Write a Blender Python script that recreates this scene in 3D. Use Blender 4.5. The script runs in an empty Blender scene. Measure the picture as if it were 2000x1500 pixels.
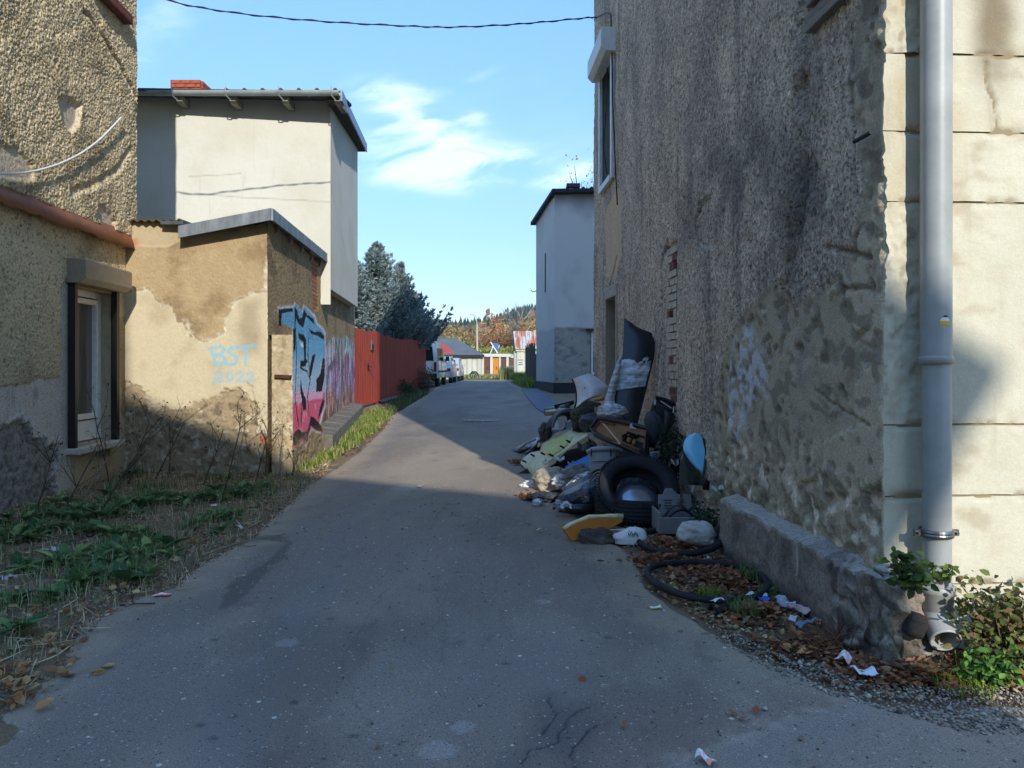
import bpy, math, random
import numpy as np
from mathutils import Vector, Matrix
random.seed(7)
rng = np.random.default_rng(7)
SC = 0.86            # metres per building unit, applied to everything at the end
HAZE = True
scene = bpy.context.scene
COL = scene.collection

# ------------------------------------------------------------------ camera, sky, sun, exposure
cam = bpy.data.cameras.new('camera'); camo = bpy.data.objects.new('camera', cam); COL.objects.link(camo)
cam.lens = 27.0; cam.sensor_width = 36.0; cam.shift_y = -0.016; cam.clip_start = 0.05; cam.clip_end = 5000
camo.location = (0, 0, 1.6); camo.rotation_euler = (math.pi/2, 0, 0); scene.camera = camo
SUN_TO = Vector((-0.308, 1.0, -0.51)).normalized()
EL = math.asin(-SUN_TO.z); AZ = math.atan2(0.308, -1.0)
world = bpy.data.worlds.new('World'); scene.world = world; world.use_nodes = True
def build_world():
    nt = world.node_tree; N = nt.nodes; L = nt.links
    for n in list(N): N.remove(n)
    out = N.new('ShaderNodeOutputWorld'); bg = N.new('ShaderNodeBackground'); bg.inputs[1].default_value = 0.15
    sky = N.new('ShaderNodeTexSky'); sky.sky_type = 'NISHITA'; sky.sun_disc = False
    sky.sun_elevation = EL; sky.sun_rotation = AZ; sky.altitude = 400; sky.air_density = 1.0; sky.dust_density = 0.1; sky.ozone_density = 2.5
    tc = N.new('ShaderNodeTexCoord'); sep = N.new('ShaderNodeSeparateXYZ'); L.new(tc.outputs['Generated'], sep.inputs[0])
    def m(op, a, b=None, c=None):
        n = N.new('ShaderNodeMath'); n.operation = op
        for i, v in enumerate((a, b, c)):
            if v is None: continue
            if hasattr(v, 'links'): L.new(v, n.inputs[i])
            else: n.inputs[i].default_value = v
        return n.outputs[0]
    ys = m('MAXIMUM', sep.outputs[1], 0.08)
    a = m('DIVIDE', sep.outputs[0], ys); b = m('DIVIDE', sep.outputs[2], ys)
    cmb = N.new('ShaderNodeCombineXYZ'); L.new(m('MULTIPLY', a, 1.0), cmb.inputs[0]); L.new(m('ADD', m('MULTIPLY', b, 3.2), m('MULTIPLY', a, -0.5)), cmb.inputs[1])
    # wispy cloud noise, stretched sideways
    nz = N.new('ShaderNodeTexNoise'); nz.inputs['Scale'].default_value = 7.0; nz.inputs['Detail'].default_value = 11; nz.inputs['Roughness'].default_value = 0.62; nz.inputs['Distortion'].default_value = 0.9
    L.new(cmb.outputs[0], nz.inputs['Vector'])
    def blob(a0, b0, ra, rb, slope, amp):
        da = m('SUBTRACT', a, a0); db = m('SUBTRACT', m('SUBTRACT', b, b0), m('MULTIPLY', da, slope))
        q = m('ADD', m('POWER', m('ABSOLUTE', m('DIVIDE', da, ra)), 2.0), m('POWER', m('ABSOLUTE', m('DIVIDE', db, rb)), 2.0))
        return m('MULTIPLY', m('EXPONENT', m('MULTIPLY', q, -1.0)), amp)
    tot = None
    for args in ((-0.13, 0.285, 0.11, 0.038, -0.05, .95), (-0.155, 0.358, 0.065, 0.024, 0.0, 0.75), (-0.035, 0.268, 0.09, 0.022, 0.1, 0.8), (-0.12, .245, .07, .018, -.15, .6),
                 (-0.12, 0.32, 0.05, 0.02, -0.5, 0.85), (-0.455, 0.45, 0.045, 0.05, 0.1, 0.45), (-0.5, 0.40, 0.04, 0.03, 0.0, 0.3), (0.075, 0.25, 0.05, 0.014, 0.2, 0.9), (-0.05, 0.375, 0.05, 0.01, 0.4, 0.4), (-0.05, 0.325, 0.02, 0.012, 0, 0.6),
                 (0.0, 0.24, 0.05, 0.01, 0, 0.4)):
        t = blob(*args); tot = t if tot is None else m('ADD', tot, t)
    mr = N.new('ShaderNodeMapRange'); mr.interpolation_type = 'SMOOTHSTEP'
    mr.inputs['From Min'].default_value = 0.1; mr.inputs['From Max'].default_value = 1.3
    L.new(m('MULTIPLY', tot, m('SUBTRACT', m('MULTIPLY', nz.outputs['Fac'], 4.4), 1.25)), mr.inputs['Value'])
    # a touch of thin veil everywhere else in the sky
    nz2 = N.new('ShaderNodeTexNoise'); nz2.inputs['Scale'].default_value = 1.6; nz2.inputs['Detail'].default_value = 7; L.new(cmb.outputs[0], nz2.inputs['Vector'])
    veil = m('MULTIPLY', m('MAXIMUM', m('SUBTRACT', nz2.outputs['Fac'], 0.55), 0.0), 0.5)
    fac = m('MINIMUM', m('ADD', m('MULTIPLY', mr.outputs[0], 0.38), veil), 0.8)
    hsv = N.new('ShaderNodeHueSaturation'); hsv.inputs['Saturation'].default_value = 1.12
    L.new(sky.outputs[0], hsv.inputs['Color'])
    gv = N.new('ShaderNodeMapRange'); gv.inputs['From Min'].default_value = 0.0; gv.inputs['From Max'].default_value = 1.0; gv.inputs['To Min'].default_value = 0.36; gv.inputs['To Max'].default_value = 1.7
    L.new(sep.outputs[2], gv.inputs['Value']); L.new(gv.outputs[0], hsv.inputs['Value'])
    mx = N.new('ShaderNodeMix'); mx.data_type = 'RGBA'; L.new(fac, mx.inputs['Factor']); L.new(hsv.outputs[0], mx.inputs[6]); mx.inputs[7].default_value = (6.2, 6.4, 6.8, 1)
    L.new(mx.outputs[2], bg.inputs[0]); L.new(bg.outputs[0], out.inputs[0])
build_world()
sun = bpy.data.lights.new('sun', 'SUN'); suno = bpy.data.objects.new('sun', sun); COL.objects.link(suno)
sun.energy = 2.1; sun.angle = math.radians(0.53); sun.color = (1.0, 0.955, 0.89)
suno.rotation_euler = SUN_TO.to_track_quat('-Z', 'Y').to_euler(); suno.location = (10, -30, 20)
scene.view_settings.view_transform = 'Standard'; scene.view_settings.look = 'None'
scene.view_settings.exposure = 1.2; scene.view_settings.gamma = 1.0; scene.view_settings.use_curve_mapping = False
scene.render.engine = 'CYCLES'; scene.cycles.use_denoising = True; scene.cycles.max_bounces = 7; scene.cycles.transparent_max_bounces = 12

# ------------------------------------------------------------------ colour and noise helpers
def lin(c):
    c = np.asarray(c, float)/255.0
    return np.where(c <= 0.04045, c/12.92, ((c+0.055)/1.055)**2.4)
_P = np.random.default_rng(3).permutation(1024); _G = np.random.default_rng(4).normal(size=(1024, 3)); _G /= np.linalg.norm(_G, axis=1)[:, None]
def noise3(x, y, z=0.0):
    x = np.asarray(x, float); y = np.asarray(y, float); z = np.broadcast_to(np.asarray(z, float), x.shape)
    xi = np.floor(x).astype(int); yi = np.floor(y).astype(int); zi = np.floor(z).astype(int)
    xf = x-xi; yf = y-yi; zf = z-zi
    f = lambda t: t*t*t*(t*(t*6-15)+10)
    u, v, w = f(xf), f(yf), f(zf); r = 0
    for dx in (0, 1):
        for dy in (0, 1):
            for dz in (0, 1):
                h = _P[(_P[(_P[(xi+dx) & 1023]+yi+dy) & 1023]+zi+dz) & 1023]; g = _G[h]
                d = g[..., 0]*(xf-dx)+g[..., 1]*(yf-dy)+g[..., 2]*(zf-dz)
                r = r+d*(u if dx else 1-u)*(v if dy else 1-v)*(w if dz else 1-w)
    return r*1.6
def noise2(x, y, s=0.0): return noise3(x, y, s+0.37)
def fbm(x, y, s=0.0, o=4, g=0.5):
    r = 0; a = 1; t = 0; x = np.asarray(x, float); y = np.asarray(y, float)
    for i in range(o):
        r = r+a*noise2(x*2**i, y*2**i, s+i*7.3); t += a; a *= g
    return r/t
def ss(a, b, x):
    t = np.clip((x-a)/(b-a), 0, 1); return t*t*(3-2*t)
def sdf_poly(x, y, P):
    """signed distance, negative inside"""
    P = np.asarray(P, float); d = np.full(x.shape, 1e9); ins = np.zeros(x.shape, bool); n = len(P)
    for i in range(n):
        a, b = P[i], P[(i+1) % n]; e = b-a; wx, wy = x-a[0], y-a[1]
        t = np.clip((wx*e[0]+wy*e[1])/(e@e+1e-12), 0, 1); d = np.minimum(d, (wx-e[0]*t)**2+(wy-e[1]*t)**2)
        if a[1] != b[1]: ins ^= ((a[1] > y) != (b[1] > y)) & (x < (b[0]-a[0])*(y-a[1])/(b[1]-a[1])+a[0])
    d = np.sqrt(d); return np.where(ins, -d, d)
def dist_line(x, y, P):
    P = np.asarray(P, float); d = np.full(x.shape, 1e9)
    for a, b in zip(P[:-1], P[1:]):
        e = b-a; wx, wy = x-a[0], y-a[1]; t = np.clip((wx*e[0]+wy*e[1])/(e@e+1e-12), 0, 1); d = np.minimum(d, (wx-e[0]*t)**2+(wy-e[1]*t)**2)
    return np.sqrt(d)
def mixc(col, c, m): return col*(1-m[..., None])+np.asarray(c)*m[..., None]

# ------------------------------------------------------------------ materials
MG = 1.0
def newmat(name):
    m = bpy.data.materials.new(name); m.use_nodes = True; nt = m.node_tree
    return m, nt, nt.nodes, nt.links, nt.nodes['Principled BSDF']
def bumpchain(nt, bsdf, coord, specs, extra=None):
    prev = None
    for sc, st, dist in specs:
        t = nt.nodes.new('ShaderNodeTexNoise'); t.inputs['Scale'].default_value = sc; t.inputs['Detail'].default_value = 5; t.inputs['Roughness'].default_value = 0.6
        nt.links.new(coord, t.inputs['Vector'])
        b = nt.nodes.new('ShaderNodeBump'); b.inputs['Strength'].default_value = st; b.inputs['Distance'].default_value = dist
        nt.links.new(t.outputs['Fac'], b.inputs['Height'])
        if prev: nt.links.new(prev.outputs[0], b.inputs['Normal'])
        prev = b
    if prev: nt.links.new(prev.outputs[0], bsdf.inputs['Normal'])
def mat_attr(name, rough=0.92, bumps=((60, 0.5, 0.01),), var=0.25, vscale=35, spec=0.25, pits=None):
    m, nt, N, L, b = newmat(name)
    at = N.new('ShaderNodeAttribute'); at.attribute_name = 'Col'; tc = N.new('ShaderNodeTexCoord')
    nz = N.new('ShaderNodeTexNoise'); nz.inputs['Scale'].default_value = vscale; nz.inputs['Detail'].default_value = 6; nz.inputs['Roughness'].default_value = 0.7
    L.new(tc.outputs['Object'], nz.inputs['Vector'])
    mr = N.new('ShaderNodeMapRange'); mr.inputs['From Min'].default_value = 0.25; mr.inputs['From Max'].default_value = 0.75; mr.inputs['To Min'].default_value = 1-var; mr.inputs['To Max'].default_value = 1+var
    L.new(nz.outputs['Fac'], mr.inputs['Value'])
    fac = mr.outputs[0]
    for sc_, lo_, hi_, dk_ in (pits or ()):
        n2 = N.new('ShaderNodeTexNoise'); n2.inputs['Scale'].default_value = sc_; n2.inputs['Detail'].default_value = 4; n2.inputs['Roughness'].default_value = 0.65; L.new(tc.outputs['Object'], n2.inputs['Vector'])
        m2 = N.new('ShaderNodeMapRange'); m2.inputs['From Min'].default_value = lo_; m2.inputs['From Max'].default_value = hi_; m2.inputs['To Min'].default_value = dk_; m2.inputs['To Max'].default_value = 1.0; L.new(n2.outputs['Fac'], m2.inputs['Value'])
        mf = N.new('ShaderNodeMix'); mf.data_type = 'FLOAT'; L.new(at.outputs['Alpha'], mf.inputs[0]); mf.inputs[2].default_value = 1.0; L.new(m2.outputs[0], mf.inputs[3])
        mu = N.new('ShaderNodeMath'); mu.operation = 'MULTIPLY'; L.new(fac, mu.inputs[0]); L.new(mf.outputs[0], mu.inputs[1]); fac = mu.outputs[0]
    vm = N.new('ShaderNodeVectorMath'); vm.operation = 'SCALE'; L.new(at.outputs['Color'], vm.inputs[0]); L.new(fac, vm.inputs['Scale']); L.new(vm.outputs[0], b.inputs['Base Color'])
    b.inputs['Roughness'].default_value = rough; b.inputs['Specular IOR Level'].default_value = spec
    bumpchain(nt, b, tc.outputs['Object'], bumps); return m
def mat(name, c, rough=0.7, metal=0.0, c2=None, scale=8, var=0.15, bump=None, spec=0.4, coat=0.0, rough2=None, trans=0.0, alpha=1.0, sharp=False, stretch=None):
    m, nt, N, L, b = newmat(name)
    c = lin(c); c2 = lin(c2) if c2 is not None else c*(1-var)
    if c.max() > .08: c = np.minimum(c*MG, .82)
    if c2.max() > .08: c2 = np.minimum(c2*MG, .8)
    tc = N.new('ShaderNodeTexCoord'); vec = tc.outputs['Object']
    if stretch:
        mp = N.new('ShaderNodeMapping'); mp.inputs['Scale'].default_value = stretch; L.new(vec, mp.inputs[0]); vec = mp.outputs[0]
    nz = N.new('ShaderNodeTexNoise'); nz.inputs['Scale'].default_value = scale; nz.inputs['Detail'].default_value = 8; nz.inputs['Roughness'].default_value = 0.65; L.new(vec, nz.inputs['Vector'])
    cr = N.new('ShaderNodeValToRGB'); cr.color_ramp.elements[0].position = 0.47 if sharp else 0.3; cr.color_ramp.elements[1].position = 0.53 if sharp else 0.7
    cr.color_ramp.elements[0].color = (*c2, 1); cr.color_ramp.elements[1].color = (*c, 1); L.new(nz.outputs['Fac'], cr.inputs[0]); L.new(cr.outputs[0], b.inputs['Base Color'])
    b.inputs['Roughness'].default_value = rough; b.inputs['Metallic'].default_value = metal; b.inputs['Specular IOR Level'].default_value = spec; b.inputs['Coat Weight'].default_value = coat
    if rough2 is not None:
        mr = N.new('ShaderNodeMapRange'); mr.inputs['To Min'].default_value = rough; mr.inputs['To Max'].default_value = rough2; L.new(nz.outputs['Fac'], mr.inputs[0]); L.new(mr.outputs[0], b.inputs['Roughness'])
    if trans: b.inputs['Transmission Weight'].default_value = trans
    if alpha < 1: b.inputs['Alpha'].default_value = alpha
    if bump: bumpchain(nt, b, vec, bump)
    return m

# ------------------------------------------------------------------ object helpers
def tag(o, label=None, cat=None, group=None, kind=None):
    if label: o['label'] = label
    if cat: o['category'] = cat
    if group: o['group'] = group
    if kind: o['kind'] = kind
    elif cat: o['kind'] = 'thing'
    return o
def root_off(p):
    v = Vector((0, 0, 0))
    while p is not None: v += p.location; p = p.parent
    return v
def thing(name, label, cat, loc=(0, 0, 0), group=None):
    o = bpy.data.objects.new(name, None); COL.objects.link(o); o.location = loc; o.empty_display_size = 0.2
    return tag(o, label, cat, group)
def mesh_np(name, V, F, m=None, parent=None, col=None, smooth=False, loc=None):
    """V (n,3) world, F (k,4) or list of polys; the mesh is stored relative to its thing's base"""
    V = np.asarray(V, float)
    off = np.array(root_off(parent)) if parent is not None else (np.array(loc, float) if loc is not None else np.array([(V[:, 0].min()+V[:, 0].max())/2, (V[:, 1].min()+V[:, 1].max())/2, V[:, 2].min()]))
    W = V-off; me = bpy.data.meshes.new(name)
    if isinstance(F, np.ndarray):
        k, c = F.shape; me.vertices.add(len(W)); me.vertices.foreach_set('co', W.astype(np.float32).ravel())
        me.loops.add(k*c); me.loops.foreach_set('vertex_index', F.astype(np.int32).ravel())
        me.polygons.add(k); me.polygons.foreach_set('loop_start', np.arange(0, k*c, c, dtype=np.int32))
        me.update(calc_edges=True)
    else:
        me.from_pydata([tuple(v) for v in W], [], F); me.update()
    if smooth: me.polygons.foreach_set('use_smooth', np.ones(len(me.polygons), bool))
    if col is not None:
        at = me.color_attributes.new('Col', 'FLOAT_COLOR', 'POINT'); c4 = np.ones((len(W), 4), np.float32); c4[:, :col.shape[1]] = np.clip(col, 0, 1); at.data.foreach_set('color', c4.ravel())
    if m: me.materials.append(m)
    o = bpy.data.objects.new(name, me); COL.objects.link(o)
    if parent is not None: o.parent = parent
    else: o.location = off
    return o
class MB:
    def __init__(s): s.v = []; s.f = []
    def add(s, V, F):
        n = len(s.v); s.v += [tuple(v) for v in V]; s.f += [tuple(i+n for i in f) for f in F]; return s
    def box(s, c, size, M=None, taper=1.0):
        c = Vector(c); x, y, z = (q/2 for q in size); P = []
        for k in (-1, 1):
            t = taper if k > 0 else 1
            P += [Vector((-x*t, -y*t, k*z)), Vector((x*t, -y*t, k*z)), Vector((x*t, y*t, k*z)), Vector((-x*t, y*t, k*z))]
        if M is not None: P = [M @ p for p in P]
        return s.add([p+c for p in P], [(3, 2, 1, 0), (4, 5, 6, 7), (0, 1, 5, 4), (1, 2, 6, 5), (2, 3, 7, 6), (3, 0, 4, 7)])
    def hexa(s, P):   # 4 bottom, 4 top
        return s.add(P, [(3, 2, 1, 0), (4, 5, 6, 7), (0, 1, 5, 4), (1, 2, 6, 5), (2, 3, 7, 6), (3, 0, 4, 7)])
    def prism(s, P, d):  # polygon in 3D extruded by vector d
        P = [Vector(p) for p in P]; d = Vector(d); n = len(P)
        return s.add(P+[p+d for p in P], [tuple(range(n))[::-1], tuple(range(n, 2*n))]+[(i, (i+1) % n, n+(i+1) % n, n+i) for i in range(n)])
    def tube(s, path, r, n=8, caps=True, closed=False):
        path = [Vector(p) for p in path]; k = len(path); rr = r if hasattr(r, '__len__') else [r]*k; V = []; ref = None
        for i, p in enumerate(path):
            if closed: t = path[(i+1) % k]-path[i-1]
            else: t = path[min(i+1, k-1)]-path[max(i-1, 0)]
            t.normalize()
            if ref is None: ref = t.orthogonal().normalized()
            ref = (ref-t*ref.dot(t)).normalized(); b = t.cross(ref)
            V += [p+(ref*math.cos(2*math.pi*j/n)+b*math.sin(2*math.pi*j/n))*rr[i] for j in range(n)]
        F = [(i*n+j, i*n+(j+1) % n, ((i+1) % k)*n+(j+1) % n, ((i+1) % k)*n+j) for i in range(k if closed else k-1) for j in range(n)]
        if caps and not closed: F += [tuple(range(n))[::-1], tuple((k-1)*n+j for j in range(n))]
        return s.add(V, F)
    def lathe(s, prof, M=Matrix(), n=32):
        V = []; k = len(prof)
        for r, z in prof: V += [M @ Vector((r*math.cos(2*math.pi*j/n), r*math.sin(2*math.pi*j/n), z)) for j in range(n)]
        return s.add(V, [(i*n+j, i*n+(j+1) % n, (i+1)*n+(j+1) % n, (i+1)*n+j) for i in range(k-1) for j in range(n)])
    def sheet(s, P, nu, nv, thick=0.0):
        """P: nu*nv points row by row, optional thickness along the mean normal"""
        P = [Vector(p) for p in P]; F = [(i*nv+j, i*nv+j+1, (i+1)*nv+j+1, (i+1)*nv+j) for i in range(nu-1) for j in range(nv-1)]
        if not thick: return s.add(P, F)
        nn = Vector((0, 0, 0))
        for f in F: nn += (P[f[1]]-P[f[0]]).cross(P[f[3]]-P[f[0]])
        nn.normalize(); n = len(P); Q = P+[p-nn*thick for p in P]; F2 = F+[tuple(n+i for i in f[::-1]) for f in F]
        edge = [j for j in range(nv)]+[i*nv+nv-1 for i in range(1, nu)]+[(nu-1)*nv+j for j in range(nv-2, -1, -1)]+[i*nv for i in range(nu-2, 0, -1)]
        for a, b in zip(edge, edge[1:]+edge[:1]): F2.append((a, n+a, n+b, b))
        return s.add(Q, F2)
    def build(s, name, m, parent=None, smooth=False, loc=None):
        return mesh_np(name, s.v, s.f, m, parent, smooth=smooth, loc=loc)
def data_only(mb, name, m):
    o = mesh_np(name+'_tmp', mb.v, mb.f, m, None, loc=(0, 0, 0)); me = o.data; me.name = name; bpy.data.objects.remove(o); return me
def bevel(o, w=0.004, seg=2):
    md = o.modifiers.new('bevel', 'BEVEL'); md.width = w; md.segments = seg; md.limit_method = 'ANGLE'; md.angle_limit = math.radians(35); return o
def smooth_angle(o, deg=35):
    me = o.data; me.polygons.foreach_set('use_smooth', np.ones(len(me.polygons), bool))
    me.set_sharp_from_angle(angle=math.radians(deg)); return o
CX, CY, F_ = 1000.0, 718.0, 1500.0
def at(px, py, Y): return Vector(((px-CX)/F_*Y, Y, 1.6+(CY-py)*Y/F_))
def zg(Y):
    """height of the lane: level near the camera, then climbing gently to the garages"""
    Y = np.asarray(Y, float); return 0.0125*(np.sqrt((Y-8)**2+3)-np.sqrt((Y-35)**2+9)+27)-0.01
def gp(px, py):
    lo, hi = 1.0, 400.0
    for _ in range(60):
        Y = (lo+hi)/2
        if CY+(1.6-float(zg(Y)))*F_/Y > py: lo = Y
        else: hi = Y
    return Vector(((px-CX)/F_*Y, Y, float(zg(Y))))
class Plane:
    """vertical wall plane: origin (x,y), direction of u, outward normal to the left of u when side=+1"""
    def __init__(s, o, e, side=1):
        s.o = np.array(o, float); e = np.array(e, float); s.e = e/np.linalg.norm(e); s.n = np.array([-s.e[1], s.e[0]])*side
    def P(s, u, z, d=0.0): return Vector((s.o[0]+s.e[0]*u+s.n[0]*d, s.o[1]+s.e[1]*u+s.n[1]*d, z))
    def Pn(s, u, z, d): return np.stack([s.o[0]+s.e[0]*u+s.n[0]*d, s.o[1]+s.e[1]*u+s.n[1]*d, z], -1)
    def px(s, px, py, d=0.0):
        k = (px-CX)/F_; o = s.o+s.n*d; # o.x+e.x u = k (o.y+e.y u)
        u = (k*o[1]-o[0])/(s.e[0]-k*s.e[1]); Y = o[1]+s.e[1]*u
        return (u, 1.6+(CY-py)*Y/F_)
    def poly(s, pts): return [s.px(*p) for p in pts]
    def box(s, mb, u0, u1, z0, z1, d0, d1):
        return mb.hexa([s.P(u0, z0, d0), s.P(u1, z0, d0), s.P(u1, z0, d1), s.P(u0, z0, d1), s.P(u0, z1, d0), s.P(u1, z1, d0), s.P(u1, z1, d1), s.P(u0, z1, d1)])
def grid_wall(name, pl, us, zs, fn, m, parent, holes=(), smooth=True, base=0.0):
    """fn(u,z)->(displacement, colour); holes: (u0,u1,z0,z1) rectangles left open"""
    us = np.asarray(us); zs = np.asarray(zs); U, Z = np.meshgrid(us, zs, indexing='ij'); r3 = fn(U, Z); d, c = r3[:2]; Zd = Z+(r3[2] if len(r3) > 2 else 0)
    V = pl.Pn(U+(r3[3] if len(r3) > 3 else 0), Zd, d+base).reshape(-1, 3); nu, nz = U.shape; I = np.arange(nu*nz).reshape(nu, nz)
    F = np.stack([I[:-1, :-1], I[1:, :-1], I[1:, 1:], I[:-1, 1:]], -1).reshape(-1, 4)
    uc = (U[:-1, :-1]+U[1:, 1:]).ravel()/2; zc = (Z[:-1, :-1]+Z[1:, 1:]).ravel()/2; keep = np.ones(len(F), bool)
    for h in holes: keep &= ~((uc > h[0]) & (uc < h[1]) & (zc > h[2]) & (zc < h[3]))
    F = F[keep]
    used = np.unique(F); mp = np.full(nu*nz, -1); mp[used] = np.arange(len(used))
    return mesh_np(name, V[used], mp[F], m, parent, col=c.reshape(-1, c.shape[-1])[used], smooth=smooth)
# ------------------------------------------------------------------ shared materials
M_rough = mat_attr('rough render', 0.95, ((120, 0.7, 0.008), (45, 0.6, 0.015)), 0.35, 70, pits=((40, .40, .50, .42), (19, .36, .46, .6)))  # pits only darken the colour, for dirt and for shade between the lumps
M_roughL = mat_attr('sunlit rough render', 0.95, ((120, 0.6, 0.006), (50, 0.5, 0.01)), 0.3, 70, pits=((42, .36, .46, .55),))
M_plaster = mat_attr('plaster', 0.93, ((90, 0.35, 0.004), (18, 0.25, 0.012)), 0.12, 30)
M_fine = mat_attr('fine render', 0.92, ((110, 0.5, 0.004), (30, 0.3, 0.008)), 0.08, 50)
M_zinc = mat('zinc', (168, 176, 172), 0.5, 0.1, c2=(136, 144, 142), scale=5, bump=((30, 0.1, 0.003),))
M_zincd = mat('dark_zinc', (92, 98, 100), 0.55, 0.4, c2=(66, 70, 72), scale=6)
M_white = mat('white_plastic', (226, 226, 220), 0.45, c2=(200, 198, 190), scale=7)
M_cream = mat('cream_plastic', (196, 184, 160), 0.5, c2=(160, 148, 126), scale=6)
M_brown = mat('dark_brown_metal', (34, 30, 27), 0.5, c2=(24, 20, 18))
M_glass = mat('window_glass', (46, 54, 60), 0.06, 0.0, spec=0.9, c2=(38, 44, 48))
M_wood = mat('old_wood', (74, 60, 48), 0.9, c2=(48, 38, 30), scale=5, bump=((40, 0.5, 0.005),), stretch=(6, 6, 1))
M_rafter = mat('painted_wood', (150, 146, 136), 0.8, c2=(110, 104, 94), scale=6)
M_tile = mat('roof_tile', (70, 66, 64), 0.8, c2=(46, 44, 44), scale=6)
M_brick = mat('red_brick', (176, 92, 62), 0.9, c2=(140, 68, 46), scale=9, bump=((60, 0.4, 0.004),))
M_mortar = mat('mortar', (170, 152, 128), 0.95, c2=(140, 126, 106), scale=20)
M_pbrick = mat('pale_brick', (212, 196, 172), 0.95, c2=(168, 152, 132), scale=9, bump=((50, 0.5, 0.006),))
M_black = mat('black_plastic', (22, 23, 25), 0.5, c2=(16, 16, 18), scale=9)
M_cable = mat('black_cable', (16, 16, 18), 0.6)

# ------------------------------------------------------------------ LEFT HOUSE
LH = Plane((-5.25, 6.0), (-0.059, 1.0), -1); UL = 5.21
lh = thing('rough_house', 'tall house with coarse brown roughcast wall and orange metal ledge, left edge', 'house', (-5.5, 9.5, 0))
wL = (LH.px(137, 0)[0], LH.px(218, 0)[0], 0.62, 2.62)
lhp = lambda *p: LH.poly(p)
def lh_fn(U, Z):
    w = 0.10*fbm(U*4, Z*4, 1)+0.05*fbm(U*18, Z*18, 2)
    sm = ss(0.02, -0.02, sdf_poly(U+w, Z+w, lhp((-120, 765), (60, 745), (118, 735), (118, 560), (128, 545), (252, 560), (262, 1100), (-120, 1100))))
    ledge = 3.47
    up = ss(ledge-0.02, ledge+0.02, Z)
    # coarse thrown-on render: worm-like ridges and pits
    n1 = np.abs(noise2(U*36, Z*32, 5)); n2 = np.abs(noise2(U*52+3, Z*48, 6)); n3 = noise2(U*55, Z*55, 7)
    rc = (0.55-n1)*0.032+(0.4-n2)*0.018+n3*0.006+0.02*fbm(U*4, Z*4, 8)
    amp = np.where(Z > ledge, 1.0, 0.62)
    hole = ss(0.03, -0.02, sdf_poly(U+w*0.4, Z+w*0.4, lhp((100, 192), (118, 188), (145, 205), (142, 240), (127, 258), (112, 240), (103, 215))))
    hole2 = ss(0.02, -0.02, sdf_poly(U+w*0.4, Z+w*0.4, lhp((180, 400), (195, 398), (215, 430), (212, 460), (176, 425))))
    hole3 = ss(0.04, -0.03, sdf_poly(U+w*0.6, Z+w*0.6, lhp((-40, 270), (20, 290), (55, 335), (50, 352), (-40, 340))))
    crack = ss(0.05, 0.0, dist_line(U+w*0.35, Z+w*0.35, lhp((140, -30), (152, 20), (190, 75), (225, 130), (252, 190))))
    gouge = ss(0.09, 0.0, dist_line(U+w*0.5, Z+w*0.5, lhp((245, 290), (215, 335), (180, 355), (130, 375))))
    bare = np.clip(hole+hole2+hole3*0.8, 0, 1)
    low = ss(0.04, -0.04, sdf_poly(U+w*1.4, Z+w*1.4, lhp((-100, 845), (20, 825), (45, 812), (70, 850), (112, 870), (110, 930), (95, 1100), (-120, 1100))))
    rim = np.exp(-(sdf_poly(U+w*1.4, Z+w*1.4, lhp((-100, 845), (20, 825), (45, 812), (70, 850), (112, 870), (110, 930), (95, 1100), (-120, 1100)))/0.045)**2)*sm
    d = rc*amp*(1-sm)*(1-bare)+up*0.07+sm*(-0.012+0.006*fbm(U*6, Z*6, 9))-bare*0.035+bare*0.006*fbm(U*9, Z*20, 3)
    d = d-crack*0.045+ss(0.12, 0.0, np.abs(dist_line(U, Z, lhp((140, -30), (190, 75), (252, 190)))-0.09))*0.02*up-gouge*0.03
    d = d+low*(-0.03+0.028*fbm(U*10, Z*10, 11))+rim*0.018
    base = lin((218, 196, 154)); C = np.ones(U.shape+(3,))*base
    C = mixc(C, lin((120, 104, 80)), ss(-0.1, 0.5, fbm(U*1.6, Z*1.2, 12))*0.55)
    C = mixc(C, lin((74, 62, 48)), ss(0.12, 0.45, fbm(U*24, Z*24, 13))*0.7)
    C = mixc(C, lin((222, 208, 178)), ss(0.1, 0.45, fbm(U*20, Z*20, 14))*0.6)
    lowr = ss(3.0, 1.2, Z)*(1-up)
    C = mixc(C, lin((140, 126, 104)), lowr*0.45)
    C = mixc(C, lin((196, 182, 158)), bare*0.9); C = mixc(C, lin((150, 92, 66)), bare*ss(0.1, 0.4, fbm(U*10, Z*16, 15))*0.6)
    smc = np.ones_like(C)*lin((190, 182, 166)); smc = mixc(smc, lin((186, 168, 132)), ss(0.5, 1.1, U-(wL[0]-0.75))*0.9); smc = mixc(smc, lin((196, 192, 182)), ss(0, 0.5, fbm(U*5, Z*5, 16))*0.4)
    smc = mixc(smc, lin((112, 100, 84)), ss(0.05, 0.5, fbm(U*9, Z*4, 17))*0.45)
    C = C*(1-sm[..., None])+smc*sm[..., None]
    brn = ss(0.05, -0.05, sdf_poly(U+w, Z+w, lhp((232, 620), (262, 610), (262, 840), (238, 800)))); C = mixc(C, lin((120, 96, 66)), brn*0.6)
    C = mixc(C, lin((128, 120, 108)), low*0.85); C = mixc(C, lin((196, 190, 178)), np.clip(rim, 0, 1)*0.6*ss(-0.2, 0.3, fbm(U*16, Z*16, 18)))
    C = mixc(C, lin((72, 64, 54)), low*ss(0.0, 0.4, fbm(U*14, Z*14, 19))*0.6)
    C = mixc(C, lin((60, 50, 40)), crack*0.5)
    return d, C
zs = np.concatenate([np.linspace(-0.3, 7.2, 640), np.linspace(7.3, 10.6, 12)])
us = np.concatenate([np.linspace(-1.2, 1.9, 40)[:-1], np.linspace(1.9, UL, 330)])
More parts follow.
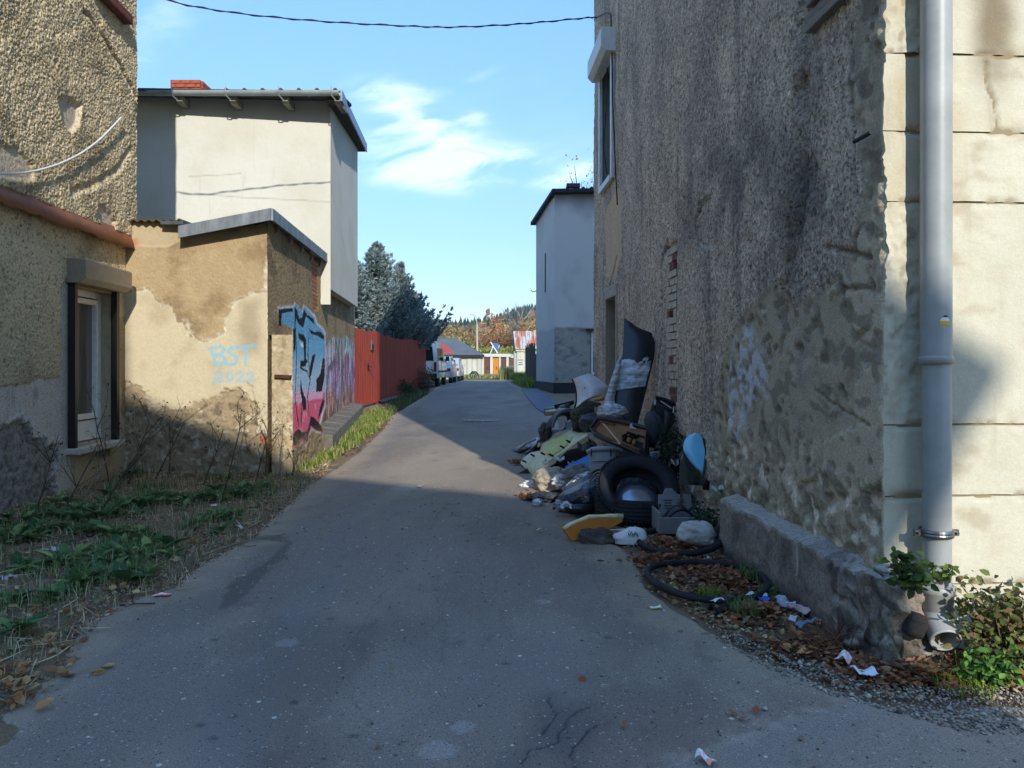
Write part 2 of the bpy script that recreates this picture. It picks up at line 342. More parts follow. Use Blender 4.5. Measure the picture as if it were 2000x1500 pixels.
grid_wall('wall', LH, us, zs, lh_fn, M_roughL, lh, holes=[wL])
b = MB()
LH.box(b, -1.2, UL-0.01, -0.3, 10.5, -9.0, -0.55)
LH.box(b, UL-0.16, UL+0.012, -0.3, 10.5, -0.56, -0.012)
LH.box(b, -1.3, -1.2, -0.3, 10.5, -9.0, 0.02); b.build('side_wall', mat('render_plain', (140, 122, 96), 0.95, bump=((60, 0.6, 0.01),)), lh)
b = MB(); LH.box(b, -1.5, UL+0.35, 10.5, 10.75, -9.4, 0.5); b.build('roof', M_tile, lh)
# orange sheet-metal ledge
M_ledge = mat('rusty_ledge', (150, 92, 58), 0.6, 0.1, c2=(118, 72, 46), scale=4, bump=((12, 0.2, 0.01),))
b = MB(); n = 60; top = []; bot = []
for i in range(n):
    u = -1.0+(UL+1.0)*i/(n-1); k = 0.010*math.sin(i*1.7)+0.008*math.sin(i*0.61)
    top.append(LH.P(u, 3.53+k*0.5, 0.055)); bot.append(LH.P(u, 3.29+k, 0.125+k*0.4+0.015*math.sin(i*0.33)))
b.sheet(top+bot, 2, n, 0.012); o = b.build('ledge', M_ledge, lh, smooth=True)
# brick stub of a second ledge high up
b = MB(); LH.box(b, LH.px(155, 0)[0], LH.px(232, 0)[0], 6.42, 6.56, 0.05, 0.2); bevel(b.build('ledge', mat('brick_ledge', (126, 66, 44), 0.9, c2=(86, 44, 32), scale=9, bump=((30, 0.8, 0.02),)), lh), 0.02)
# window
win = MB()
u0, u1, z0, z1 = wL; D = -0.16
for a in ((u0-0.01, u0+0.005, z0, z1, D-0.1, 0.02), (u1-0.005, u1+0.01, z0, z1, D-0.1, 0.02), (u0, u1, z1-0.005, z1+0.01, D-0.1, 0.02), (u0, u1, z0-0.01, z0+0.005, D-0.1, 0.0)): LH.box(win, *a)
wo = win.build('window', mat('reveal', (176, 160, 132), 0.9, c2=(150, 134, 108)), lh)
f = MB(); t = 0.09
for a in ((u0, u0+t, z0+.02, z1, D-.05, D+.02), (u1-t, u1, z0+.02, z1, D-.05, D+.02), (u0+t, u1-t, z1-t, z1, D-.05, D+.018), (u0+t, u1-t, z0+.02, z0+.28, D-.05, D+.018),
          (u0+t+.02, u0+t+.09, z0+.3, z1-t-.02, D-.03, D+.045), (u1-t-.09, u1-t-.02, z0+.3, z1-t-.02, D-.03, D+.045), (u0+t+.09, u1-t-.09, z1-t-.09, z1-t-.02, D-.03, D+.043), (u0+t+.09, u1-t-.09, z0+.3, z0+.37, D-.03, D+.043)): LH.box(f, *a)
bevel(f.build('frame', M_white, wo), 0.006)
g = MB(); LH.box(g, u0+.1, u1-.1, z0+.28, z1-.1, D-.04, D-.02); g.build('pane', mat('net_curtained_glass', (98, 100, 96), 0.12, c2=(70, 72, 70), scale=3, spec=0.8, stretch=(8, 8, 0.6)), wo)
g = MB(); LH.box(g, u0-.06, u0+.002, z0-.05, z1+.02, .005, .09); o = g.build('guide_rail', M_brown, wo)
g = MB(); LH.box(g, u1-.03, u1+.05, z0-.05, z1+.02, .005, .085); g.build('guide_rail', M_brown, wo)
g = MB(); g.prism([LH.P(u0-.1, z1+.02, .0), LH.P(u0-.1, z1+.02, .16), LH.P(u0-.1, z1+.08, .235), LH.P(u0-.1, z1+.30, .235), LH.P(u0-.1, z1+.32, .2), LH.P(u0-.1, z1+.32, .0)], LH.P(u1+.1, 0, 0)-LH.P(u0-.1, 0, 0)); bevel(g.build('shutter_box', mat('brown_grey_plastic', (146, 134, 112), 0.5, c2=(128, 116, 98)), wo), 0.008)
g = MB(); LH.box(g, u0-.1, u1+.06, z0-.09, z0-.012, -.25, .17); bevel(g.build('sill', mat('chalky_sill', (200, 194, 180), 0.9, c2=(150, 142, 126), scale=9, bump=((30, .5, .01),)), wo), 0.012)
g = MB(); uv = LH.px(190, 0)[0], LH.px(213, 0)[0]
LH.box(g, uv[0], uv[1], 0.40, 0.52, 0, .012)
for k in range(5): LH.box(g, uv[0]+.02, uv[1]-.02, .415+k*.021, .425+k*.021, .012, .026)
g.build('vent_grille', mat('vent_metal', (150, 144, 130), 0.6, c2=(110, 104, 92)), lh)
# cable clipped along the wall + conduit on the corner
def path_plane(pl, pts, d): return [pl.P(*pl.px(x, y, d), d) for x, y in pts]
c = MB(); cp = path_plane(LH, [(-60, 341), (0, 339), (40, 338), (80, 331), (120, 318), (160, 298), (195, 272), (220, 247), (237, 229)], 0.14)
def catmull(P, n=6):
    P = [Vector(p) for p in P]; Q = []
    for i in range(len(P)-1):
        a, b_, c_, d_ = P[max(i-1, 0)], P[i], P[i+1], P[min(i+2, len(P)-1)]
        for k in range(n):
            t = k/n; Q.append(0.5*((2*b_)+(c_-a)*t+(2*a-5*b_+4*c_-d_)*t*t+(3*b_-a-3*c_+d_)*t**3))
    return Q+[P[-1]]
c.tube(catmull(cp), 0.012, 8); tag(c.build('cable', M_white, None, smooth=True), 'white cable sagging in a curve across the roughcast wall', 'cable')
c = MB(); c.tube(path_plane(LH, [(255.5, 118), (256, 160), (256.5, 205), (250, 213)], .06), 0.02, 8); tag(c.build('conduit', M_white, None, smooth=True), 'short white vertical conduit on the corner of the roughcast house', 'conduit')

def clip_top(o, fn, byx=False):  # drop block faces above its slanted top
    me = o.data; n = len(me.vertices); co = np.empty(n*3, np.float32); me.vertices.foreach_get('co', co); co = co.reshape(-1, 3); off = np.array(root_off(o.parent))
    Y = co[:, 1]+off[1]; X = co[:, 0]+off[0]; co[:, 2] = np.minimum(co[:, 2]+off[2], fn(Y) if not byx else fn(X))-off[2]; me.vertices.foreach_set('co', co.ravel()); me.update()
# ------------------------------------------------------------------ SHED
shed = thing('plastered_shed', 'low beige plastered shed with blue writing and peeling render', 'shed', (-4.5, 11.3, 0))
SA = (-3.55, 11.15)
SF = Plane((-5.62, 11.03), (SA[0]+5.62, 0.12), -1); USF = math.hypot(SA[0]+5.62, .12)
SS = Plane(SA, (-0.083, 1.0), -1); US = 10.4
sfp = lambda *p: SF.poly(p)
def stroke(U, Z, pl, pts, w=0.035, soft=0.02):
    return ss(w+soft, w-soft, dist_line(U, Z, pl.poly(pts)))
def sf_fn(U, Z):
    w = 0.10*fbm(U*3.5, Z*3.5, 21)+0.05*fbm(U*14, Z*14, 22)
    top = sdf_poly(U+w, Z+w, sfp((240, 440), (235, 560), (290, 565), (335, 600), (370, 640), (385, 668), (420, 660), (438, 650), (450, 600), (470, 580), (520, 570), (540, 400), (240, 400)))
    clean = ss(0.03, -0.02, sdf_poly(U+w*.3, Z+w*.3, sfp((240, 400), (365, 400), (350, 470), (330, 482), (250, 480))))
    rough = ss(0.015, -0.015, top)*(1-clean)
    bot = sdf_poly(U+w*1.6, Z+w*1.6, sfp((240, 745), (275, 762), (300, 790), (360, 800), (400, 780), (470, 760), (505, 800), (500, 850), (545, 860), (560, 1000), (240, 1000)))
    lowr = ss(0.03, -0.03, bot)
    spots = ss(0.08, 0.2, fbm(U*4+9, Z*4, 23))*lowr
    hd = ss(0.02, -0.01, sdf_poly(U+w*.5, Z+w*.5, sfp((478, 750), (492, 755), (500, 790), (498, 800), (484, 780))))
    rc = (0.45-np.abs(noise2(U*26, Z*26, 24)))*0.009+noise2(U*50, Z*50, 25)*0.002
    d = rough*(rc+0.012)+(1-rough)*0.004*fbm(U*5, Z*5, 26)-lowr*0.014+lowr*0.022*fbm(U*12, Z*12, 27)-spots*0.012-hd*.015
    C = np.ones(U.shape+(3,))*lin((192, 178, 146)); C = mixc(C, lin((168, 150, 118)), ss(-.1, .5, fbm(U*2.5, Z*2.5, 28))*.6)
    R = np.ones_like(C)*lin((166, 144, 108)); R = mixc(R, lin((128, 106, 74)), ss(-.15, .35, fbm(U*2.2+4, Z*2.2, 29))*.75); R = mixc(R, lin((182, 162, 122)), ss(0, .5, fbm(U*8, Z*8, 30))*.4)
    C = C*(1-rough[..., None])+R*rough[..., None]
    C = mixc(C, lin((166, 148, 112)), clean*.7)
    rim = np.exp(-(top/0.03)**2)*(1-clean); C = mixc(C, lin((214, 206, 184)), np.clip(rim, 0, 1)*.7*ss(-.2, .3, fbm(U*12, Z*12, 31)))
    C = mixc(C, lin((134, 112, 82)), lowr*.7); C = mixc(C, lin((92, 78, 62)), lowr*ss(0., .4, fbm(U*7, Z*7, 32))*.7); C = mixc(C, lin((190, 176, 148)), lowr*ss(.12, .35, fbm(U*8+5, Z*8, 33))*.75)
    C = mixc(C, lin((172, 96, 66)), ss(.03, -.02, sdf_poly(U+w*.6, Z+w*.6, sfp((505, 853), (532, 848), (530, 868), (508, 866))))*.8)
    C = mixc(C, lin((172, 110, 78)), ss(.03, -.02, sdf_poly(U+w*.6, Z+w*.6, sfp((248, 468), (266, 465), (268, 482), (250, 488))))*.7)
    stn = ss(.12, -.1, sdf_poly(U+w*.5, Z, sfp((470, 590), (505, 585), (508, 690), (470, 690)))); C = mixc(C, lin((128, 112, 90)), stn*.45)
    B = lin((112, 176, 200)); m = 0
    for pts in ([(413, 680), (418, 700), (421, 713)], [(408, 681), (430, 676), (440, 684), (430, 692), (417, 694)], [(417, 694), (436, 696), (441, 706), (424, 714)],
                [(466, 679), (452, 678), (446, 686), (454, 693), (463, 699), (460, 709), (446, 713), (441, 710)],
                [(468, 680), (498, 675)], [(481, 678), (480, 712)]):
        m = np.maximum(m, stroke(U, Z, SF, pts, .022, .02))
    for pts in ([(418, 732), (426, 725), (434, 730), (430, 738), (416, 746), (436, 745)], [(449, 728), (442, 736), (448, 745), (456, 738), (449, 728)],
                [(462, 730), (470, 726), (474, 733), (462, 745), (478, 744)], [(482, 731), (490, 727), (495, 733), (484, 744), (500, 742)]):
        m = np.maximum(m, stroke(U, Z, SF, pts, .016, .018)*.85)
    C = mixc(C, B, m*.72*(1-hd))
    return d, C
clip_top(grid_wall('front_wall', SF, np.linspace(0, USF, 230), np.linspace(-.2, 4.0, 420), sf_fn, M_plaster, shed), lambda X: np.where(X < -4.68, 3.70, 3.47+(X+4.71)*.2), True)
# side wall, running on under the white house
def graffiti(U, Z, C, pl, big=True, small=True):
    pp = lambda *p: pl.poly(p); w = 0.02*fbm(U*9, Z*9, 41)
    def pm(pts, soft=.012): return ss(soft, -soft, sdf_poly(U+w, Z+w, pp(*pts)))
    if small:
        reg = pm([(633, 662), (640, 668), (655, 655), (668, 662), (676, 655), (697, 675), (697, 812), (632, 850)], .05)
        drip = noise2(U*10.0, Z*0.9, 42); t = fbm(U*2.6, Z*2.2, 43); hh = np.clip((2.9-Z)/2.6, 0, 1)
        c1 = np.ones_like(C)*lin((136, 176, 178)); c1 = mixc(c1, lin((128, 124, 190)), ss(.3, .5, hh+drip*.12)); c1 = mixc(c1, lin((206, 92, 130)), ss(.0, .12, drip+t*.5)*ss(.25, .5, hh)*ss(4.3, 5.6, U))
        c1 = mixc(c1, lin((196, 200, 206)), ss(.18, .24, noise2(U*8.2+5, Z*.9, 44))*.8); c1 = mixc(c1, lin((176, 112, 74)), ss(.62, .8, hh+drip*.15)*.85)
        c1 = mixc(c1, lin((222, 224, 226)), ss(.30, .36, noise2(U*16, Z*1.1, 49))*.8); c1 = mixc(c1, lin((40, 42, 52)), ss(.36, .42, noise2(U*18+7, Z*1.3, 50))*.85)
        c1 = mixc(c1, lin((52, 56, 70)), ss(.05, .0, np.abs(drip))*.6); c1 = mixc(c1, lin((70, 78, 96)), ss(.2, .35, noise2(U*3.1, Z*2.2, 45))*.8)
        c1 = mixc(c1, lin((170, 84, 52)), ss(.3, .36, noise2(U*6, Z*1.4, 46))*.7)
        m = reg*ss(-.25, .05, drip+.6*ss(1.0, .0, np.abs(hh-.5))); C = C*(1-m[..., None]*.88)+c1*m[..., None]*.88
    if big:
        out = [(543, 603), (575, 600), (576, 592), (591, 612), (594, 598), (614, 620), (618, 634), (630, 645), (634, 655), (634, 690), (634, 790), (622, 830), (629, 847), (614, 840), (607, 836), (600, 868), (588, 862), (576, 878), (572, 872), (572, 640), (548, 630)]
        wht = pm([(x+(2 if x > 600 else -2), y+(-4 if y < 700 else 4)) for x, y in out], .03); C = mixc(C, lin((208, 208, 206)), wht*.85)
        body = pm(out); blue = lin((86, 158, 196)); pink = lin((206, 74, 110)); lb = lin((150, 178, 204)); lp = lin((206, 160, 186))
        zz = Z+0.03*fbm(U*3, Z*3, 47); F = np.ones_like(C)*blue
        zt = lambda y: 1.6+(718-y)*12.3/1500
        F = mixc(F, lb, ss(zt(680), zt(740), zz)); F = mixc(F, lp, ss(zt(752), zt(772), zz)); F = mixc(F, pink, ss(zt(779), zt(783), zz)); F = mixc(F, lin((190, 210, 222)), ss(.15, .4, fbm(U*6, Z*6, 48))*.3)
        C = C*(1-body[..., None]*.92)+F*body[..., None]*.92
        K = lin((24, 23, 26))
        for q in ([(544, 604), (571, 602), (572, 609), (550, 612), (549, 638), (544, 636)], [(575, 598), (580, 606), (584, 622), (590, 620), (593, 603), (600, 615), (612, 622), (614, 634), (606, 626), (597, 618), (592, 640), (584, 634), (578, 622), (575, 650)],
                  [(582, 650), (592, 654), (598, 662), (597, 700), (601, 706), (596, 715), (586, 718), (586, 706), (594, 703), (592, 668), (584, 662)], [(604, 642), (612, 648), (626, 648), (633, 656), (632, 664), (620, 656), (607, 652)],
                  [(610, 694), (616, 692), (612, 710), (607, 735), (603, 738), (605, 715)], [(630, 700), (634, 700), (634, 735), (628, 765), (617, 766), (618, 742), (626, 728)],
                  [(587, 740), (590, 760), (597, 780), (598, 800), (592, 802), (589, 780), (586, 762)], [(606, 812), (615, 817), (626, 830), (630, 845), (614, 838), (605, 830)], [(573, 848), (582, 838), (590, 845), (600, 842), (606, 820), (606, 838), (598, 862), (588, 856), (578, 870), (573, 868)],
                  [(572, 642), (577, 642), (577, 680), (573, 690)], [(630, 780), (634, 782), (628, 806), (620, 822), (624, 800)]):
            C = mixc(C, K, pm(q, .008))
        for q in ([(577, 640), (579, 700), (576, 780), (583, 830)], [(604, 642), (601, 690), (606, 738), (600, 776), (604, 812)], [(590, 765), (588, 830)], [(586, 718), (600, 726), (604, 740)]):
            C = mixc(C, K, ss(.022, .010, dist_line(U+w, Z+w, pp(*q))))
        C = mixc(C, lin((210, 212, 214)), pm([(586, 668), (592, 672), (592, 680), (588, 676)], .006))
    return C
M_graf = M_plaster
def ss_fn(U, Z):
    rc = (0.45-np.abs(noise2(U*18, Z*20, 51)))*0.012+noise2(U*40, Z*40, 52)*.003
    C = np.ones(U.shape+(3,))*lin((150, 130, 96)); C = mixc(C, lin((104, 88, 64)), ss(-.1, .4, fbm(U*1.5, Z*2, 53))*.6); C = mixc(C, lin((84, 70, 54)), ss(.1, .4, fbm(U*16, Z*16, 54))*.45)
    C = mixc(C, lin((196, 180, 142)), ss(.1, .5, fbm(U*9, Z*9, 55))*.4)
    bk = ss(.05, -.02, sdf_poly(U+.05*fbm(U*9, Z*9, 56), Z, SS.poly([(608, 500), (619, 506), (622, 600), (612, 612)])))
    brow = (np.mod(Z, .085) > .014)*1.0
    C = mixc(C, lin((150, 84, 52)), bk*brow*.85); C = mixc(C, lin((170, 150, 120)), bk*(1-brow)*.8)
    hole = ss(.06, -.02, sdf_poly(U, Z, SS.poly([(634, 570), (640, 576), (640, 590), (634, 592)])))
    C = graffiti(U, Z, C, SS, True, True)
    return rc*(1-bk)-.02*bk-.12*hole, C
grid_wall('side_wall', SS, np.concatenate([np.linspace(0, 4, 150)[:-1], np.linspace(4, US, 150)]), np.linspace(-.2, 3.74, 320), ss_fn, M_plaster, shed)
# thick lower block at the street corner
BK = [(-3.50, 11.19), (-3.2, 11.2), (-3.2, 13.0), (-3.6, 13.0)]
BF = Plane(BK[0], (.3, .01), -1); BS = Plane(BK[1], (0.0, 1.0), -1)
def topz(Y): return 2.06+0*Y
def bf_fn(U, Z):
    C = np.ones(U.shape+(3,))*lin((172, 154, 120)); C = mixc(C, lin((124, 104, 76)), ss(0, .4, fbm(U*8, Z*4, 61))*.6); C = mixc(C, lin((210, 200, 170)), ss(.1, .4, fbm(U*9+3, Z*9, 62))*.5)
    return .012*fbm(U*14, Z*14, 63)+.006*noise2(U*40, Z*40, 64), C
def bs_fn(U, Z):
    C = np.ones(U.shape+(3,))*lin((150, 130, 96)); C = mixc(C, lin((100, 86, 64)), ss(.0, .4, fbm(U*6, Z*6, 65))*.6); C = graffiti(U, Z, C, BS, True, False)
    low = ss(.75, .4, Z+.1*fbm(U*5, Z*5, 66)); C = mixc(C, lin((128, 112, 88)), low*.6)
    return (0.45-np.abs(noise2(U*18, Z*20, 67)))*0.010+low*.03*fbm(U*9, Z*9, 68), C
clip_top(grid_wall('corner_block', BF, np.linspace(0, .3, 30), np.linspace(-.1, 2.1, 200), bf_fn, M_plaster, shed), lambda Y: 2.08+0*Y)
clip_top(grid_wall('corner_block', BS, np.linspace(0, 1.8, 110), np.linspace(-.1, 2.72, 260), bs_fn, M_plaster, shed), topz)
b = MB(); ys_ = [11.2, 11.3, 11.45, 11.6, 11.75, 13.0]; P = []
for y in ys_: P += [Vector((-3.62, y, float(topz(y))+.02)), Vector((-3.2, y, float(topz(y))))]
b.sheet(P, len(ys_), 2); b.add([(-3.2, 13, -.1), (-3.8, 13, -.1), (-3.8, 13, 2.06), (-3.2, 13, 2.06)], [(0, 1, 2, 3)]); b.build('corner_block', mat('block_top', (150, 130, 98), .95), shed)
b = MB(); b.box((-3.33, 11.17, 1.47), (.24, .05, .05), Matrix.Rotation(.05, 3, 'Y')); b.build('iron_strap', mat('rusty_iron', (96, 58, 40), .8, .4, c2=(60, 38, 28)), shed)
# stone ledge along the foot of the side wall
b = MB()
P0, P1 = gp(650, 885), gp(710, 812)
ld = (P1-P0); nn = Vector((-ld.y, ld.x, 0)).normalized()*.42
seg = 14
for i in range(seg):
    a = P0+ld*(i/seg); c = P0+ld*((i+1)/seg-.004); h = .30+.02*random.random()
    za, zc = float(zg(a.y)), float(zg(c.y))
    b.hexa([Vector((a.x, a.y, za-.2)), Vector((c.x, c.y, zc-.2)), Vector((c.x+nn.x, c.y, zc-.2)), Vector((a.x+nn.x, a.y, za-.2)), Vector((a.x, a.y, za+h)), Vector((c.x, c.y, zc+h)), Vector((c.x+nn.x, c.y, zc+h+.04)), Vector((a.x+nn.x, a.y, za+h+.04))])
bevel(b.build('stone_ledge', mat('ledge_stone', (128, 120, 104), .95, c2=(86, 82, 74), scale=7, bump=((25, .6, .02),)), shed), .02)
# roof: fascia boards in zinc, rafters, slab
R0 = Vector((-4.71, 10.86, 3.60)); R1 = Vector((-3.42, 10.9, 3.86)); R2 = Vector((-3.985, 17.7, 3.98)); th = .17
M_fas = mat('streaked_zinc', (138, 146, 148), .5, .3, c2=(86, 92, 96), scale=7, stretch=(1, 1, .25))
def strip(A, B, drop, w):
    A, B = Vector(A), Vector(B); e = (B-A).normalized(); o_ = Vector((e.y, -e.x, 0)).normalized()*w
    m_ = MB(); m_.hexa([A-Vector((0, 0, drop)), B-Vector((0, 0, drop)), B-Vector((0, 0, drop))+o_, A-Vector((0, 0, drop))+o_, A, B, B+o_, A+o_]); return m_
strip(R0, R1, th, .03).build('fascia', M_fas, shed); strip(R1, R2, th, .03).build('fascia', M_fas, shed)
rs = MB(); bk1 = Vector((-5.2, 17.7, 3.7)); q = [R0, R1, R2, bk1]; rs.prism([p+Vector((0, 0, -.10)) for p in q], (0, 0, .085)); rs.build('roof', M_zincd, shed)
for i in range(7):
    y = 11.6+i*.98; x = -3.47-.083*(y-10.9); m_ = MB(); m_.prism([(x-.01, y, 3.66), (x-.01, y, 3.74), (x-.55, y, 3.74), (x-.55, y, 3.56), (x-.12, y, 3.56)], (0, .09, 0)); m_.build('rafter', M_rafter, shed)
# wavy-tiled lower roof next to the roughcast house
wv = MB(); P = []; nx = 40
for j in range(2):
    for i in range(nx):
        x = -5.7+1.03*i/(nx-1); P.append((x, 10.93+j*1.6, 3.71+.018*math.sin(x*58)+.05*j))
wv.sheet(P, 2, nx, .02); wv.build('tile_row', mat('brown_tile', (92, 70, 56), .85), shed)
b = MB(); b.box((-4.83, 11.6, 3.66), (.32, 1.4, .05)); b.build('roof_cap', M_zincd, shed)

def piece(name, me, parent, pos, rz=0.0, scale=None):
    o = bpy.data.objects.new(name, me); COL.objects.link(o); o.parent = parent; o.location = Vector(pos)-root_off(parent); o.rotation_euler = (0, 0, rz)
    if scale: o.scale = scale
    return o
# ------------------------------------------------------------------ WHITE HOUSE
wh = thing('cream_house', 'cream two storey house with grey gutter and brick chimney behind the shed', 'house', (-6, 18, 0))
WSo = SS.P(4.66, 0, .2); WS = Plane((WSo.x, WSo.y), (-0.083, 1.0), -1); UW = 4.75
WF = Plane((-11.0, 15.3), (WSo.x+11.0, WSo.y-15.3), -1); UWF = math.hypot(WSo.x+11.0, WSo.y-15.3)
def wf_fn(U, Z):
    C = np.ones(U.shape+(3,))*lin((206, 204, 190)); C = mixc(C, lin((190, 186, 166)), ss(-.2, .5, fbm(U*.9, Z*.9, 71))*.6)
    for pts in ([(380, 378), (450, 384), (560, 390), (645, 394)], [(370, 344), (440, 342), (470, 338)]):
        C = mixc(C, lin((150, 142, 122)), ss(.022, 0, dist_line(U, Z+.015*fbm(U*3, Z*0, 72), WF.poly(pts)))*.55)
    C = mixc(C, lin((150, 146, 134)), ss(.3, .6, fbm(U*10, Z*1.0, 73))*.15)
    return .004*fbm(U*9, Z*9, 74), C
grid_wall('front_wall', WF, np.linspace(2, UWF, 240), np.linspace(2.9, 7.1, 160), wf_fn, M_fine, wh)
clip_top(grid_wall('side_wall', WS, np.linspace(0, UW, 90), np.linspace(3.22, 7.7, 90), wf_fn, M_fine, wh), lambda Y: 7.0+(Y-15.25)*.1)
b = MB(); c0 = WS.P(0, 0, 0); c1 = WS.P(UW, 0, 0)
b.prism([Vector((-11, 15.6, 3.22)), Vector((c0.x-.03, c0.y+.03, 3.22)), Vector((c1.x-.03, c1.y-.03, 3.22)), Vector((-11, c1.y, 3.22))], (0, 0, 3.75)); b.build('body', mat('cream_render', (200, 192, 168), .92), wh)
# verge, roof, gutter
E0 = Vector((WSo.x+.33, 15.25, 7.03)); E1 = Vector((WS.P(5.2, 0, 0).x+.17, 21.0, 7.62)); W0 = Vector((-11, 14.9, 7.03)); W1 = Vector((-11.3, 21.0, 7.62))
rf = MB(); rf.prism([W0, E0, E1, W1], (0, 0, .06)); rf.build('roof', M_tile, wh)
for k in range(1):
    st = MB(); n_ = int((E0.x+9.5)/.20)
    st.tube([(0, 0, 0), (.02, 1.28, .14)], .045, 8); roll_me = data_only(st, 'ridge_tile', M_tile)
    for i in range(n_):
        x = E0.x-.1-i*.36
        if x < -9: break
        piece('ridge_tile', roll_me, wh, (x, 15.22, 7.10))
strip(E0+Vector((0, 0, .09)), E1+Vector((0, 0, .09)), .22, .035).build('verge_board', mat('blue_grey_metal', (110, 122, 136), .4, .5, c2=(86, 96, 108)), wh)
sof = MB(); sof.prism([E0+Vector((-.02, 0, -.12)), E1+Vector((-.02, 0, -.12)), E1+Vector((-.30, 0, -.12)), E0+Vector((-.30, 0, -.12))], (0, 0, .03)); sof.build('soffit', M_wood, wh)
gt = MB(); prof = [(.085*math.cos(a), .085*math.sin(a)) for a in np.linspace(math.pi, 2*math.pi, 9)]+[(.085*math.cos(a)*.9, .085*math.sin(a)*.9) for a in np.linspace(2*math.pi, math.pi, 9)]
gt.prism([(-10.5, 15.16+p[0], 7.05+p[1]) for p in prof], (E0.x+10.5, 0, 0)); gt.build('gutter', M_zinc, wh)
eb = MB(); eb.box(((-10.5+E0.x)/2, 15.26, 7.07), (E0.x+10.5, .02, .11)); eb.build('drip_edge', M_zinc, wh)
for x_ in (343, 447, 550, 652):
    p = at(x_, 205, 15.2); m_ = MB(); x = p.x
    m_.prism([(x, 15.26, 6.93), (x, 15.24, 6.89), (x, 15.30, 6.86), (x, 15.9, 6.86), (x, 15.9, 7.0), (x, 15.26, 7.0)], (.11, 0, 0)); m_.build('rafter', M_rafter, wh)
    m_ = MB(); m_.tube([(x-.02, 15.07, 7.12), (x-.02, 15.06, 7.02), (x-.02, 15.1, 6.95), (x+.03, 15.2, 6.9)], .012, 6); m_.build('gutter_bracket', M_zinc, wh)
for x_ in (470, 600, 395):
    x = at(x_, 190, 15.1).x; m_ = MB(); m_.prism([(x, 15.16+p[0]*1.07, 7.05+p[1]*1.07) for p in prof[:9]]+[(x, 15.16+p[0], 7.05+p[1]) for p in prof[8::-1]], (.03, 0, 0)); m_.build('gutter_clip', M_zinc, wh)
# lower storey stands on: beige wall seen below is the shed's side wall; brick chimney with single bricks
ch = MB(); cc = at(368, 160, 18.0); cx0, cx1 = at(333, 0, 18).x, at(392, 0, 18).x; cz1 = at(0, 156, 18).z; cd = .75
ch.box(((cx0+cx1)/2, 18+cd/2, (cz1+7.0)/2-.01), (cx1-cx0-.02, cd-.02, cz1-7.0-.02)); cho = ch.build('chimney', M_mortar, wh)
bm_ = MB(); bw = (cx1-cx0)/3; bh = .092
bm_.box((0, 0, 0), (bw-.016, .1, bh-.014)); bb_me = data_only(bm_, 'brick', M_brick)
nrow = int((cz1-7.15)/bh)
for r in range(nrow):
    z = cz1-bh/2-r*bh; s_ = (r % 2)*.5; k = 0
    grow = .02 if r < 2 else 0
    x = cx0
    while x < cx1-.02:
        w_ = min(bw*(.5 if (r % 2 and x == cx0) else 1), cx1-x)
        piece('brick', bb_me, cho, (x+w_/2, 18+.045-grow-random.random()*.006, z), 0, ((w_-.016)/(bw-.016), 1, 1)); x += w_
    y = 18.0+.05
    while y < 18+cd-.05:
        w_ = min(bw*(.5 if not r % 2 and y < 18.1 else 1), 18+cd-y)
        piece('brick', bb_me, cho, (cx1-.045+grow+random.random()*.006, y+w_/2, z), math.pi/2, ((w_-.016)/(bw-.016), 1, 1)); y += w_

# ------------------------------------------------------------------ RIGHT HOUSE
rh = thing('grey_tenement', 'tall weathered grey brown tenement with crumbling side wall, right side', 'house', (2.08, 4.3, 0))
RW = Plane((2.08, 4.3), (-0.055, 1.0), 1); UR = 10.05
FW = Plane((2.08, 4.3), (1.0, 0.055), -1)
rp = lambda *p: RW.poly(p)
wr = (RW.px(1200, 0)[0], RW.px(1176, 0)[0], RW.px(1188, 360)[1]+.0, 6.75)
dr = (RW.px(1205, 0)[0], RW.px(1184, 0)[0], .95, 2.74)
brs = (RW.px(1321, 0)[0], RW.px(1299, 0)[0], 1.10, 3.02)
def corner_wob(Z):
    r = np.maximum(ss(1.85, 2.1, Z)*ss(2.95, 2.7, Z), ss(3.2, 3.35, Z)); return .010*fbm(Z*4, Z*0, 161)+(.012+.030*r)*fbm(Z*13, Z*0+2, 162)-.012*r
gain_r = np.array([3.05, 2.86, 2.6])
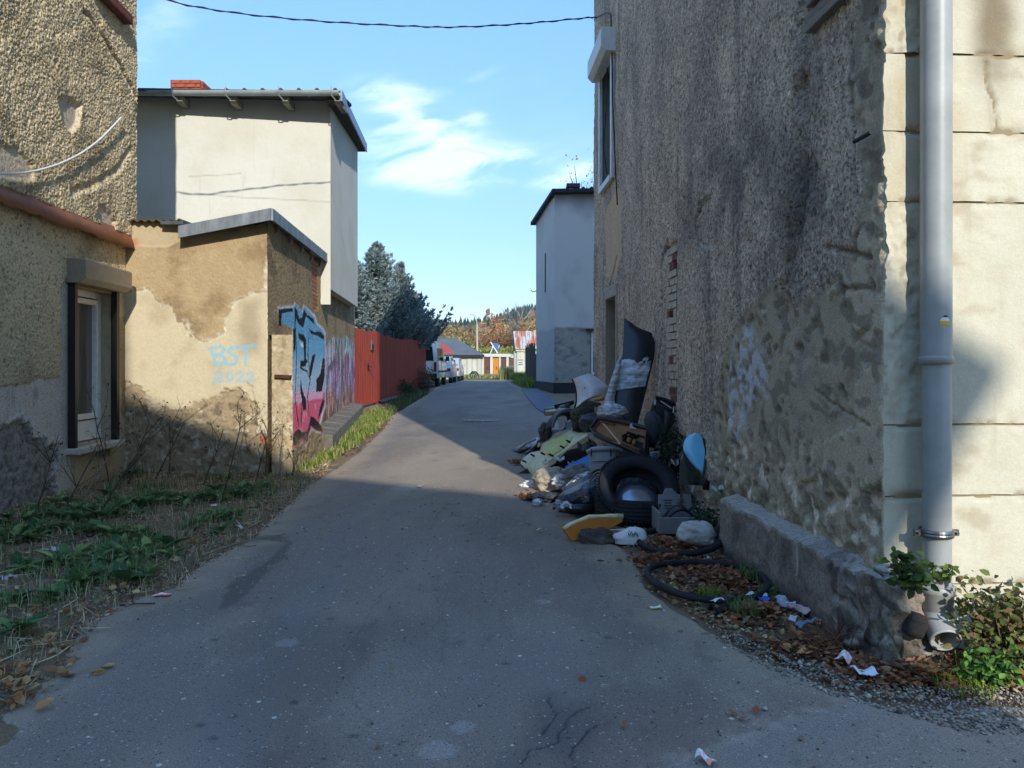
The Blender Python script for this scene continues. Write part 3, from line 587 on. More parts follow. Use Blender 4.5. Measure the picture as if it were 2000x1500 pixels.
def rw_fn(U, Z):
    w = 0.12*fbm(U*3, Z*3, 81)+0.05*fbm(U*13, Z*13, 82); w2 = 0.14*fbm(U*2.6+7, Z*2.6, 83)
    sm = ss(.05, -.03, sdf_poly(U+w, Z+w2, rp((1425, 660), (1480, 600), (1500, 560), (1545, 600), (1640, 545), (1690, 350), (1650, 180), (1665, 60), (1700, -60), (1760, -60), (1760, 1300), (1395, 1300), (1390, 860), (1400, 760))))
    low = ss(1.05, .75, Z+w*2)*ss(6.0, 5.0, U)   # crumbly foot
    ch_ = ss(.24, 0, dist_line(U+w*.6, Z+w2*.5, rp((1575, -40), (1560, 180), (1570, 330), (1545, 470), (1530, 620))))
    sep = ss(.04, .0, dist_line(U+w*.2, Z, rp((1590, 330), (1590, 420))))
    sm2 = ss(.04, -.03, sdf_poly(U+w*.5, Z+w*.5, rp((1182, 420), (1198, 380), (1214, 360), (1214, 500), (1200, 545), (1184, 540))))
    lath = ss(.03, -.01, sdf_poly(U+w*.2, Z+w*.2, rp((1362, 400), (1388, 384), (1392, 485), (1366, 482))))
    bz = ss(.02, -.01, np.maximum(np.abs(U-(brs[0]+brs[1])/2)-(brs[1]-brs[0])/2, np.abs(Z-(brs[2]+brs[3])/2)-(brs[3]-brs[2])/2))
    vs_ = 1+.0*U
    n1 = noise2(U*20, Z*17, 84); n2 = np.abs(noise2(U*34, Z*30, 85)); n3 = noise2(U*60, Z*55, 86)
    rc = n1*.009+(0.4-n2)*0.014+n3*.003
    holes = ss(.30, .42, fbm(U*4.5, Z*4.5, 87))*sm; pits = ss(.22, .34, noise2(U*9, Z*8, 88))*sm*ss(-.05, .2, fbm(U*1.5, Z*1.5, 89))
    flake = ss(.0, .03, fbm(U*2.2, Z*2.2, 90)-.12)*sm
    lump = fbm(U*7, Z*4, 91)
    d = rc*(1-sm)*(1-sm2*.9)*(1-bz)+sm*(-.012+.007*fbm(U*8, Z*8, 92)+flake*.022)-holes*.03-pits*.02+ch_*(.11*lump-.03)+low*(.045*fbm(U*6, Z*6, 93)-.01)+low*.018*fbm(U*18, Z*18, 99)
    d = d+.03*fbm(U*.8, Z*.8, 94)-lath*.03-bz*.05-sep*.03
    mask = np.zeros_like(U)
    for pts, wd in (([(1640, -40), (1660, 110), (1655, 190), (1668, 300), (1672, 380)], .012), ([(1365, 400), (1358, 430), (1362, 480)], .02), ([(1302, 470), (1290, 520), (1292, 640), (1285, 700), (1284, 760)], .03),
                    ([(1610, 480), (1650, 490), (1700, 500)], .014), ([(1563, 330), (1567, 400), (1560, 450)], .03), ([(1640, 560), (1700, 560)], .012), ([(1590, 760), (1640, 800), (1700, 830)], .006), ([(1205, 500), (1190, 560), (1186, 700)], .02)):
        mask = np.maximum(mask, ss(wd*1.6, wd*.4, dist_line(U+w*.25, Z+w*.25, rp(*pts))))
    d = d-mask*.03
    C = np.ones(U.shape+(3,))*lin((128, 118, 106)); C = mixc(C, lin((98, 90, 84)), ss(-.1, .4, fbm(U*1.3, Z*.7, 95))*.7)
    C = mixc(C, lin((156, 144, 128)), ss(.05, .45, fbm(U*2.6, Z*2, 96))*.5)
    C = mixc(C, lin((66, 60, 56)), ss(.1, .42, fbm(U*22, Z*18, 97))*.6)*1.0; C = mixc(C, lin((170, 160, 146)), ss(.15, .45, fbm(U*26+8, Z*22, 98))*.5)
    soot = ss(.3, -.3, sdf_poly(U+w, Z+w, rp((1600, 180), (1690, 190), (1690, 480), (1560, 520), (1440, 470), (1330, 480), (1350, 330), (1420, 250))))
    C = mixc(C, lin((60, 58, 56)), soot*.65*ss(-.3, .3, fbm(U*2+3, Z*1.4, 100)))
    strk = ss(.1, .5, fbm(U*5, Z*.5, 101)); C = mixc(C, lin((72, 68, 66)), strk*.5); C = mixc(C, lin((52, 49, 47)), ch_*.45)
    S = np.ones_like(C)*lin((146, 136, 118)); S = mixc(S, lin((118, 112, 104)), ss(0, .4, fbm(U*3, Z*3, 102))*.6); S = mixc(S, lin((168, 158, 138)), ss(.05, .4, fbm(U*5+4, Z*5, 103))*.5)
    S = mixc(S, lin((106, 90, 70)), ss(.15, .45, fbm(U*4, Z*6+9, 104))*.5)
    S = mixc(S, lin((182, 172, 150)), flake*.35); S = mixc(S, lin((92, 84, 76)), ss(.02, 0, np.abs(fbm(U*2.2, Z*2.2, 90)-.125))*.4); S = mixc(S, lin((78, 70, 62)), ss(.30, .36, noise2(U*5+Z*2.5, Z*9-U*3, 160))*.5)
    C = C*(1-sm[..., None])+S*.52*sm[..., None]
    C = mixc(C, lin((158, 136, 112))*.7, sm2*.7); C = mixc(C, lin((176, 166, 152))*.42, lath*(.4+.5*(np.mod(U, .075) > .02))); C = mixc(C, lin((150, 136, 120)), bz*.8)
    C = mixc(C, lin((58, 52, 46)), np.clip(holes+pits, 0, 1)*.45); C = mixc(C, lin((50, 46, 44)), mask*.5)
    we = ss(.10, -.05, sdf_poly(U+w*1.3, Z+w*1.3, rp((1418, 720), (1440, 660), (1465, 645), (1480, 690), (1500, 720), (1488, 760), (1450, 790), (1452, 870), (1432, 872), (1420, 800))))
    wf = we*ss(-.12, .12, fbm(U*10, Z*10, 105)); d = d+wf*.006
    C = mixc(C, lin((88, 78, 66)), low*ss(-.1, .4, fbm(U*5, Z*5, 106))*.6); C = mixc(C, lin((178, 172, 158)), low*ss(.1, .4, fbm(U*9, Z*9, 107))*.5)
    C = mixc(C, lin((54, 66, 40)), ss(.62, .48, Z)*ss(-.1, .3, fbm(U*6, Z*9, 108))*.55)
    e_ = ss(.01, .06, U); cw_ = corner_wob(Z); d = d*e_+cw_*(1-e_)
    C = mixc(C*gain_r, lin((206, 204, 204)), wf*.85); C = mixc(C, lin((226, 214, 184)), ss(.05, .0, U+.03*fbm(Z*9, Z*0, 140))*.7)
    return d, np.concatenate([C, np.clip(1-sm*.9-sm2*.8, 0, 1)[..., None]], -1)
ur = (np.exp(np.linspace(math.log(4.3), math.log(14.35), 480))-4.3)
zr = np.concatenate([np.linspace(-.2, 8.8, 540), np.linspace(9, 12.6, 10)])
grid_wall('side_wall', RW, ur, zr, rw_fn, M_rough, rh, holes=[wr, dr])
b = MB(); RW.box(b, .5, UR, -.2, 14.0, -14.0, -.45); RW.box(b, UR-.04, UR+.012, -.2, 14.0, -.46, -.02)
FW.box(b, .3, 8.0, -.2, 12.6, -.48, -.06); FW.box(b, 0.1, .32, -.2, 12.6, -.3, -.062); b.build('inner_wall', mat('core', (110, 100, 88), .95), rh)
b = MB(); RW.box(b, -.1, UR+.1, 12.6, 14.0, -8.1, -.0); b.prism([RW.P(-.45, 13.95, .4), RW.P(-.45, 20.0, -7.0), RW.P(-.45, 13.95, -14.5)], RW.P(UR+.3, 0, 0)-RW.P(-.45, 0, 0)); b.build('roof', M_tile, rh)
# openings in the side wall
def opening(pl, r, D, m, parent):
    b = MB(); u0, u1, z0, z1 = r
    for a in ((u0-.015, u0+.004, z0, z1, -D, .012), (u1-.004, u1+.015, z0, z1, -D, .012), (u0, u1, z1-.004, z1+.015, -D, .012), (u0, u1, z0-.015, z0+.004, -D, .012), (u0, u1, z0, z1, -D-.03, -D)): pl.box(b, *a)
    return b.build('window', m, parent)
wo = opening(RW, wr, .30, mat('reveal_grey', (150, 144, 134), .9), rh)
f = MB(); u0, u1, z0, z1 = wr; t = .10
for a in ((u0-.05, u0+t-.03, z0-.03, z1, .005, .06), (u1-t+.03, u1+.05, z0-.03, z1, .005, .06), (u0+t-.03, u1-t+.03, z0-.05, z0+.05, .005, .075),
          (u0+.07, u0+.14, z0+.05, z1, -.2, -.13), (u1-.14, u1-.07, z0+.05, z1, -.2, -.13), (u0+.14, u1-.14, z0+.05, z0+.13, -.2, -.132)): RW.box(f, *a)
bevel(f.build('frame', M_white, wo), .006)
g = MB(); RW.box(g, u0+.12, u1-.12, z0+.1, z1, -.18, -.165); g.build('pane', mat('pale_glass', (126, 134, 146), .1, spec=.8, c2=(100, 108, 120)), wo)
g = MB(); bx0, bx1 = u0-.14, u1+.12
g.prism([RW.P(bx0, 6.62, .0), RW.P(bx0, 6.62, .16), RW.P(bx0, 6.70, .24), RW.P(bx0, 6.98, .24), RW.P(bx0, 7.0, .2), RW.P(bx0, 7.0, 0)], RW.P(bx1, 0, 0)-RW.P(bx0, 0, 0)); bevel(g.build('shutter_box', M_white, wo), .008)
g = MB(); g.tube([RW.P(u0+.5, 6.6, .03), RW.P(u0+.45, 5.9, .05), RW.P(u0+.55, 5.3, .08), RW.P(u0+.4, 4.8, .05)], .008, 6); g.build('cord', M_cable, wo, smooth=True)
do = opening(RW, dr, .34, mat('niche_plaster', (168, 158, 140), .9, c2=(140, 130, 112), scale=6), rh); do.name = 'doorway'
g = MB(); RW.box(g, dr[0]-.02, dr[1]+.06, 2.74, 2.93, -.3, .03); bevel(g.build('lintel', mat('lintel_white', (196, 190, 178), .9, c2=(150, 142, 128), scale=14, bump=((40, .5, .01),)), do), .012)
g = MB(); RW.box(g, dr[0]-.07, dr[0]-.0, .9, 2.9, -.02, .025); g.build('jamb', mat('jamb', (176, 168, 150), .9), do)
# exposed bricks
bz_me = MB(); bz_me.box((0, 0, 0), (.06, .21, .078)); pb = data_only(bz_me, 'brick', M_pbrick); pb2 = pb.copy(); pb2.materials.clear(); pb2.materials.append(mat('pink_brick', (132, 88, 72), .95, c2=(100, 66, 54)))
zb = brs[2]+.05; r = 0; ea = math.atan2(RW.e[1], RW.e[0])-math.pi/2
while zb < brs[3]-.02:
    lens = [.21, .21] if r % 2 else [.10, .21, .10]; u = brs[0]+.02
    for l in lens:
        if random.random() > .04:
            p = RW.P(u+l/2, zb, -.035+random.uniform(-.008, .008)+float(0.03*fbm(np.array(u*.8), np.array(zb*.8), 94)))
            piece('brick', pb2 if random.random() < .07 else pb, rh, p, ea, (1, l/.21*random.uniform(.93, 1), random.uniform(.88, 1)))
        u += l+.018
    zb += .09; r += 1
# stepped boards at the top, near the corner
for k in range(3):
    g = MB(); ua, ub = RW.px(1700, 0)[0]-.02, RW.px(1585+12*k, 0)[0]; RW.box(g, ua, ub, 3.86+k*.13, 3.98+k*.13, -.03, .05+.035*k); bevel(g.build('board', mat('grey_board', (150, 140, 126), .85, c2=(112, 104, 94), scale=6, stretch=(1, 1, 8)), rh), .008)
g = MB(); g.tube([RW.P(RW.px(1712, 0)[0], 2.94, .03), RW.P(RW.px(1680, 0)[0], 2.94, .035)], .013, 8); g.build('iron_rod', mat('iron', (60, 56, 52), .7, .5), rh)
# sunlit front, laid out in rendered blocks with open joints
jz = [-.2, FW.px(1900, 1140)[1]*1.0, FW.px(1930, 968)[1], FW.px(1930, 829)[1], FW.px(1930, 396)[1], FW.px(1930, 259)[1], FW.px(1930, 108)[1], 4.4, 5.2, 6.0, 7.0, 8.0, 12.6]
def fw_fn(sd, rough):
    def fn(U, Z):
        C = np.ones(U.shape+(3,))*lin((196, 190, 166)); C = mixc(C, lin((180, 162, 126)), ss(-.15, .4, fbm(U*1.6, Z*1.8, 110))*.7*ss(1.9, 2.8, Z)); C = mixc(C, lin((206, 200, 176)), ss(-.1, .4, fbm(U*1.3, Z*1.3, 111))*.6)
        C = mixc(C, lin((112, 92, 66)), ss(.12, -.05, np.abs(U-.63)-.07+.05*fbm(U*4, Z*4, 112))*ss(3.0, 3.5, Z)*.8)
        C = mixc(C, lin((150, 130, 96)), ss(.2, .5, fbm(U*3, Z*5, 113))*.4)
        d = .006*fbm(U*3, Z*3, 114+sd)+.0025*fbm(U*14, Z*14, 115)
        if rough:
            lp = fbm(U*9, Z*9, 116); d = d+.022*lp+.012*np.abs(fbm(U*22, Z*22, 117)); C = mixc(C, lin((120, 100, 74)), ss(.12, .4, fbm(U*12, Z*12, 118))*.5)
        cr = ss(.012, .002, dist_line(U+.02*fbm(U*9, Z*9, 119), Z, FW.poly([(1922, 118), (1930, 175), (1945, 200), (1950, 255)]))); d = d-cr*.02; C = mixc(C, lin((110, 92, 66)), cr*.7+ss(.05, 0, dist_line(U, Z, FW.poly([(1935, 190), (1940, 255)])))*.25)
        sp = ss(.3, .5, noise2(U*6, Z*6, 120))*.12; C = mixc(C, lin((170, 150, 112)), sp)
        ze = np.minimum(Z-Z.min(), Z.max()-Z); chip = ss(.03, .0, ze)*ss(-.05, .35, fbm(U*7, U*0+Z.max(), 150)); d = d-chip*.018; C = mixc(C, lin((150, 128, 92)), chip*.45)
        C = mixc(C, lin((158, 138, 102)), ss(.10, 0, ze)*ss(-.2, .4, fbm(U*2.2, Z*1.2, 151))*.4); C = mixc(C, lin((140, 124, 96)), ss(.1, .5, fbm(U*11, Z*1.1, 152))*.22)
        dz = .006*fbm(U*5, U*0+Z.max(), 153)*ss(.05, 0, ze)
        return d, C, dz
    return fn
usp = FW.px(1822, 0)[0]
for i, (a, c) in enumerate(zip(jz[:-1], jz[1:])):
    g_ = .006 if 1 < i < 7 else .004
    hi = i < 7
    rz_ = i in (3, 0) or i == 7
    nz_ = max(6, int((c-a)/.014)) if hi else 8
    grid_wall('render_block', FW, np.linspace(usp+.0, 3.4 if hi else 8, 190 if hi else 20), np.linspace(a+g_, c-g_, nz_), fw_fn(i, False), M_fine, rh)
    if hi: grid_wall('render_block', FW, np.linspace(3.4+.01, 8, 60), np.linspace(a+g_, c-g_, max(4, nz_//4)), fw_fn(i, False), M_fine, rh)
    # the strip between the house corner and the pipe
    z_a, z_c = a, c
    grid_wall('corner_strip', FW, np.linspace(0, usp-.008, 30), np.linspace(a+g_*.5, c-g_*.5, nz_), (lambda f: (lambda U, Z: (lambda r: (r[0]*ss(0, .04, U), r[1], r[2]*0, -corner_wob(Z)*(1-ss(0, .12, U))))(f(U, Z))))(fw_fn(i+20, i in (3, 6, 7))), M_fine, rh, base=.0)
b = MB(); FW.box(b, .07, 8, -.2, 12.6, -.061, -.012); b.build('joint_bed', mat('joint', (150, 134, 104), .95), rh)

# plinth: long concrete ledge at the foot of the side wall, crumbling to rubble at the corner
def rough_block(name, P8, nu, nv, nw, amp, cfn, m, parent, seed=0, freq=6):
    """box with 8 corners, faces gridded and displaced by 3-D noise so edges stay closed"""
    P8 = np.array([tuple(p) for p in P8]); V = []; F = []; base = 0
    def face(a, b, c, d, n1, n2):
        nonlocal base
        s, t = np.meshgrid(np.linspace(0, 1, n1), np.linspace(0, 1, n2), indexing='ij'); s = s[..., None]; t = t[..., None]
        Q = (P8[a]*(1-s)+P8[b]*s)*(1-t)+(P8[d]*(1-s)+P8[c]*s)*t; V.append(Q.reshape(-1, 3)); I = np.arange(n1*n2).reshape(n1, n2)+base
        F.append(np.stack([I[:-1, :-1], I[1:, :-1], I[1:, 1:], I[:-1, 1:]], -1).reshape(-1, 4)); base += n1*n2
    face(0, 1, 5, 4, nu, nw); face(1, 2, 6, 5, nv, nw); face(2, 3, 7, 6, nu, nw); face(3, 0, 4, 7, nv, nw); face(4, 5, 6, 7, nu, nv)
    V = np.concatenate(V); F = np.concatenate(F); cen = P8.mean(0); x, y, z = V.T
    out = V-cen; 
    dd = np.stack([noise3(x*freq+seed, y*freq, z*freq)+.5*noise3(x*freq*2.3, y*freq*2.3, z*freq*2.3+seed), noise3(x*freq, y*freq+seed+9, z*freq)+.5*noise3(x*freq*2.3+5, y*freq*2.3, z*freq*2.3), noise3(x*freq, y*freq, z*freq+seed+19)+.5*noise3(x*freq*2.3, y*freq*2.3+7, z*freq*2.3)], -1)
    A = amp(V) if callable(amp) else amp
    V2 = V+dd*(A[:, None] if hasattr(A, 'shape') else A)
    return mesh_np(name, V2, F, m, parent, col=cfn(V), smooth=True)
pA = Vector((1.955, 4.02, 0)); pB = Vector((1.815, 6.73, 0)); 
def rwx(y): return 2.3165-.055*y
def pl_col(V):
    x, y, z = V.T; C = np.ones((len(V), 3))*lin((150, 138, 124)); C = mixc(C, lin((100, 90, 80)), ss(-.1, .4, fbm(y*3+z, z*3+x, 130))*.7)
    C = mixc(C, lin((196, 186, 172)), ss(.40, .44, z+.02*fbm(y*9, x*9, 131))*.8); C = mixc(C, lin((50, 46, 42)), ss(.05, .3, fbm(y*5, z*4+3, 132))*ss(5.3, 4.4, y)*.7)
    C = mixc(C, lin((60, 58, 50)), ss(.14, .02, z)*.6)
    r_ = ss(5.0, 4.5, y+.25*fbm(y*4, z*4, 133)); C = mixc(C, lin((178, 172, 156)), r_*ss(.0, .25, fbm(y*13+x*7, z*13, 134))*.75); C = mixc(C, lin((52, 50, 42)), r_*ss(.0, .3, fbm(y*9+4, z*9+x*9, 135))*.7); C = mixc(C, lin((74, 84, 52)), r_*ss(.1, .4, fbm(y*5+7, z*5+x*5, 136))*.5)
    C = mixc(C, lin((70, 62, 54)), ss(.15, .45, fbm(y*16+x*9, z*16, 137))*.35); return np.concatenate([C, np.full((len(V), 1), .45)], 1)
pam = lambda V: .014+.035*ss(4.95, 4.4, V[:, 1])
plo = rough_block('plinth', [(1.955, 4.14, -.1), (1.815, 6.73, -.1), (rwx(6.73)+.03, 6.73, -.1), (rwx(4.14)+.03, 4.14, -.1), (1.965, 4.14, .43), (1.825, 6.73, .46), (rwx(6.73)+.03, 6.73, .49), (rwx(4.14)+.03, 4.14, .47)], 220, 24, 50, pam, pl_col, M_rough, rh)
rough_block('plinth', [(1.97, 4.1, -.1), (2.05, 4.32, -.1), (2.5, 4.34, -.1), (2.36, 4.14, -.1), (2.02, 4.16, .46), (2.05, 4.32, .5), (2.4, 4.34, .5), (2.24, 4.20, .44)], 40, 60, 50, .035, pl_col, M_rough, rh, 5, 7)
# string lying over the plinth
p0 = at(1556, 1062, 5.05); s_ = MB()
sx = lambda px, py, Y: at(px, py, Y)
yy = 1.955-(-0.0); Yp = 5.18
face_x = lambda y: 1.965-.052*(y-4.14)-.02
def on_face(px, py):
    k = (px-CX)/F_; Y = (1.965+.052*4.14-.03)/(k+.052); return Vector((k*Y, Y, 1.6+(CY-py)*Y/F_))
pts = [on_face(1576, 1056)+Vector((.09, .02, .02)), on_face(1572, 1055)+Vector((.03, 0, .015)), on_face(1562, 1058), on_face(1557, 1064), on_face(1557, 1085), on_face(1558, 1108), on_face(1556, 1124)]
s_.tube(catmull(pts, 5), [.006]*30+[.012], 6); tag(s_.build('string', mat('string', (196, 190, 176), .9), None, smooth=True), 'short white string hanging over the edge of the concrete plinth', 'string')

# drainpipe
dp = thing('drainpipe', 'thick pale grey drainpipe on the sunlit corner of the tenement', 'drainpipe', (2.27, 4.1, .3))
M_pipe = mat('grey_pipe', (166, 168, 162), .45, c2=(140, 142, 136), scale=3, spec=.5)
PX, PY, PR = 2.322, 4.205, .079
zj, zc, zs_ = at(0, 700, PY).z, at(0, 1040, PY).z, at(0, 1152, PY).z
m_ = MB(); m_.tube([(PX, PY, zj-.02), (PX, PY, 12.4)], PR, 40); smooth_angle(m_.build('pipe', M_pipe, dp))
m_ = MB(); m_.tube([(PX+.004, PY, zs_-.02), (PX+.004, PY, zj+.0)], PR-.006, 40); smooth_angle(m_.build('pipe', M_pipe, dp))
m_ = MB(); m_.lathe([(PR-.004, -.03), (PR+.006, -.03), (PR+.008, 0), (PR+.006, .012), (PR, .014)], Matrix.Translation((PX, PY, zj)), 40); m_.build('collar', M_pipe, dp, smooth=True)
m_ = MB(); m_.lathe([(PR-.002, -.02), (PR+.008, -.02), (PR+.011, -.008), (PR+.008, 0), (PR+.011, .008), (PR+.008, .02), (PR-.002, .02)], Matrix.Translation((PX, PY, zc)), 40)
for s in (-1, 1): m_.box((PX+s*(PR+.024), PY+.0, zc), (.035, .02, .034)); m_.tube([(PX+s*(PR+.026), PY-.03, zc), (PX+s*(PR+.026), PY+.03, zc)], .008, 8)
m_.box((PX, PY+.09, zc), (.02, .04, .02)); m_.build('bracket', mat('steel', (120, 122, 122), .35, .8), dp)
m_ = MB(); m_.lathe([(PR-.006, -.11), (PR+.004, -.10), (PR+.004, -.02), (PR+.012, -.012), (PR+.014, .0), (PR+.012, .022), (PR+.006, .03), (PR-.006, .03)], Matrix.Translation((PX+.004, PY, zs_)), 40); m_.build('socket', M_pipe, dp, smooth=True)
el = []; a0 = Vector((PX+.004, PY, zs_-.09)); dirn = Vector((-.16, -1, 0)).normalized()
for i in range(9):
    t = math.radians(62)*i/8; R_ = .13; el.append(a0+Vector((0, 0, -1))*R_*math.sin(t)+dirn*R_*(1-math.cos(t)))
el.append(el[-1]+(el[-1]-el[-2]).normalized()*.06)
m_ = MB(); m_.tube(el, PR-.002, 36, caps=False); m_.tube(el[::-1], PR-.009, 36, caps=False); 
m_.build('elbow', M_pipe, dp, smooth=True)
m_ = MB(); e1 = el[-1]; dn = (el[-1]-el[-2]).normalized(); R3 = dn.to_track_quat('Z', 'Y').to_matrix().to_4x4(); m_.lathe([(PR-.009, -.004), (PR-.009, .004), (PR-.001, .004), (PR+.001, -.006)], Matrix.Translation(e1) @ R3, 36); m_.build('rim', M_pipe, dp, smooth=True)
# maker's sticker, printed flat on the pipe
def stick(x0, x1, z0, z1, c, k):
    m_ = MB(); P = []; n = 8
    for zz in (z0, z1):
        for i in range(n):
            xx = (x0[0] if zz == z0 else x0[1])+((x1[0] if zz == z0 else x1[1])-(x0[0] if zz == z0 else x0[1]))*i/(n-1); X = at(xx, 0, PY-.07).x; dx = max(-.95, min(.95, (X-PX)/PR)); P.append((PX+(PR+.0015+k)*dx, PY-(PR+.0015+k)*math.sqrt(1-dx*dx), zz))
    m_.sheet(P, 2, n); m_.build('sticker', mat('sticker', c, .5, c2=c), dp)
zz = lambda y: at(0, y, PY-.07).z
stick((1834, 1834), (1854, 1854), zz(635), zz(627), (222, 170, 40), 0); stick((1834, 1838), (1854, 1850), zz(627), zz(620), (225, 225, 220), 0); stick((1839, 1842), (1850, 1848), zz(620), zz(616), (30, 30, 32), 0)
# dark-coloured block standing in for the shaded hollow behind the elbow
m_ = MB(); m_.box((2.16, 4.12, .22), (.1, .1, .13), Matrix.Rotation(.3, 3, 'Y')); o = m_.build('hollow_block', mat('dark_stone', (58, 54, 48), .95, bump=((20, .8, .02),)), rh); bevel(o, .03, 3)

# overhead and wall cables
oc = MB(); A = at(320, 0, 9.8); B = RW.P(RW.px(1172, 34)[0], 0, .06); B.z = RW.px(1172, 34)[1]
A = Vector((-4.9, 7.6, 5.6)); A = at(318, -3, 11.6)
Q = [at(318, -3, 11.6), at(430, 21, 11.9), at(560, 36, 12.2), at(680, 45, 12.4), at(800, 51, 12.6), at(880, 53, 12.8), at(980, 49, 13.0), at(1060, 43, 13.2), at(1143, 35, 13.4), Vector(B)]
Q = [at(150, -70, 11.3)]+Q
cq = catmull(Q, 10); off2 = [Vector((.0, .012*math.sin(i*1.1), .012*math.cos(i*1.1))) for i in range(len(cq))]
oc.tube(cq, .009, 6); oc.tube([p+q_*1.3 for p, q_ in zip(cq, off2)], .007, 5); tag(oc.build('overhead_cable', M_cable, None, smooth=True), 'thin black twisted cable strung across the sky between the houses', 'cable')
wc = MB(); cw = [(1172, 34), (1196, 26), (1200, 60), (1203, 200), (1207, 300), (1212, 400)]
wc.tube(catmull([RW.P(*RW.px(x, y), .05) for x, y in cw], 5), .012, 6); tag(wc.build('wall_cable', M_cable, None, smooth=True), 'black cable running down the tenement wall beside the upper window', 'cable')

# ------------------------------------------------------------------ GREY HOUSE further up
gh = thing('grey_house', 'narrow blue grey plastered house beyond the tenement', 'house', (2.5, 32, .6))
GN = Plane((1.74, 31.5), (1.0, .04), -1); GS = Plane((1.74, 31.5), (-.13, 1.0), 1)
def gn_fn(U, Z):
    w = .12*fbm(U*1.5, Z*1.5, 141); low = ss(3.25, 3.15, Z+w)
    C = np.ones(U.shape+(3,))*lin((196, 190, 182)); C = mixc(C, lin((160, 154, 146)), ss(-.1, .4, fbm(U*.8, Z*.6, 142))*.6); C = mixc(C, lin((92, 90, 88)), ss(7.9, 8.8, Z+.3*fbm(U*2, Z*2, 145))*.6)
    C = mixc(C, lin((146, 138, 126)), low*.8); C = mixc(C, lin((162, 154, 142)), low*ss(0, .3, fbm(U*3, Z*4, 143))*.6); C = mixc(C, lin((78, 74, 70)), low*ss(.1, .35, fbm(U*3+4, Z*5, 146))*.5)
    return low*(-.03+.03*fbm(U*4, Z*5, 144)), C
wg = (1.32, 1.9, 1.75, 3.0)
grid_wall('near_wall', GN, np.linspace(0, 4, 110), np.linspace(.3, 8.75, 200), gn_fn, M_fine, gh)
def gs_fn(U, Z):
    d, C = gn_fn(U*.0+U*.7+3, Z); return d*.4, mixc(C, lin((196, 192, 188)), np.full(U.shape, .5))
grid_wall('street_wall', GS, np.linspace(0, 4.7, 60), np.linspace(.3, 8.6, 120), gs_fn, M_fine, gh)
b = MB(); b.prism([GN.P(0.03, .3, -.04), GN.P(8, .3, -.04), GN.P(8, .3, -5), GS.P(4.68, .3, -.03)], (0, 0, 8.2)); b.build('body', mat('gh_core', (140, 140, 142), .9), gh)
b = MB(); b.prism([GN.P(-.12, 8.72, .35), GN.P(8.2, 8.9, .35), GN.P(8.2, 8.5, -5.2), GS.P(5.0, 8.35, .22)], (0, 0, .14)); b.build('roof', mat('tar_roof', (34, 34, 38), .8), gh)
for k in range(12):
    b = MB(); p = GN.P(.5+k*.33, 8.9+.02*k*.33, .25); b.tube([p, p+Vector((0, 1.2, .03))], .07, 8); b.build('tile', mat('dk_tile', (44, 42, 44), .8) if k == 0 else bpy.data.materials['dk_tile'], gh)
b = MB(); b.box(tuple(GN.P(.75, 9.02, .2)), (.55, .3, .14)); b.build('roof_vent', M_tile, gh)
b = MB(); GN.box(b, -.06, 1.15, .3, .98, -.3, .06); GS.box(b, .0, 4.7, .3, .98, -.3, .05); b.build('plinth', mat('tar_black', (34, 34, 36), .8), gh)
b = MB(); GN.box(b, 1.52, 2.4, 1.3, 3.1, .0, .02); o = b.build('window', M_white, gh)
g = MB(); GN.box(g, 1.6, 2.3, 1.42, 3.0, .02, .03); g.build('pane', M_glass, o)
g = MB(); GN.box(g, 1.3, 2.5, 3.1, 3.2, .0, .16); g.build('canopy', M_wood, o)
g = MB(); g.tube([GS.P(4.6, 5.2, .02), GS.P(4.6, 5.15, .18), GS.P(4.6, 5.25, .26)], .02, 6); g.build('iron_hook', M_cable, gh)
g = MB(); GS.box(g, 2.0, 2.25, 4.9, 6.6, -.002, .02); g.build('vent_strip', mat('vs', (90, 88, 90), .8), gh)

# ------------------------------------------------------------------ HOUSE BEHIND THE CAMERA (its gable throws the shade over the foreground)
DY = -15.0
prof2 = [(-22, 6.9), (-2.95, 7.15), (-2.75, 7.9), (-2.2, 8.2), (-2.12, 6.85), (0.0, 6.1), (.7, 5.55), (3.0, 4.75), (3.6, 4.15), (4.15, 3.82), (3.75, 3.40), (3.42, 2.75), (3.42, -10)]
k1, k2 = .308*15, .51*15
poly = [(x+k1, z+k2) for x, z in prof2]; poly = [(x, max(z, -.5)) for x, z in poly]+[(-22+k1, -.5)]
bh_ = thing('gabled_house', 'large house standing behind the viewer', 'house', (0, DY-4, 0))
b = MB(); b.prism([(x, DY, z) for x, z in poly][::-1], (0, -9, 0)); b.build('wall', mat('far_wall', (170, 158, 134), .92, bump=((8, .4, .02),)), bh_)
for i in range(6):
    for j in range(3):
        g = MB(); g.box((-12+i*3.2, DY+.02, 2.2+j*3.2), (1.1, .06, 1.6)); wi = g.build('window', M_white, bh_)
        g = MB(); g.box((-12+i*3.2, DY+.05, 2.2+j*3.2), (.95, .04, 1.45)); g.build('pane', M_glass, wi)
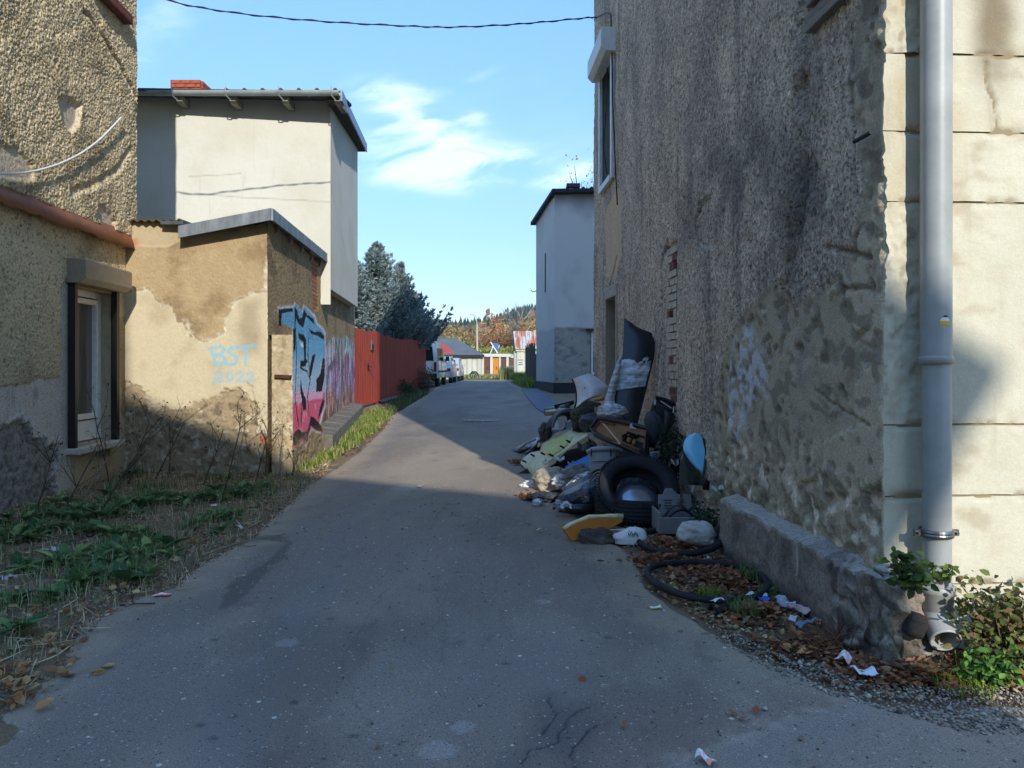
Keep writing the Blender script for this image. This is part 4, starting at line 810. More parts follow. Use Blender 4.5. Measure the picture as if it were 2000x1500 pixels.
# ------------------------------------------------------------------ GROUND, ROAD
def terrain(X, Y):
    z = zg(Y)+0*X
    z = z+1.0*ss(80, 100, Y)*ss(-8, 2, X)*0.9
    far = ss(95, 620, Y); h1 = 62*np.exp(-((X+95-.0*Y)/95)**2)*0; 
    # hill rising from left to right beyond the garages
    ridge = 20+7*np.exp(-((X+62)/25)**2)+13*ss(-25, 19, X)+40*ss(15, 150, X)+3*np.sin(X*.03+1)
    z = z+far*ridge
    return z
gx = np.concatenate([-np.geomspace(600, 7, 60)[:-1], np.linspace(-7, 4, 260), np.geomspace(4.05, 600, 60)[1:]]); gy = np.concatenate([np.linspace(-30, 1.5, 12)[:-1], np.geomspace(1.5, 1500, 430)])
GX, GY = np.meshgrid(gx, gy, indexing='ij'); GZ = terrain(GX, np.maximum(GY, 0))-.02
near = ss(60, 30, GY)
GZ = GZ+.016*near*fbm(GX*5, GY*5, 201)+ .05*ss(.3, 1.3, -GX-1.2-.33*(GY-3))*near*(1+fbm(GX*3, GY*3, 202))
C = np.ones(GX.shape+(3,))*lin((132, 112, 88)); C = mixc(C, lin((104, 88, 68)), ss(0, .4, fbm(GX*2, GY*2, 203))*.7); C = mixc(C, lin((130, 116, 94)), ss(.1, .4, fbm(GX*7, GY*7, 204))*.5)
C = mixc(C, lin((84, 96, 50)), ss(30, 45, GY)*.8); C = mixc(C, lin((112, 104, 62)), ss(100, 200, GY)*.7)
nI = np.arange(GX.size).reshape(GX.shape); Fq = np.stack([nI[:-1, :-1], nI[1:, :-1], nI[1:, 1:], nI[:-1, 1:]], -1).reshape(-1, 4)
M_soil = mat_attr('soil', .95, ((80, .8, .01), (20, .5, .03)), .35, 60)
go = mesh_np('ground', np.stack([GX, GY, GZ], -1).reshape(-1, 3), Fq, M_soil, None, col=C.reshape(-1, 3), smooth=True, loc=(0, 0, 0)); tag(go, 'bare soil and verge beside the lane', kind='structure')

edgeL = [(-400, 1500), (-60, 1420), (20, 1375), (75, 1330), (160, 1215), (240, 1175), (330, 1150), (400, 1095), (470, 1062), (520, 1020), (560, 985), (600, 948), (640, 925), (700, 882), (745, 840), (762, 812), (800, 790), (836, 768), (850, 757), (870, 748), (880, 742)]
edgeR = [(1005, 742), (1000, 748), (1020, 758), (1045, 772), (1085, 800), (1095, 835), (1080, 900), (1100, 960), (1130, 1010), (1240, 1085), (1270, 1150), (1330, 1195), (1400, 1235), (1480, 1280), (1560, 1310), (1640, 1345), (1720, 1372), (1800, 1382), (2000, 1375), (2600, 1365)]
RP = [gp(*p) for p in edgeL]+[gp(*p) for p in edgeR]
RP = [(p.x, p.y) for p in RP]+[(9, 2.5), (9, -14), (-7, -14), (-7, 1.5)]
M_asph, nt, N, L, bs = newmat('asphalt')
atn = N.new('ShaderNodeAttribute'); atn.attribute_name = 'Col'; tc = N.new('ShaderNodeTexCoord')
def nzs(sc, det=4, rg=.6):
    t = N.new('ShaderNodeTexNoise'); t.inputs['Scale'].default_value = sc; t.inputs['Detail'].default_value = det; t.inputs['Roughness'].default_value = rg; L.new(tc.outputs['Object'], t.inputs['Vector']); return t
def ramp(v, a, b_, ca, cb):
    r = N.new('ShaderNodeMapRange'); r.inputs['From Min'].default_value = a; r.inputs['From Max'].default_value = b_; r.inputs['To Min'].default_value = ca; r.inputs['To Max'].default_value = cb; L.new(v, r.inputs[0]); return r.outputs[0]
fine = nzs(150, 4, .8); v1 = ramp(fine.outputs['Fac'], .35, .65, .55, 1.4)
vs = N.new('ShaderNodeVectorMath'); vs.operation = 'SCALE'; L.new(atn.outputs['Color'], vs.inputs[0]); L.new(v1, vs.inputs['Scale'])
def chips(scale, size, chance, colr, prev):
    vo = N.new('ShaderNodeTexVoronoi'); vo.inputs['Scale'].default_value = scale; L.new(tc.outputs['Object'], vo.inputs['Vector'])
    sep = N.new('ShaderNodeSeparateColor'); L.new(vo.outputs['Color'], sep.inputs[0])
    a = N.new('ShaderNodeMath'); a.operation = 'LESS_THAN'; L.new(vo.outputs['Distance'], a.inputs[0]); 
    sz = N.new('ShaderNodeMath'); sz.operation = 'MULTIPLY'; L.new(sep.outputs[1], sz.inputs[0]); sz.inputs[1].default_value = size; L.new(sz.outputs[0], a.inputs[1])
    c_ = N.new('ShaderNodeMath'); c_.operation = 'LESS_THAN'; L.new(sep.outputs[0], c_.inputs[0]); c_.inputs[1].default_value = chance
    k = N.new('ShaderNodeMath'); k.operation = 'MULTIPLY'; L.new(a.outputs[0], k.inputs[0]); L.new(c_.outputs[0], k.inputs[1])
    mx = N.new('ShaderNodeMix'); mx.data_type = 'RGBA'; L.new(k.outputs[0], mx.inputs['Factor']); L.new(prev, mx.inputs[6]); mx.inputs[7].default_value = (*lin(colr), 1); return mx.outputs[2]
c_ = chips(24, .30, .045, (205, 198, 182), vs.outputs[0]); c_ = chips(60, .42, .14, (172, 166, 156), c_); c_ = chips(90, .5, .10, (66, 64, 64), c_)
L.new(c_, bs.inputs['Base Color']); bs.inputs['Roughness'].default_value = .88; bs.inputs['Specular IOR Level'].default_value = .3
bumpchain(nt, bs, tc.outputs['Object'], ((230, .55, .004), (60, .3, .006)))
ry = np.concatenate([np.linspace(-14, 2.0, 14)[:-1], np.geomspace(2.0, 75, 640)]); rt = np.linspace(-.8, .8, 520)
RY, RT = np.meshgrid(ry, rt, indexing='ij'); RX = RT*np.maximum(RY, 2.4)*1.0
RX = np.where(RY < 2.4, RT*10, RX)
sd = sdf_poly(RX+.05*fbm(RX*6, RY*6, 211)+.03*fbm(RX*22, RY*22, 212), RY+.05*fbm(RX*6+5, RY*6, 213), RP)
RZ = zg(np.maximum(RY, 0))+.012+.006*fbm(RX*1.2, RY*.8, 214)-.035*ss(-.06, .0, sd)
Ca = np.ones(RX.shape+(3,))*lin((134, 122, 110)); Ca = mixc(Ca, lin((120, 108, 96)), ss(-.15, .35, fbm(RX*.8, RY*.35, 215))*.9); Ca = mixc(Ca, lin((154, 140, 123)), ss(.0, .45, fbm(RX*1.5+4, RY*.8, 216))*.5)
Ca = mixc(Ca, lin((176, 156, 128)), ss(-.5, -.02, sd+.25*fbm(RX*3, RY*3, 217))*.55)
Ca = mixc(Ca, lin((190, 172, 140)), np.exp(-((RX+.9)/1.2)**2-((RY-12.0)/3.5)**2)*.35)  # lane colour painted paler around the sunlit patch, lifting its brightness
def gpoly(*pts): return [(gp(*p).x, gp(*p).y) for p in pts]
st = ss(.02, -.02, sdf_poly(RX+.05*fbm(RX*8, RY*8, 218), RY+.05*fbm(RX*8, RY*8, 219), gpoly((425, 1195), (445, 1150), (470, 1130), (500, 1115), (545, 1080), (555, 1062), (480, 1052), (545, 1046), (570, 1062), (555, 1090), (520, 1120), (505, 1140), (460, 1185)))); Ca = mixc(Ca, lin((92, 84, 76)), st*.7)
pt = ss(.02, -.02, sdf_poly(RX+.05*fbm(RX*8, RY*8, 220), RY, gpoly((1180, 1560), (1330, 1480), (1500, 1420), (1640, 1380), (1720, 1362), (2600, 1340), (2600, 1900), (1150, 1900)))); Ca = mixc(Ca, lin((142, 136, 126)), pt*.7)
pe = np.exp(-(sdf_poly(RX+.08*fbm(RX*8, RY*8, 220), RY, gpoly((1180, 1560), (1330, 1480), (1500, 1420), (1640, 1380), (1720, 1362), (2600, 1340), (2600, 1900), (1150, 1900)))/.06)**2); Ca = mixc(Ca, lin((170, 160, 144)), pe*.45*ss(-.2, .2, fbm(RX*12, RY*12, 221)))
for px, py, r in ((855, 1470, .09), (905, 1425, .07), (560, 1260, .08), (790, 955, .2), (1060, 1178, .06)):
    g_ = gp(px, py); q = np.sqrt((RX-g_.x)**2+(RY-g_.y)**2); Ca = mixc(Ca, lin((176, 168, 160)), ss(r, r*.7, q+.03*fbm(RX*30, RY*30, 222))*.4)
for pts in ([(1010, 1500), (1040, 1470), (1085, 1455), (1115, 1400), (1150, 1385)], [(1060, 1440), (1085, 1400), (1070, 1370)], [(1120, 1560), (1115, 1470), (1160, 1420)]):
    q = dist_line(RX+.03*fbm(RX*14, RY*14, 223), RY+.03*fbm(RX*14, RY*14, 224), gpoly(*pts)); k = ss(.008, .002, q); RZ = RZ-k*.008; Ca = mixc(Ca, lin((34, 33, 34)), k*.7)
    Ca = mixc(Ca, lin((78, 76, 78)), ss(.16, 0, q)*.4)
for i in range(26):
    x_, y_ = random.uniform(-1.8, 1.4), random.uniform(3, 9); q = np.sqrt((RX-x_)**2+((RY-y_)*1.4)**2); Ca = mixc(Ca, lin((48, 46, 46)), ss(.035, .015, q+.02*fbm(RX*30, RY*30, 225+i))*.6)
for k_ in range(5):
    x_, y_ = random.uniform(-1.6, .8), random.uniform(3.2, 8); q = dist_line(RX+.05*fbm(RX*9, RY*9, 250+k_), RY, [(x_, y_), (x_+random.uniform(-.3, .3), y_+random.uniform(.5, 1.4)), (x_+random.uniform(-.5, .5), y_+random.uniform(1.6, 2.6))]); Ca = mixc(Ca, lin((78, 72, 66)), ss(.009, .003, q)*.3)
Ca = mixc(Ca, lin((96, 88, 80)), ss(.25, .5, fbm(RX*5, RY*3, 260))*.35); Ca = mixc(Ca, lin((176, 160, 140)), ss(.3, .5, fbm(RX*9, RY*6, 261))*.2)
# faint wheel lines following the lane
Ca = mixc(Ca, lin((120, 118, 116)), ss(.05, .0, np.abs(RX-(-1.25-.1*(RY-4))+.15*fbm(RX*0, RY*.6, 226))-.12)*.18)
nI = np.arange(RX.size).reshape(RX.shape); Fq = np.stack([nI[:-1, :-1], nI[1:, :-1], nI[1:, 1:], nI[:-1, 1:]], -1).reshape(-1, 4)
keep = (sd.ravel()[Fq] < 0.0).all(1); Fq = Fq[keep]; used = np.unique(Fq); mp = np.full(RX.size, -1); mp[used] = np.arange(len(used))
Vr = np.stack([RX, RY, RZ], -1).reshape(-1, 3)[used]
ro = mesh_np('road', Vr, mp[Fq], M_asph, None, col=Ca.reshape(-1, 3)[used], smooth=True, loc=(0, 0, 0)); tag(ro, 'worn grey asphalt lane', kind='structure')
# blue grey pavement patch by the grey house
pv = [gp(*p) for p in [(1018, 762), (1050, 760), (1092, 790), (1100, 812), (1070, 812), (1048, 800), (1036, 785)]]
m_ = MB(); m_.prism([p+Vector((0, 0, .02)) for p in pv], (0, 0, .02)); tag(m_.build('pavement', mat('blue_asphalt', (74, 84, 104), .75, c2=(104, 104, 104), scale=.8), None), 'smooth bluish pavement patch', kind='structure')
# manhole
mh = gp(940, 822); m_ = MB(); R_ = .48
m_.lathe([(0, .0), (R_, 0), (R_, .022), (R_*.86, .022), (R_*.86, .016), (0, .016)][::-1], Matrix.Translation(mh), 40); mo = thing('manhole_cover', 'round cast iron manhole cover set in the lane', 'manhole cover', mh)
m_.build('rim', mat('cast_iron', (186, 170, 148), .7, .3, c2=(90, 86, 80)), mo)
m_ = MB()
for i in range(7):
    for j in range(7):
        x, y = (i-3)*.115, (j-3)*.115
        if x*x+y*y < .145: m_.box((mh.x+x, mh.y+y, mh.z+.020), (.085, .085, .006))
m_.build('tread', bpy.data.materials['cast_iron'], mo)
# ------------------------------------------------------------------ RED GATE
GPl = Plane((-4.62, 22.4), (.074, 1.0), -1)
gate = thing('red_gate', 'rusty red sheet metal gate with scalloped top edge and letter slot', 'gate', (-4.3, 27, .5))
M_red = mat('red_paint', (166, 70, 48), .65, c2=(138, 54, 38), scale=3, stretch=(3, 3, .4), spec=.4, bump=((60, .15, .003),))
tp = [GPl.px(*p) for p in [(694, 640), (705, 643), (715, 647), (724, 647), (732, 646), (739, 649), (747, 656), (755, 655), (761, 657), (767, 662), (777, 661), (786, 664), (792, 661), (830, 668), (840, 670)]]
tu, tz = zip(*tp); UG = GPl.px(831, 0)[0]
bu = [0, UG]; edges = [0, 1.35, 2.75, 3.9, 5.0, 6.1, 7.2, 8.4, 9.6, UG]
for i in range(len(edges)-1):
    a, b_ = edges[i]+.012, edges[i+1]-.012; n = int((b_-a)/.022); us = np.linspace(a, b_, n); P = []
    ph = np.mod(us/.2, 1); dd = .022*(ss(.1, .22, ph)-ss(.6, .72, ph))
    if i < 2: dd = dd*.55
    zb = zg(GPl.o[1]+us*GPl.e[1])+(.06 if i < 2 else .0); zt = np.interp(us, tu, tz)
    m_ = MB(); m_.sheet([GPl.P(u, z, d) for u, z, d in zip(us, zb, dd)]+[GPl.P(u, z, d) for u, z, d in zip(us, zt, dd)], 2, n, .006)
    o = m_.build('gate_leaf' if i < 2 else 'panel', M_red, gate)
    if i == 0:
        s_ = MB(); u_, z_ = GPl.px(725, 674); GPl.box(s_, u_-.12, u_+.16, z_-.16, z_+.16, .02, .05); so = s_.build('letter_box', mat('letter_grey', (120, 116, 110), .5, .3), o)
        s_ = MB(); GPl.box(s_, u_-.06, u_+.1, z_-.18, z_+.02, .05, .06); s_.build('slot', M_black, o)
        s_ = MB(); u_, z_ = GPl.px(718, 716); GPl.box(s_, u_-.04, u_+.04, z_-.1, z_+.1, .02, .04); s_.tube([GPl.P(u_, z_, .03), GPl.P(u_, z_, .09), GPl.P(u_+.14, z_-.01, .09)], .014, 8); s_.build('handle', M_cable, o)
for u_ in (0.0, 2.75, UG):
    s_ = MB(); p = GPl.P(u_, 0, -.06); zb = float(zg(p.y)); s_.box((p.x, p.y, (zb-.1+np.interp(u_, tu, tz)-.1)/2), (.09, .09, np.interp(u_, tu, tz)-zb-.02)); s_.build('post', M_red, gate)
s_ = MB(); P = []
for u_ in np.linspace(2.8, UG, 20): p = GPl.P(u_, float(zg(GPl.P(u_, 0).y)), 0); P += [p+Vector((.02, 0, -.1)), p+Vector((.16, 0, .06)), p+Vector((0, 0, .11))]
s_.sheet(P, 20, 3); s_.build('footing', mat('footing', (112, 106, 96), .95, bump=((20, .6, .02),)), gate)

# ------------------------------------------------------------------ FOLIAGE TOOLS
M_leaf, nt, N, L, bs = newmat('foliage')
at_ = N.new('ShaderNodeAttribute'); at_.attribute_name = 'Col'; L.new(at_.outputs['Color'], bs.inputs['Base Color']); bs.inputs['Roughness'].default_value = .75; bs.inputs['Specular IOR Level'].default_value = .2
tr = N.new('ShaderNodeBsdfTranslucent'); L.new(at_.outputs['Color'], tr.inputs['Color']); mxs = N.new('ShaderNodeMixShader'); mxs.inputs[0].default_value = .25
L.new(bs.outputs[0], mxs.inputs[1]); L.new(tr.outputs[0], mxs.inputs[2]); L.new(mxs.outputs[0], N['Material Output'].inputs[0])
M_bark = mat('bark', (84, 70, 56), .95, c2=(54, 46, 38), scale=9, bump=((20, .8, .03),), stretch=(1, 1, .3))
M_palebark = mat('pale_bark', (176, 168, 150), .9, c2=(120, 110, 98), scale=9)
def rand_dirs(n): v = rng.normal(size=(n, 3)); return v/np.linalg.norm(v, axis=1)[:, None]
def leaf_quads(P, size, D=None, aspect=.6, N_=None, bend=0.0):
    """one folded diamond (4 verts) per point; D direction, N_ normal"""
    n = len(P); D = rand_dirs(n) if D is None else D/np.linalg.norm(D, axis=1)[:, None]; R = rand_dirs(n) if N_ is None else N_
    S = np.cross(D, R); S /= np.linalg.norm(S, axis=1)[:, None]+1e-9; s = (np.asarray(size)*np.ones(n))[:, None]
    V = np.stack([P, P+D*s*.5+S*s*aspect*.5, P+D*s, P+D*s*.5-S*s*aspect*.5], 1).reshape(-1, 3); F = np.arange(4*n).reshape(n, 4); return V, F
class Soup:
    def __init__(s): s.V = []; s.F = []; s.C = []; s.n = 0
    def add(s, V, F, C):
        s.V.append(V); s.F.append(F+s.n); s.C.append(np.broadcast_to(C, (len(V), 3)) if np.ndim(C) == 1 else C); s.n += len(V)
    def leaves(s, P, size, cols, D=None, aspect=.6, N_=None, jit=.25):
        V, F = leaf_quads(np.asarray(P, float), size, D, aspect, N_); n = len(P); c = np.array([lin(k) for k in cols])[rng.integers(0, len(cols), n)]*(1+rng.uniform(-jit, jit, n))[:, None]
        s.add(V, F, np.repeat(c, 4, 0)); return s
    def build(s, name, m=None, parent=None, loc=None): return mesh_np(name, np.concatenate(s.V), np.concatenate(s.F), m or M_leaf, parent, col=np.concatenate(s.C), loc=loc)

# ------------------------------------------------------------------ BLUE SPRUCES behind the gate
def spruce(x, y, z0, top, rmax, nb, seed, label, low=0.0, lean=None):
    r_ = np.random.default_rng(seed); root = thing('blue_spruce', label, 'tree', (x, y, z0), 'blue spruces behind the red gate')
    t_ = MB(); t_.tube([(x, y, z0-.1), (x, y, (z0+top)/2), (x, y, top)], [.13, .08, .008], 8); t_.build('trunk', M_bark, root, smooth=True)
    sp = Soup(); H = top-z0; wood = MB()
    for i in range(nb):
        f = low+(1-low)*(i+r_.random())/nb; z = z0+H*f; az = r_.uniform(0, 2*math.pi); R = rmax*min(1, (1-f)*1.25)**1.0*r_.uniform(.7, 1.15)+.05
        if lean is not None:   # longer limbs towards the lane
            R *= 1+lean*max(0, math.cos(az))*(1-f)
        dx, dy = math.cos(az), math.sin(az); up = r_.uniform(.1, .45)+.5*f; n = max(4, int(R/.13)); pts = []
        for k in range(n+1):
            t = k/n; pts.append(np.array([x+dx*R*t, y+dy*R*t, z+R*(up*t*t*1.2-.10*math.sin(math.pi*t))]))
        wood.tube(pts, list(np.linspace(.02, .004, n+1)), 4)
        P = []; D = []
        for k in range(1, n+1):
            t = k/n; d0 = pts[k]-pts[k-1]; d0 /= np.linalg.norm(d0); side = np.cross(d0, [0, 0, 1]); side /= np.linalg.norm(side)+1e-9
            L_ = (.18+.38*R*(1-t)*.35)
            for s in (-1, 1):
                for q in range(2):
                    d = d0*r_.uniform(.5, .9)+s*side*r_.uniform(.5, .9)+np.array([0, 0, r_.uniform(-.15, .3)]); d /= np.linalg.norm(d); m = max(1, int(L_/.10)); b0 = pts[k]-d0*.06*q
                    for j in range(m): P.append(b0+d*L_*(j/m)); D.append(d+r_.normal(size=3)*.12)
            P.append(pts[k]); D.append(d0)
        P = np.array(P); D = np.array(D); tone = r_.uniform(.8, 1.2)
        c1 = [(138, 152, 146), (118, 136, 134), (160, 170, 158), (98, 116, 118)]
        for rep in range(3):   # crossing blades make round needle brushes
            sp.leaves(P+r_.normal(size=P.shape)*.012, .19, c1, D+r_.normal(size=D.shape)*.25, .28, None, .2)
    wood.build('branches', M_bark, root); sp.build('crown', None, root)
spruce(-5.35, 30.5, .55, 6.45, 2.1, 170, 1, 'tallest blue spruce behind the gate with sunlit silvery needles', .30, .1)
spruce(-4.75, 32.6, .6, 5.95, 1.5, 130, 2, 'blue spruce with narrow top standing right of the tallest one', .32, .35)
spruce(-5.95, 28.5, .5, 5.75, 1.5, 110, 3, 'blue spruce closest to the cream house', .30, .0)
spruce(-4.5, 34.0, .62, 4.9, 1.9, 130, 4, 'lowest blue spruce with long dark limbs reaching towards the van', .40, .55)

# ------------------------------------------------------------------ VEHICLES
M_vwhite = mat('white_car_paint', (236, 236, 234), .25, c2=(224, 224, 222), spec=.6, coat=.5)
M_silver = mat('silver_car_paint', (190, 194, 198), .3, .2, c2=(172, 176, 182), spec=.6, coat=.5)
M_cglass = mat('car_glass', (26, 30, 34), .05, c2=(18, 20, 24), spec=.9)
M_tyre = mat('tyre_rubber', (30, 30, 31), .8, c2=(20, 20, 21), scale=14)
M_hub = mat('hub', (150, 152, 154), .4, .6)
M_tail = mat('tail_red', (150, 20, 16), .25, c2=(100, 12, 10), spec=.7)
def vehicle(name, label, cat, X, Y, w, l, prof, paint, glassz, wheels, kind):
    """prof: side outline (y along length from the rear, z) ; body is lofted between two slightly pinched sides"""
    z0 = float(zg(Y+l/2)); root = thing(name, label, cat, (X-w/2, Y+l/2, z0)); pr = prof; n = len(pr); m_ = MB(); V = []
    lat = [(-.5, .9), (-.47, .97), (-.38, 1.0), (0, 1.005), (.38, 1.0), (.47, .97), (.5, .9)]
    zmax = max(p[1] for p in pr)
    for lx, ks in lat:
        for (py_, pz) in pr:
            cz = .6; tum = 1-.10*max(0, (pz-glassz[0])/(zmax-glassz[0]+1e-6)); V.append(Vector((X-w/2+lx*w*tum, Y+l/2+(py_-l/2)*(ks if abs(lx) == .5 else 1 if abs(lx) < .45 else .985), z0+cz+(pz-cz)*(ks if abs(lx) == .5 else 1))))
    k = len(lat); F = [(i*n+j, i*n+(j+1) % n, (i+1)*n+(j+1) % n, (i+1)*n+j) for i in range(k-1) for j in range(n)]+[tuple(range(n))[::-1], tuple((k-1)*n+j for j in range(n))]
    m_.add(V, F); body = m_.build('body', paint, root); smooth_angle(body, 40)
    for wy in wheels:
        for sx in (-1, 1):
            wx = X-w/2+sx*(w/2-.11); M = Matrix.Translation((wx, Y+wy, z0+.36)) @ Matrix.Rotation(math.pi/2, 4, 'Y'); q = MB()
            q.lathe([(.20, -.1), (.33, -.11), (.36, -.07), (.365, 0), (.36, .07), (.33, .11), (.20, .1)], M, 24); wo_ = q.build('wheel', M_tyre, root, smooth=True)
            q = MB(); q.lathe([(0, sx*.09), (.08, sx*.1), (.2, sx*.095), (.21, sx*.06)], M, 20); q.build('rim', M_hub, wo_, smooth=True)
    return root, z0
vp = [(0.05, .42), (.0, .75), (.0, 1.3), (.12, 2.1), (.22, 2.22), (3.2, 2.24), (3.9, 2.0), (4.6, 1.35), (5.5, 1.15), (5.65, .9), (5.65, .42)]
X, Y, w = -3.62, 37.4, 2.1
r, z0 = vehicle('parked_van', 'white van parked nose away beyond the red gate', 'van', X, Y, w, 5.65, vp, M_vwhite, (1.2, 2.1), (1.0, 4.5), 'van')
q = MB(); q.prism([(X-.2, Y-.005, z0+1.28), (X-w+.2, Y-.005, z0+1.28), (X-w+.27, Y+.085, z0+1.98), (X-.27, Y+.085, z0+1.98)], (0, -.015, .002)); q.build('rear_window', M_cglass, r)
for s, x_ in ((-1, X-.12), (1, X-w+.12)):
    q = MB(); q.box((x_, Y-.005, z0+.98), (.13, .06, .48)); bevel(q.build('tail_light', M_tail, r), .02)
q = MB(); q.box((X-w/2, Y-.03, z0+.52), (w-.06, .14, .26)); bevel(q.build('bumper', M_black, r), .03)
q = MB(); q.box((X-w/2, Y-.03, z0+.85), (.55, .03, .14)); q.build('number_plate', M_white, r)
for a, b_ in ((.6, 1.9), (2.1, 3.3)):
    q = MB(); q.prism([(X-.02, Y+a, z0+1.3), (X-.02, Y+b_, z0+1.3), (X-.085, Y+b_, z0+1.92), (X-.085, Y+a+.03, z0+1.92)], (.012, 0, .002)); q.build('side_window', M_cglass, r)
q = MB(); q.box((X-.005, Y+2.9, z0+.75), (.04, 5.0, .10)); q.build('side_strip', M_black, r)
q = MB(); q.box((X+.14, Y+4.0, z0+1.42), (.2, .1, .24)); bevel(q.build('mirror', M_black, r), .02)
hp = [(0.08, .35), (.0, .55), (.02, .85), (.25, 1.0), (.6, 1.45), (1.0, 1.6), (2.6, 1.62), (3.4, 1.12), (4.5, .95), (4.75, .7), (4.7, .35)]
for i, (X, Y, lab, pm_) in enumerate(((-3.55, 45.0, 'silver hatchback parked directly behind the white van', M_silver), (-3.5, 51.5, 'silver estate parked last in the row by the garages', M_silver))):
    r, z0 = vehicle('parked_car', lab, 'car', X, Y, 1.95, 4.75, hp, pm_, (.95, 1.6), (.85, 3.8), 'car'); w = 1.95; r['group'] = 'silver cars parked beyond the van'
    q = MB(); q.prism([(X-.28, Y+.22, z0+1.03), (X-w+.28, Y+.22, z0+1.03), (X-w+.36, Y+.56, z0+1.44), (X-.36, Y+.56, z0+1.44)], (0, -.02, .012)); q.build('rear_window', M_cglass, r)
    for x_ in (X-.2, X-w+.2): q = MB(); q.box((x_, Y+.02, z0+.82), (.26, .06, .18)); bevel(q.build('tail_light', M_tail, r), .02)
    q = MB(); q.prism([(X-.03, Y+.75, z0+1.06), (X-.03, Y+3.1, z0+1.1), (X-.1, Y+2.55, z0+1.5), (X-.1, Y+.95, z0+1.5)], (.012, 0, .002)); q.build('side_window', M_cglass, r)
    q = MB(); q.box((X-w/2, Y-.0, z0+.48), (w-.15, .1, .22)); bevel(q.build('bumper', pm_, r), .03); q = MB(); q.box((X-w/2, Y-.03, z0+.68), (.52, .03, .12)); q.build('number_plate', M_white, r)
    q = MB(); q.box((X+.1, Y+2.75, z0+1.12), (.16, .1, .14)); bevel(q.build('mirror', pm_, r), .02)

# ------------------------------------------------------------------ GARAGES AND SHEDS AT THE END OF THE LANE
ZE = float(zg(70))
def atz(px, Y, z): return Vector(((px-CX)/F_*Y, Y, z))
def zz_(py, Y): return 1.6+(CY-py)*Y/F_
M_wwall = mat('whitewash', (206, 204, 186), .9, c2=(180, 176, 152), scale=1.5, stretch=(2, 2, .4))
M_gr = mat('felt_roof', (104, 108, 108), .9, c2=(86, 90, 90), scale=1)
M_redroof = mat('red_sheet', (190, 74, 58), .7, c2=(168, 62, 48), scale=2)
sh = thing('grey_roofed_shed', 'long whitewashed shed with low grey felt roof at the end of the lane', 'shed', (-5, 75, ZE))
Ya, Yb = 70.0, 76.0; e = zz_(692, Ya)
b = MB(); b.prism([atz(860, Ya+.3, ZE-.2), atz(945, Ya+.3, ZE-.2), atz(945, Yb+4, ZE-.2), atz(850, Yb+4, ZE-.2)], (0, 0, e-ZE+.1)); b.build('wall', M_wwall, sh)
A_, B_, C_, D_ = atz(846, Ya-.2, e-.05), atz(946, Ya-.2, e-.05), atz(890, Yb, zz_(660, Yb)), atz(826, Yb, zz_(657, Yb)); E_ = atz(938, Yb+6, e); G_ = atz(800, Yb+6, e)
b = MB(); b.add([A_, B_, C_, D_, E_, G_], [(0, 1, 2, 3), (1, 4, 2), (3, 2, 4, 5)]); b.add([p-Vector((0, 0, .14)) for p in (A_, B_, C_, D_)], [(0, 1, 2, 3)]); b.build('roof', M_gr, sh)
b = MB(); b.prism([A_-Vector((0, 0, .2)), B_-Vector((0, 0, .2)), B_, A_], (0, .05, 0)); b.build('fascia', M_black, sh)
xs = [886, 893, 901, 912, 922, 932, 940, 945]
for i in range(len(xs)-1):
    b = MB(); a0, a1 = atz(xs[i]+.4, Ya+.2, 0), atz(xs[i+1]-.4, Ya+.2, 0); b.box(((a0.x+a1.x)/2, Ya+.22-.04*(i % 2), (ZE+e-.25)/2), (a1.x-a0.x, .08, e-.3-ZE)); b.build('door_panel', M_wwall, sh)
b = MB(); a0 = atz(926, Ya-.1, ZE)
b.tube([a0+Vector((-.35, 0, .0)), a0+Vector((-.35, 0, .35)), a0+Vector((-.15, 0, .55)), a0+Vector((.15, 0, .55)), a0+Vector((.35, 0, .35)), a0+Vector((.35, 0, 0))], .07, 8); tag(b.build('tyre', M_tyre, None, smooth=True), 'old tyre leaning against the white shed doors', 'tyre')
ls = thing('red_lean_to', 'small yellow lean-to with bright red roof beside the grey felt roof', 'lean-to', (-7, 62, ZE)); Yl = 62
b = MB(); b.prism([atz(840, Yl+.2, ZE), atz(884, Yl+.2, ZE), atz(880, Yl+3, ZE), atz(836, Yl+3, ZE)], (0, 0, zz_(694, Yl)-ZE)); b.build('wall', mat('yellow_wall', (190, 172, 118), .9), ls)
b = MB(); b.prism([atz(856, Yl-.3, zz_(690, Yl)), atz(887, Yl-.3, zz_(690, Yl)), atz(866, Yl+3.2, zz_(673, Yl+3)), atz(836, Yl+3.2, zz_(669, Yl+3))], (0, 0, .1)); b.build('roof', M_redroof, ls)
gr = thing('garage_row', 'row of flat roofed garages with one orange and three brown doors', 'garages', (-1, 78, ZE)); Yg = 76.0; gz = zz_(697, Yg)
b = MB(); b.prism([atz(944, Yg+.25, ZE-.2), atz(1012, Yg+.25, ZE-.2), atz(1012, Yg+6, ZE-.2), atz(944, Yg+6, ZE-.2)], (0, 0, gz-ZE+.3)); b.build('wall', M_wwall, gr)
b = MB(); b.prism([atz(943, Yg-.1, gz+.02), atz(998, Yg-.1, gz-.02), atz(1012, Yg+6.2, gz+.1), atz(943, Yg+6.2, gz+.1)], (0, 0, .30)); b.build('roof', mat('pale_fascia', (210, 206, 196), .8, c2=(180, 178, 164)), gr)
M_dbr = mat('brown_door', (112, 76, 60), .8, c2=(90, 58, 46), scale=2, stretch=(4, 4, .5)); M_dor = mat('orange_door', (214, 140, 44), .7, c2=(186, 112, 34), scale=2, stretch=(4, 4, .5))
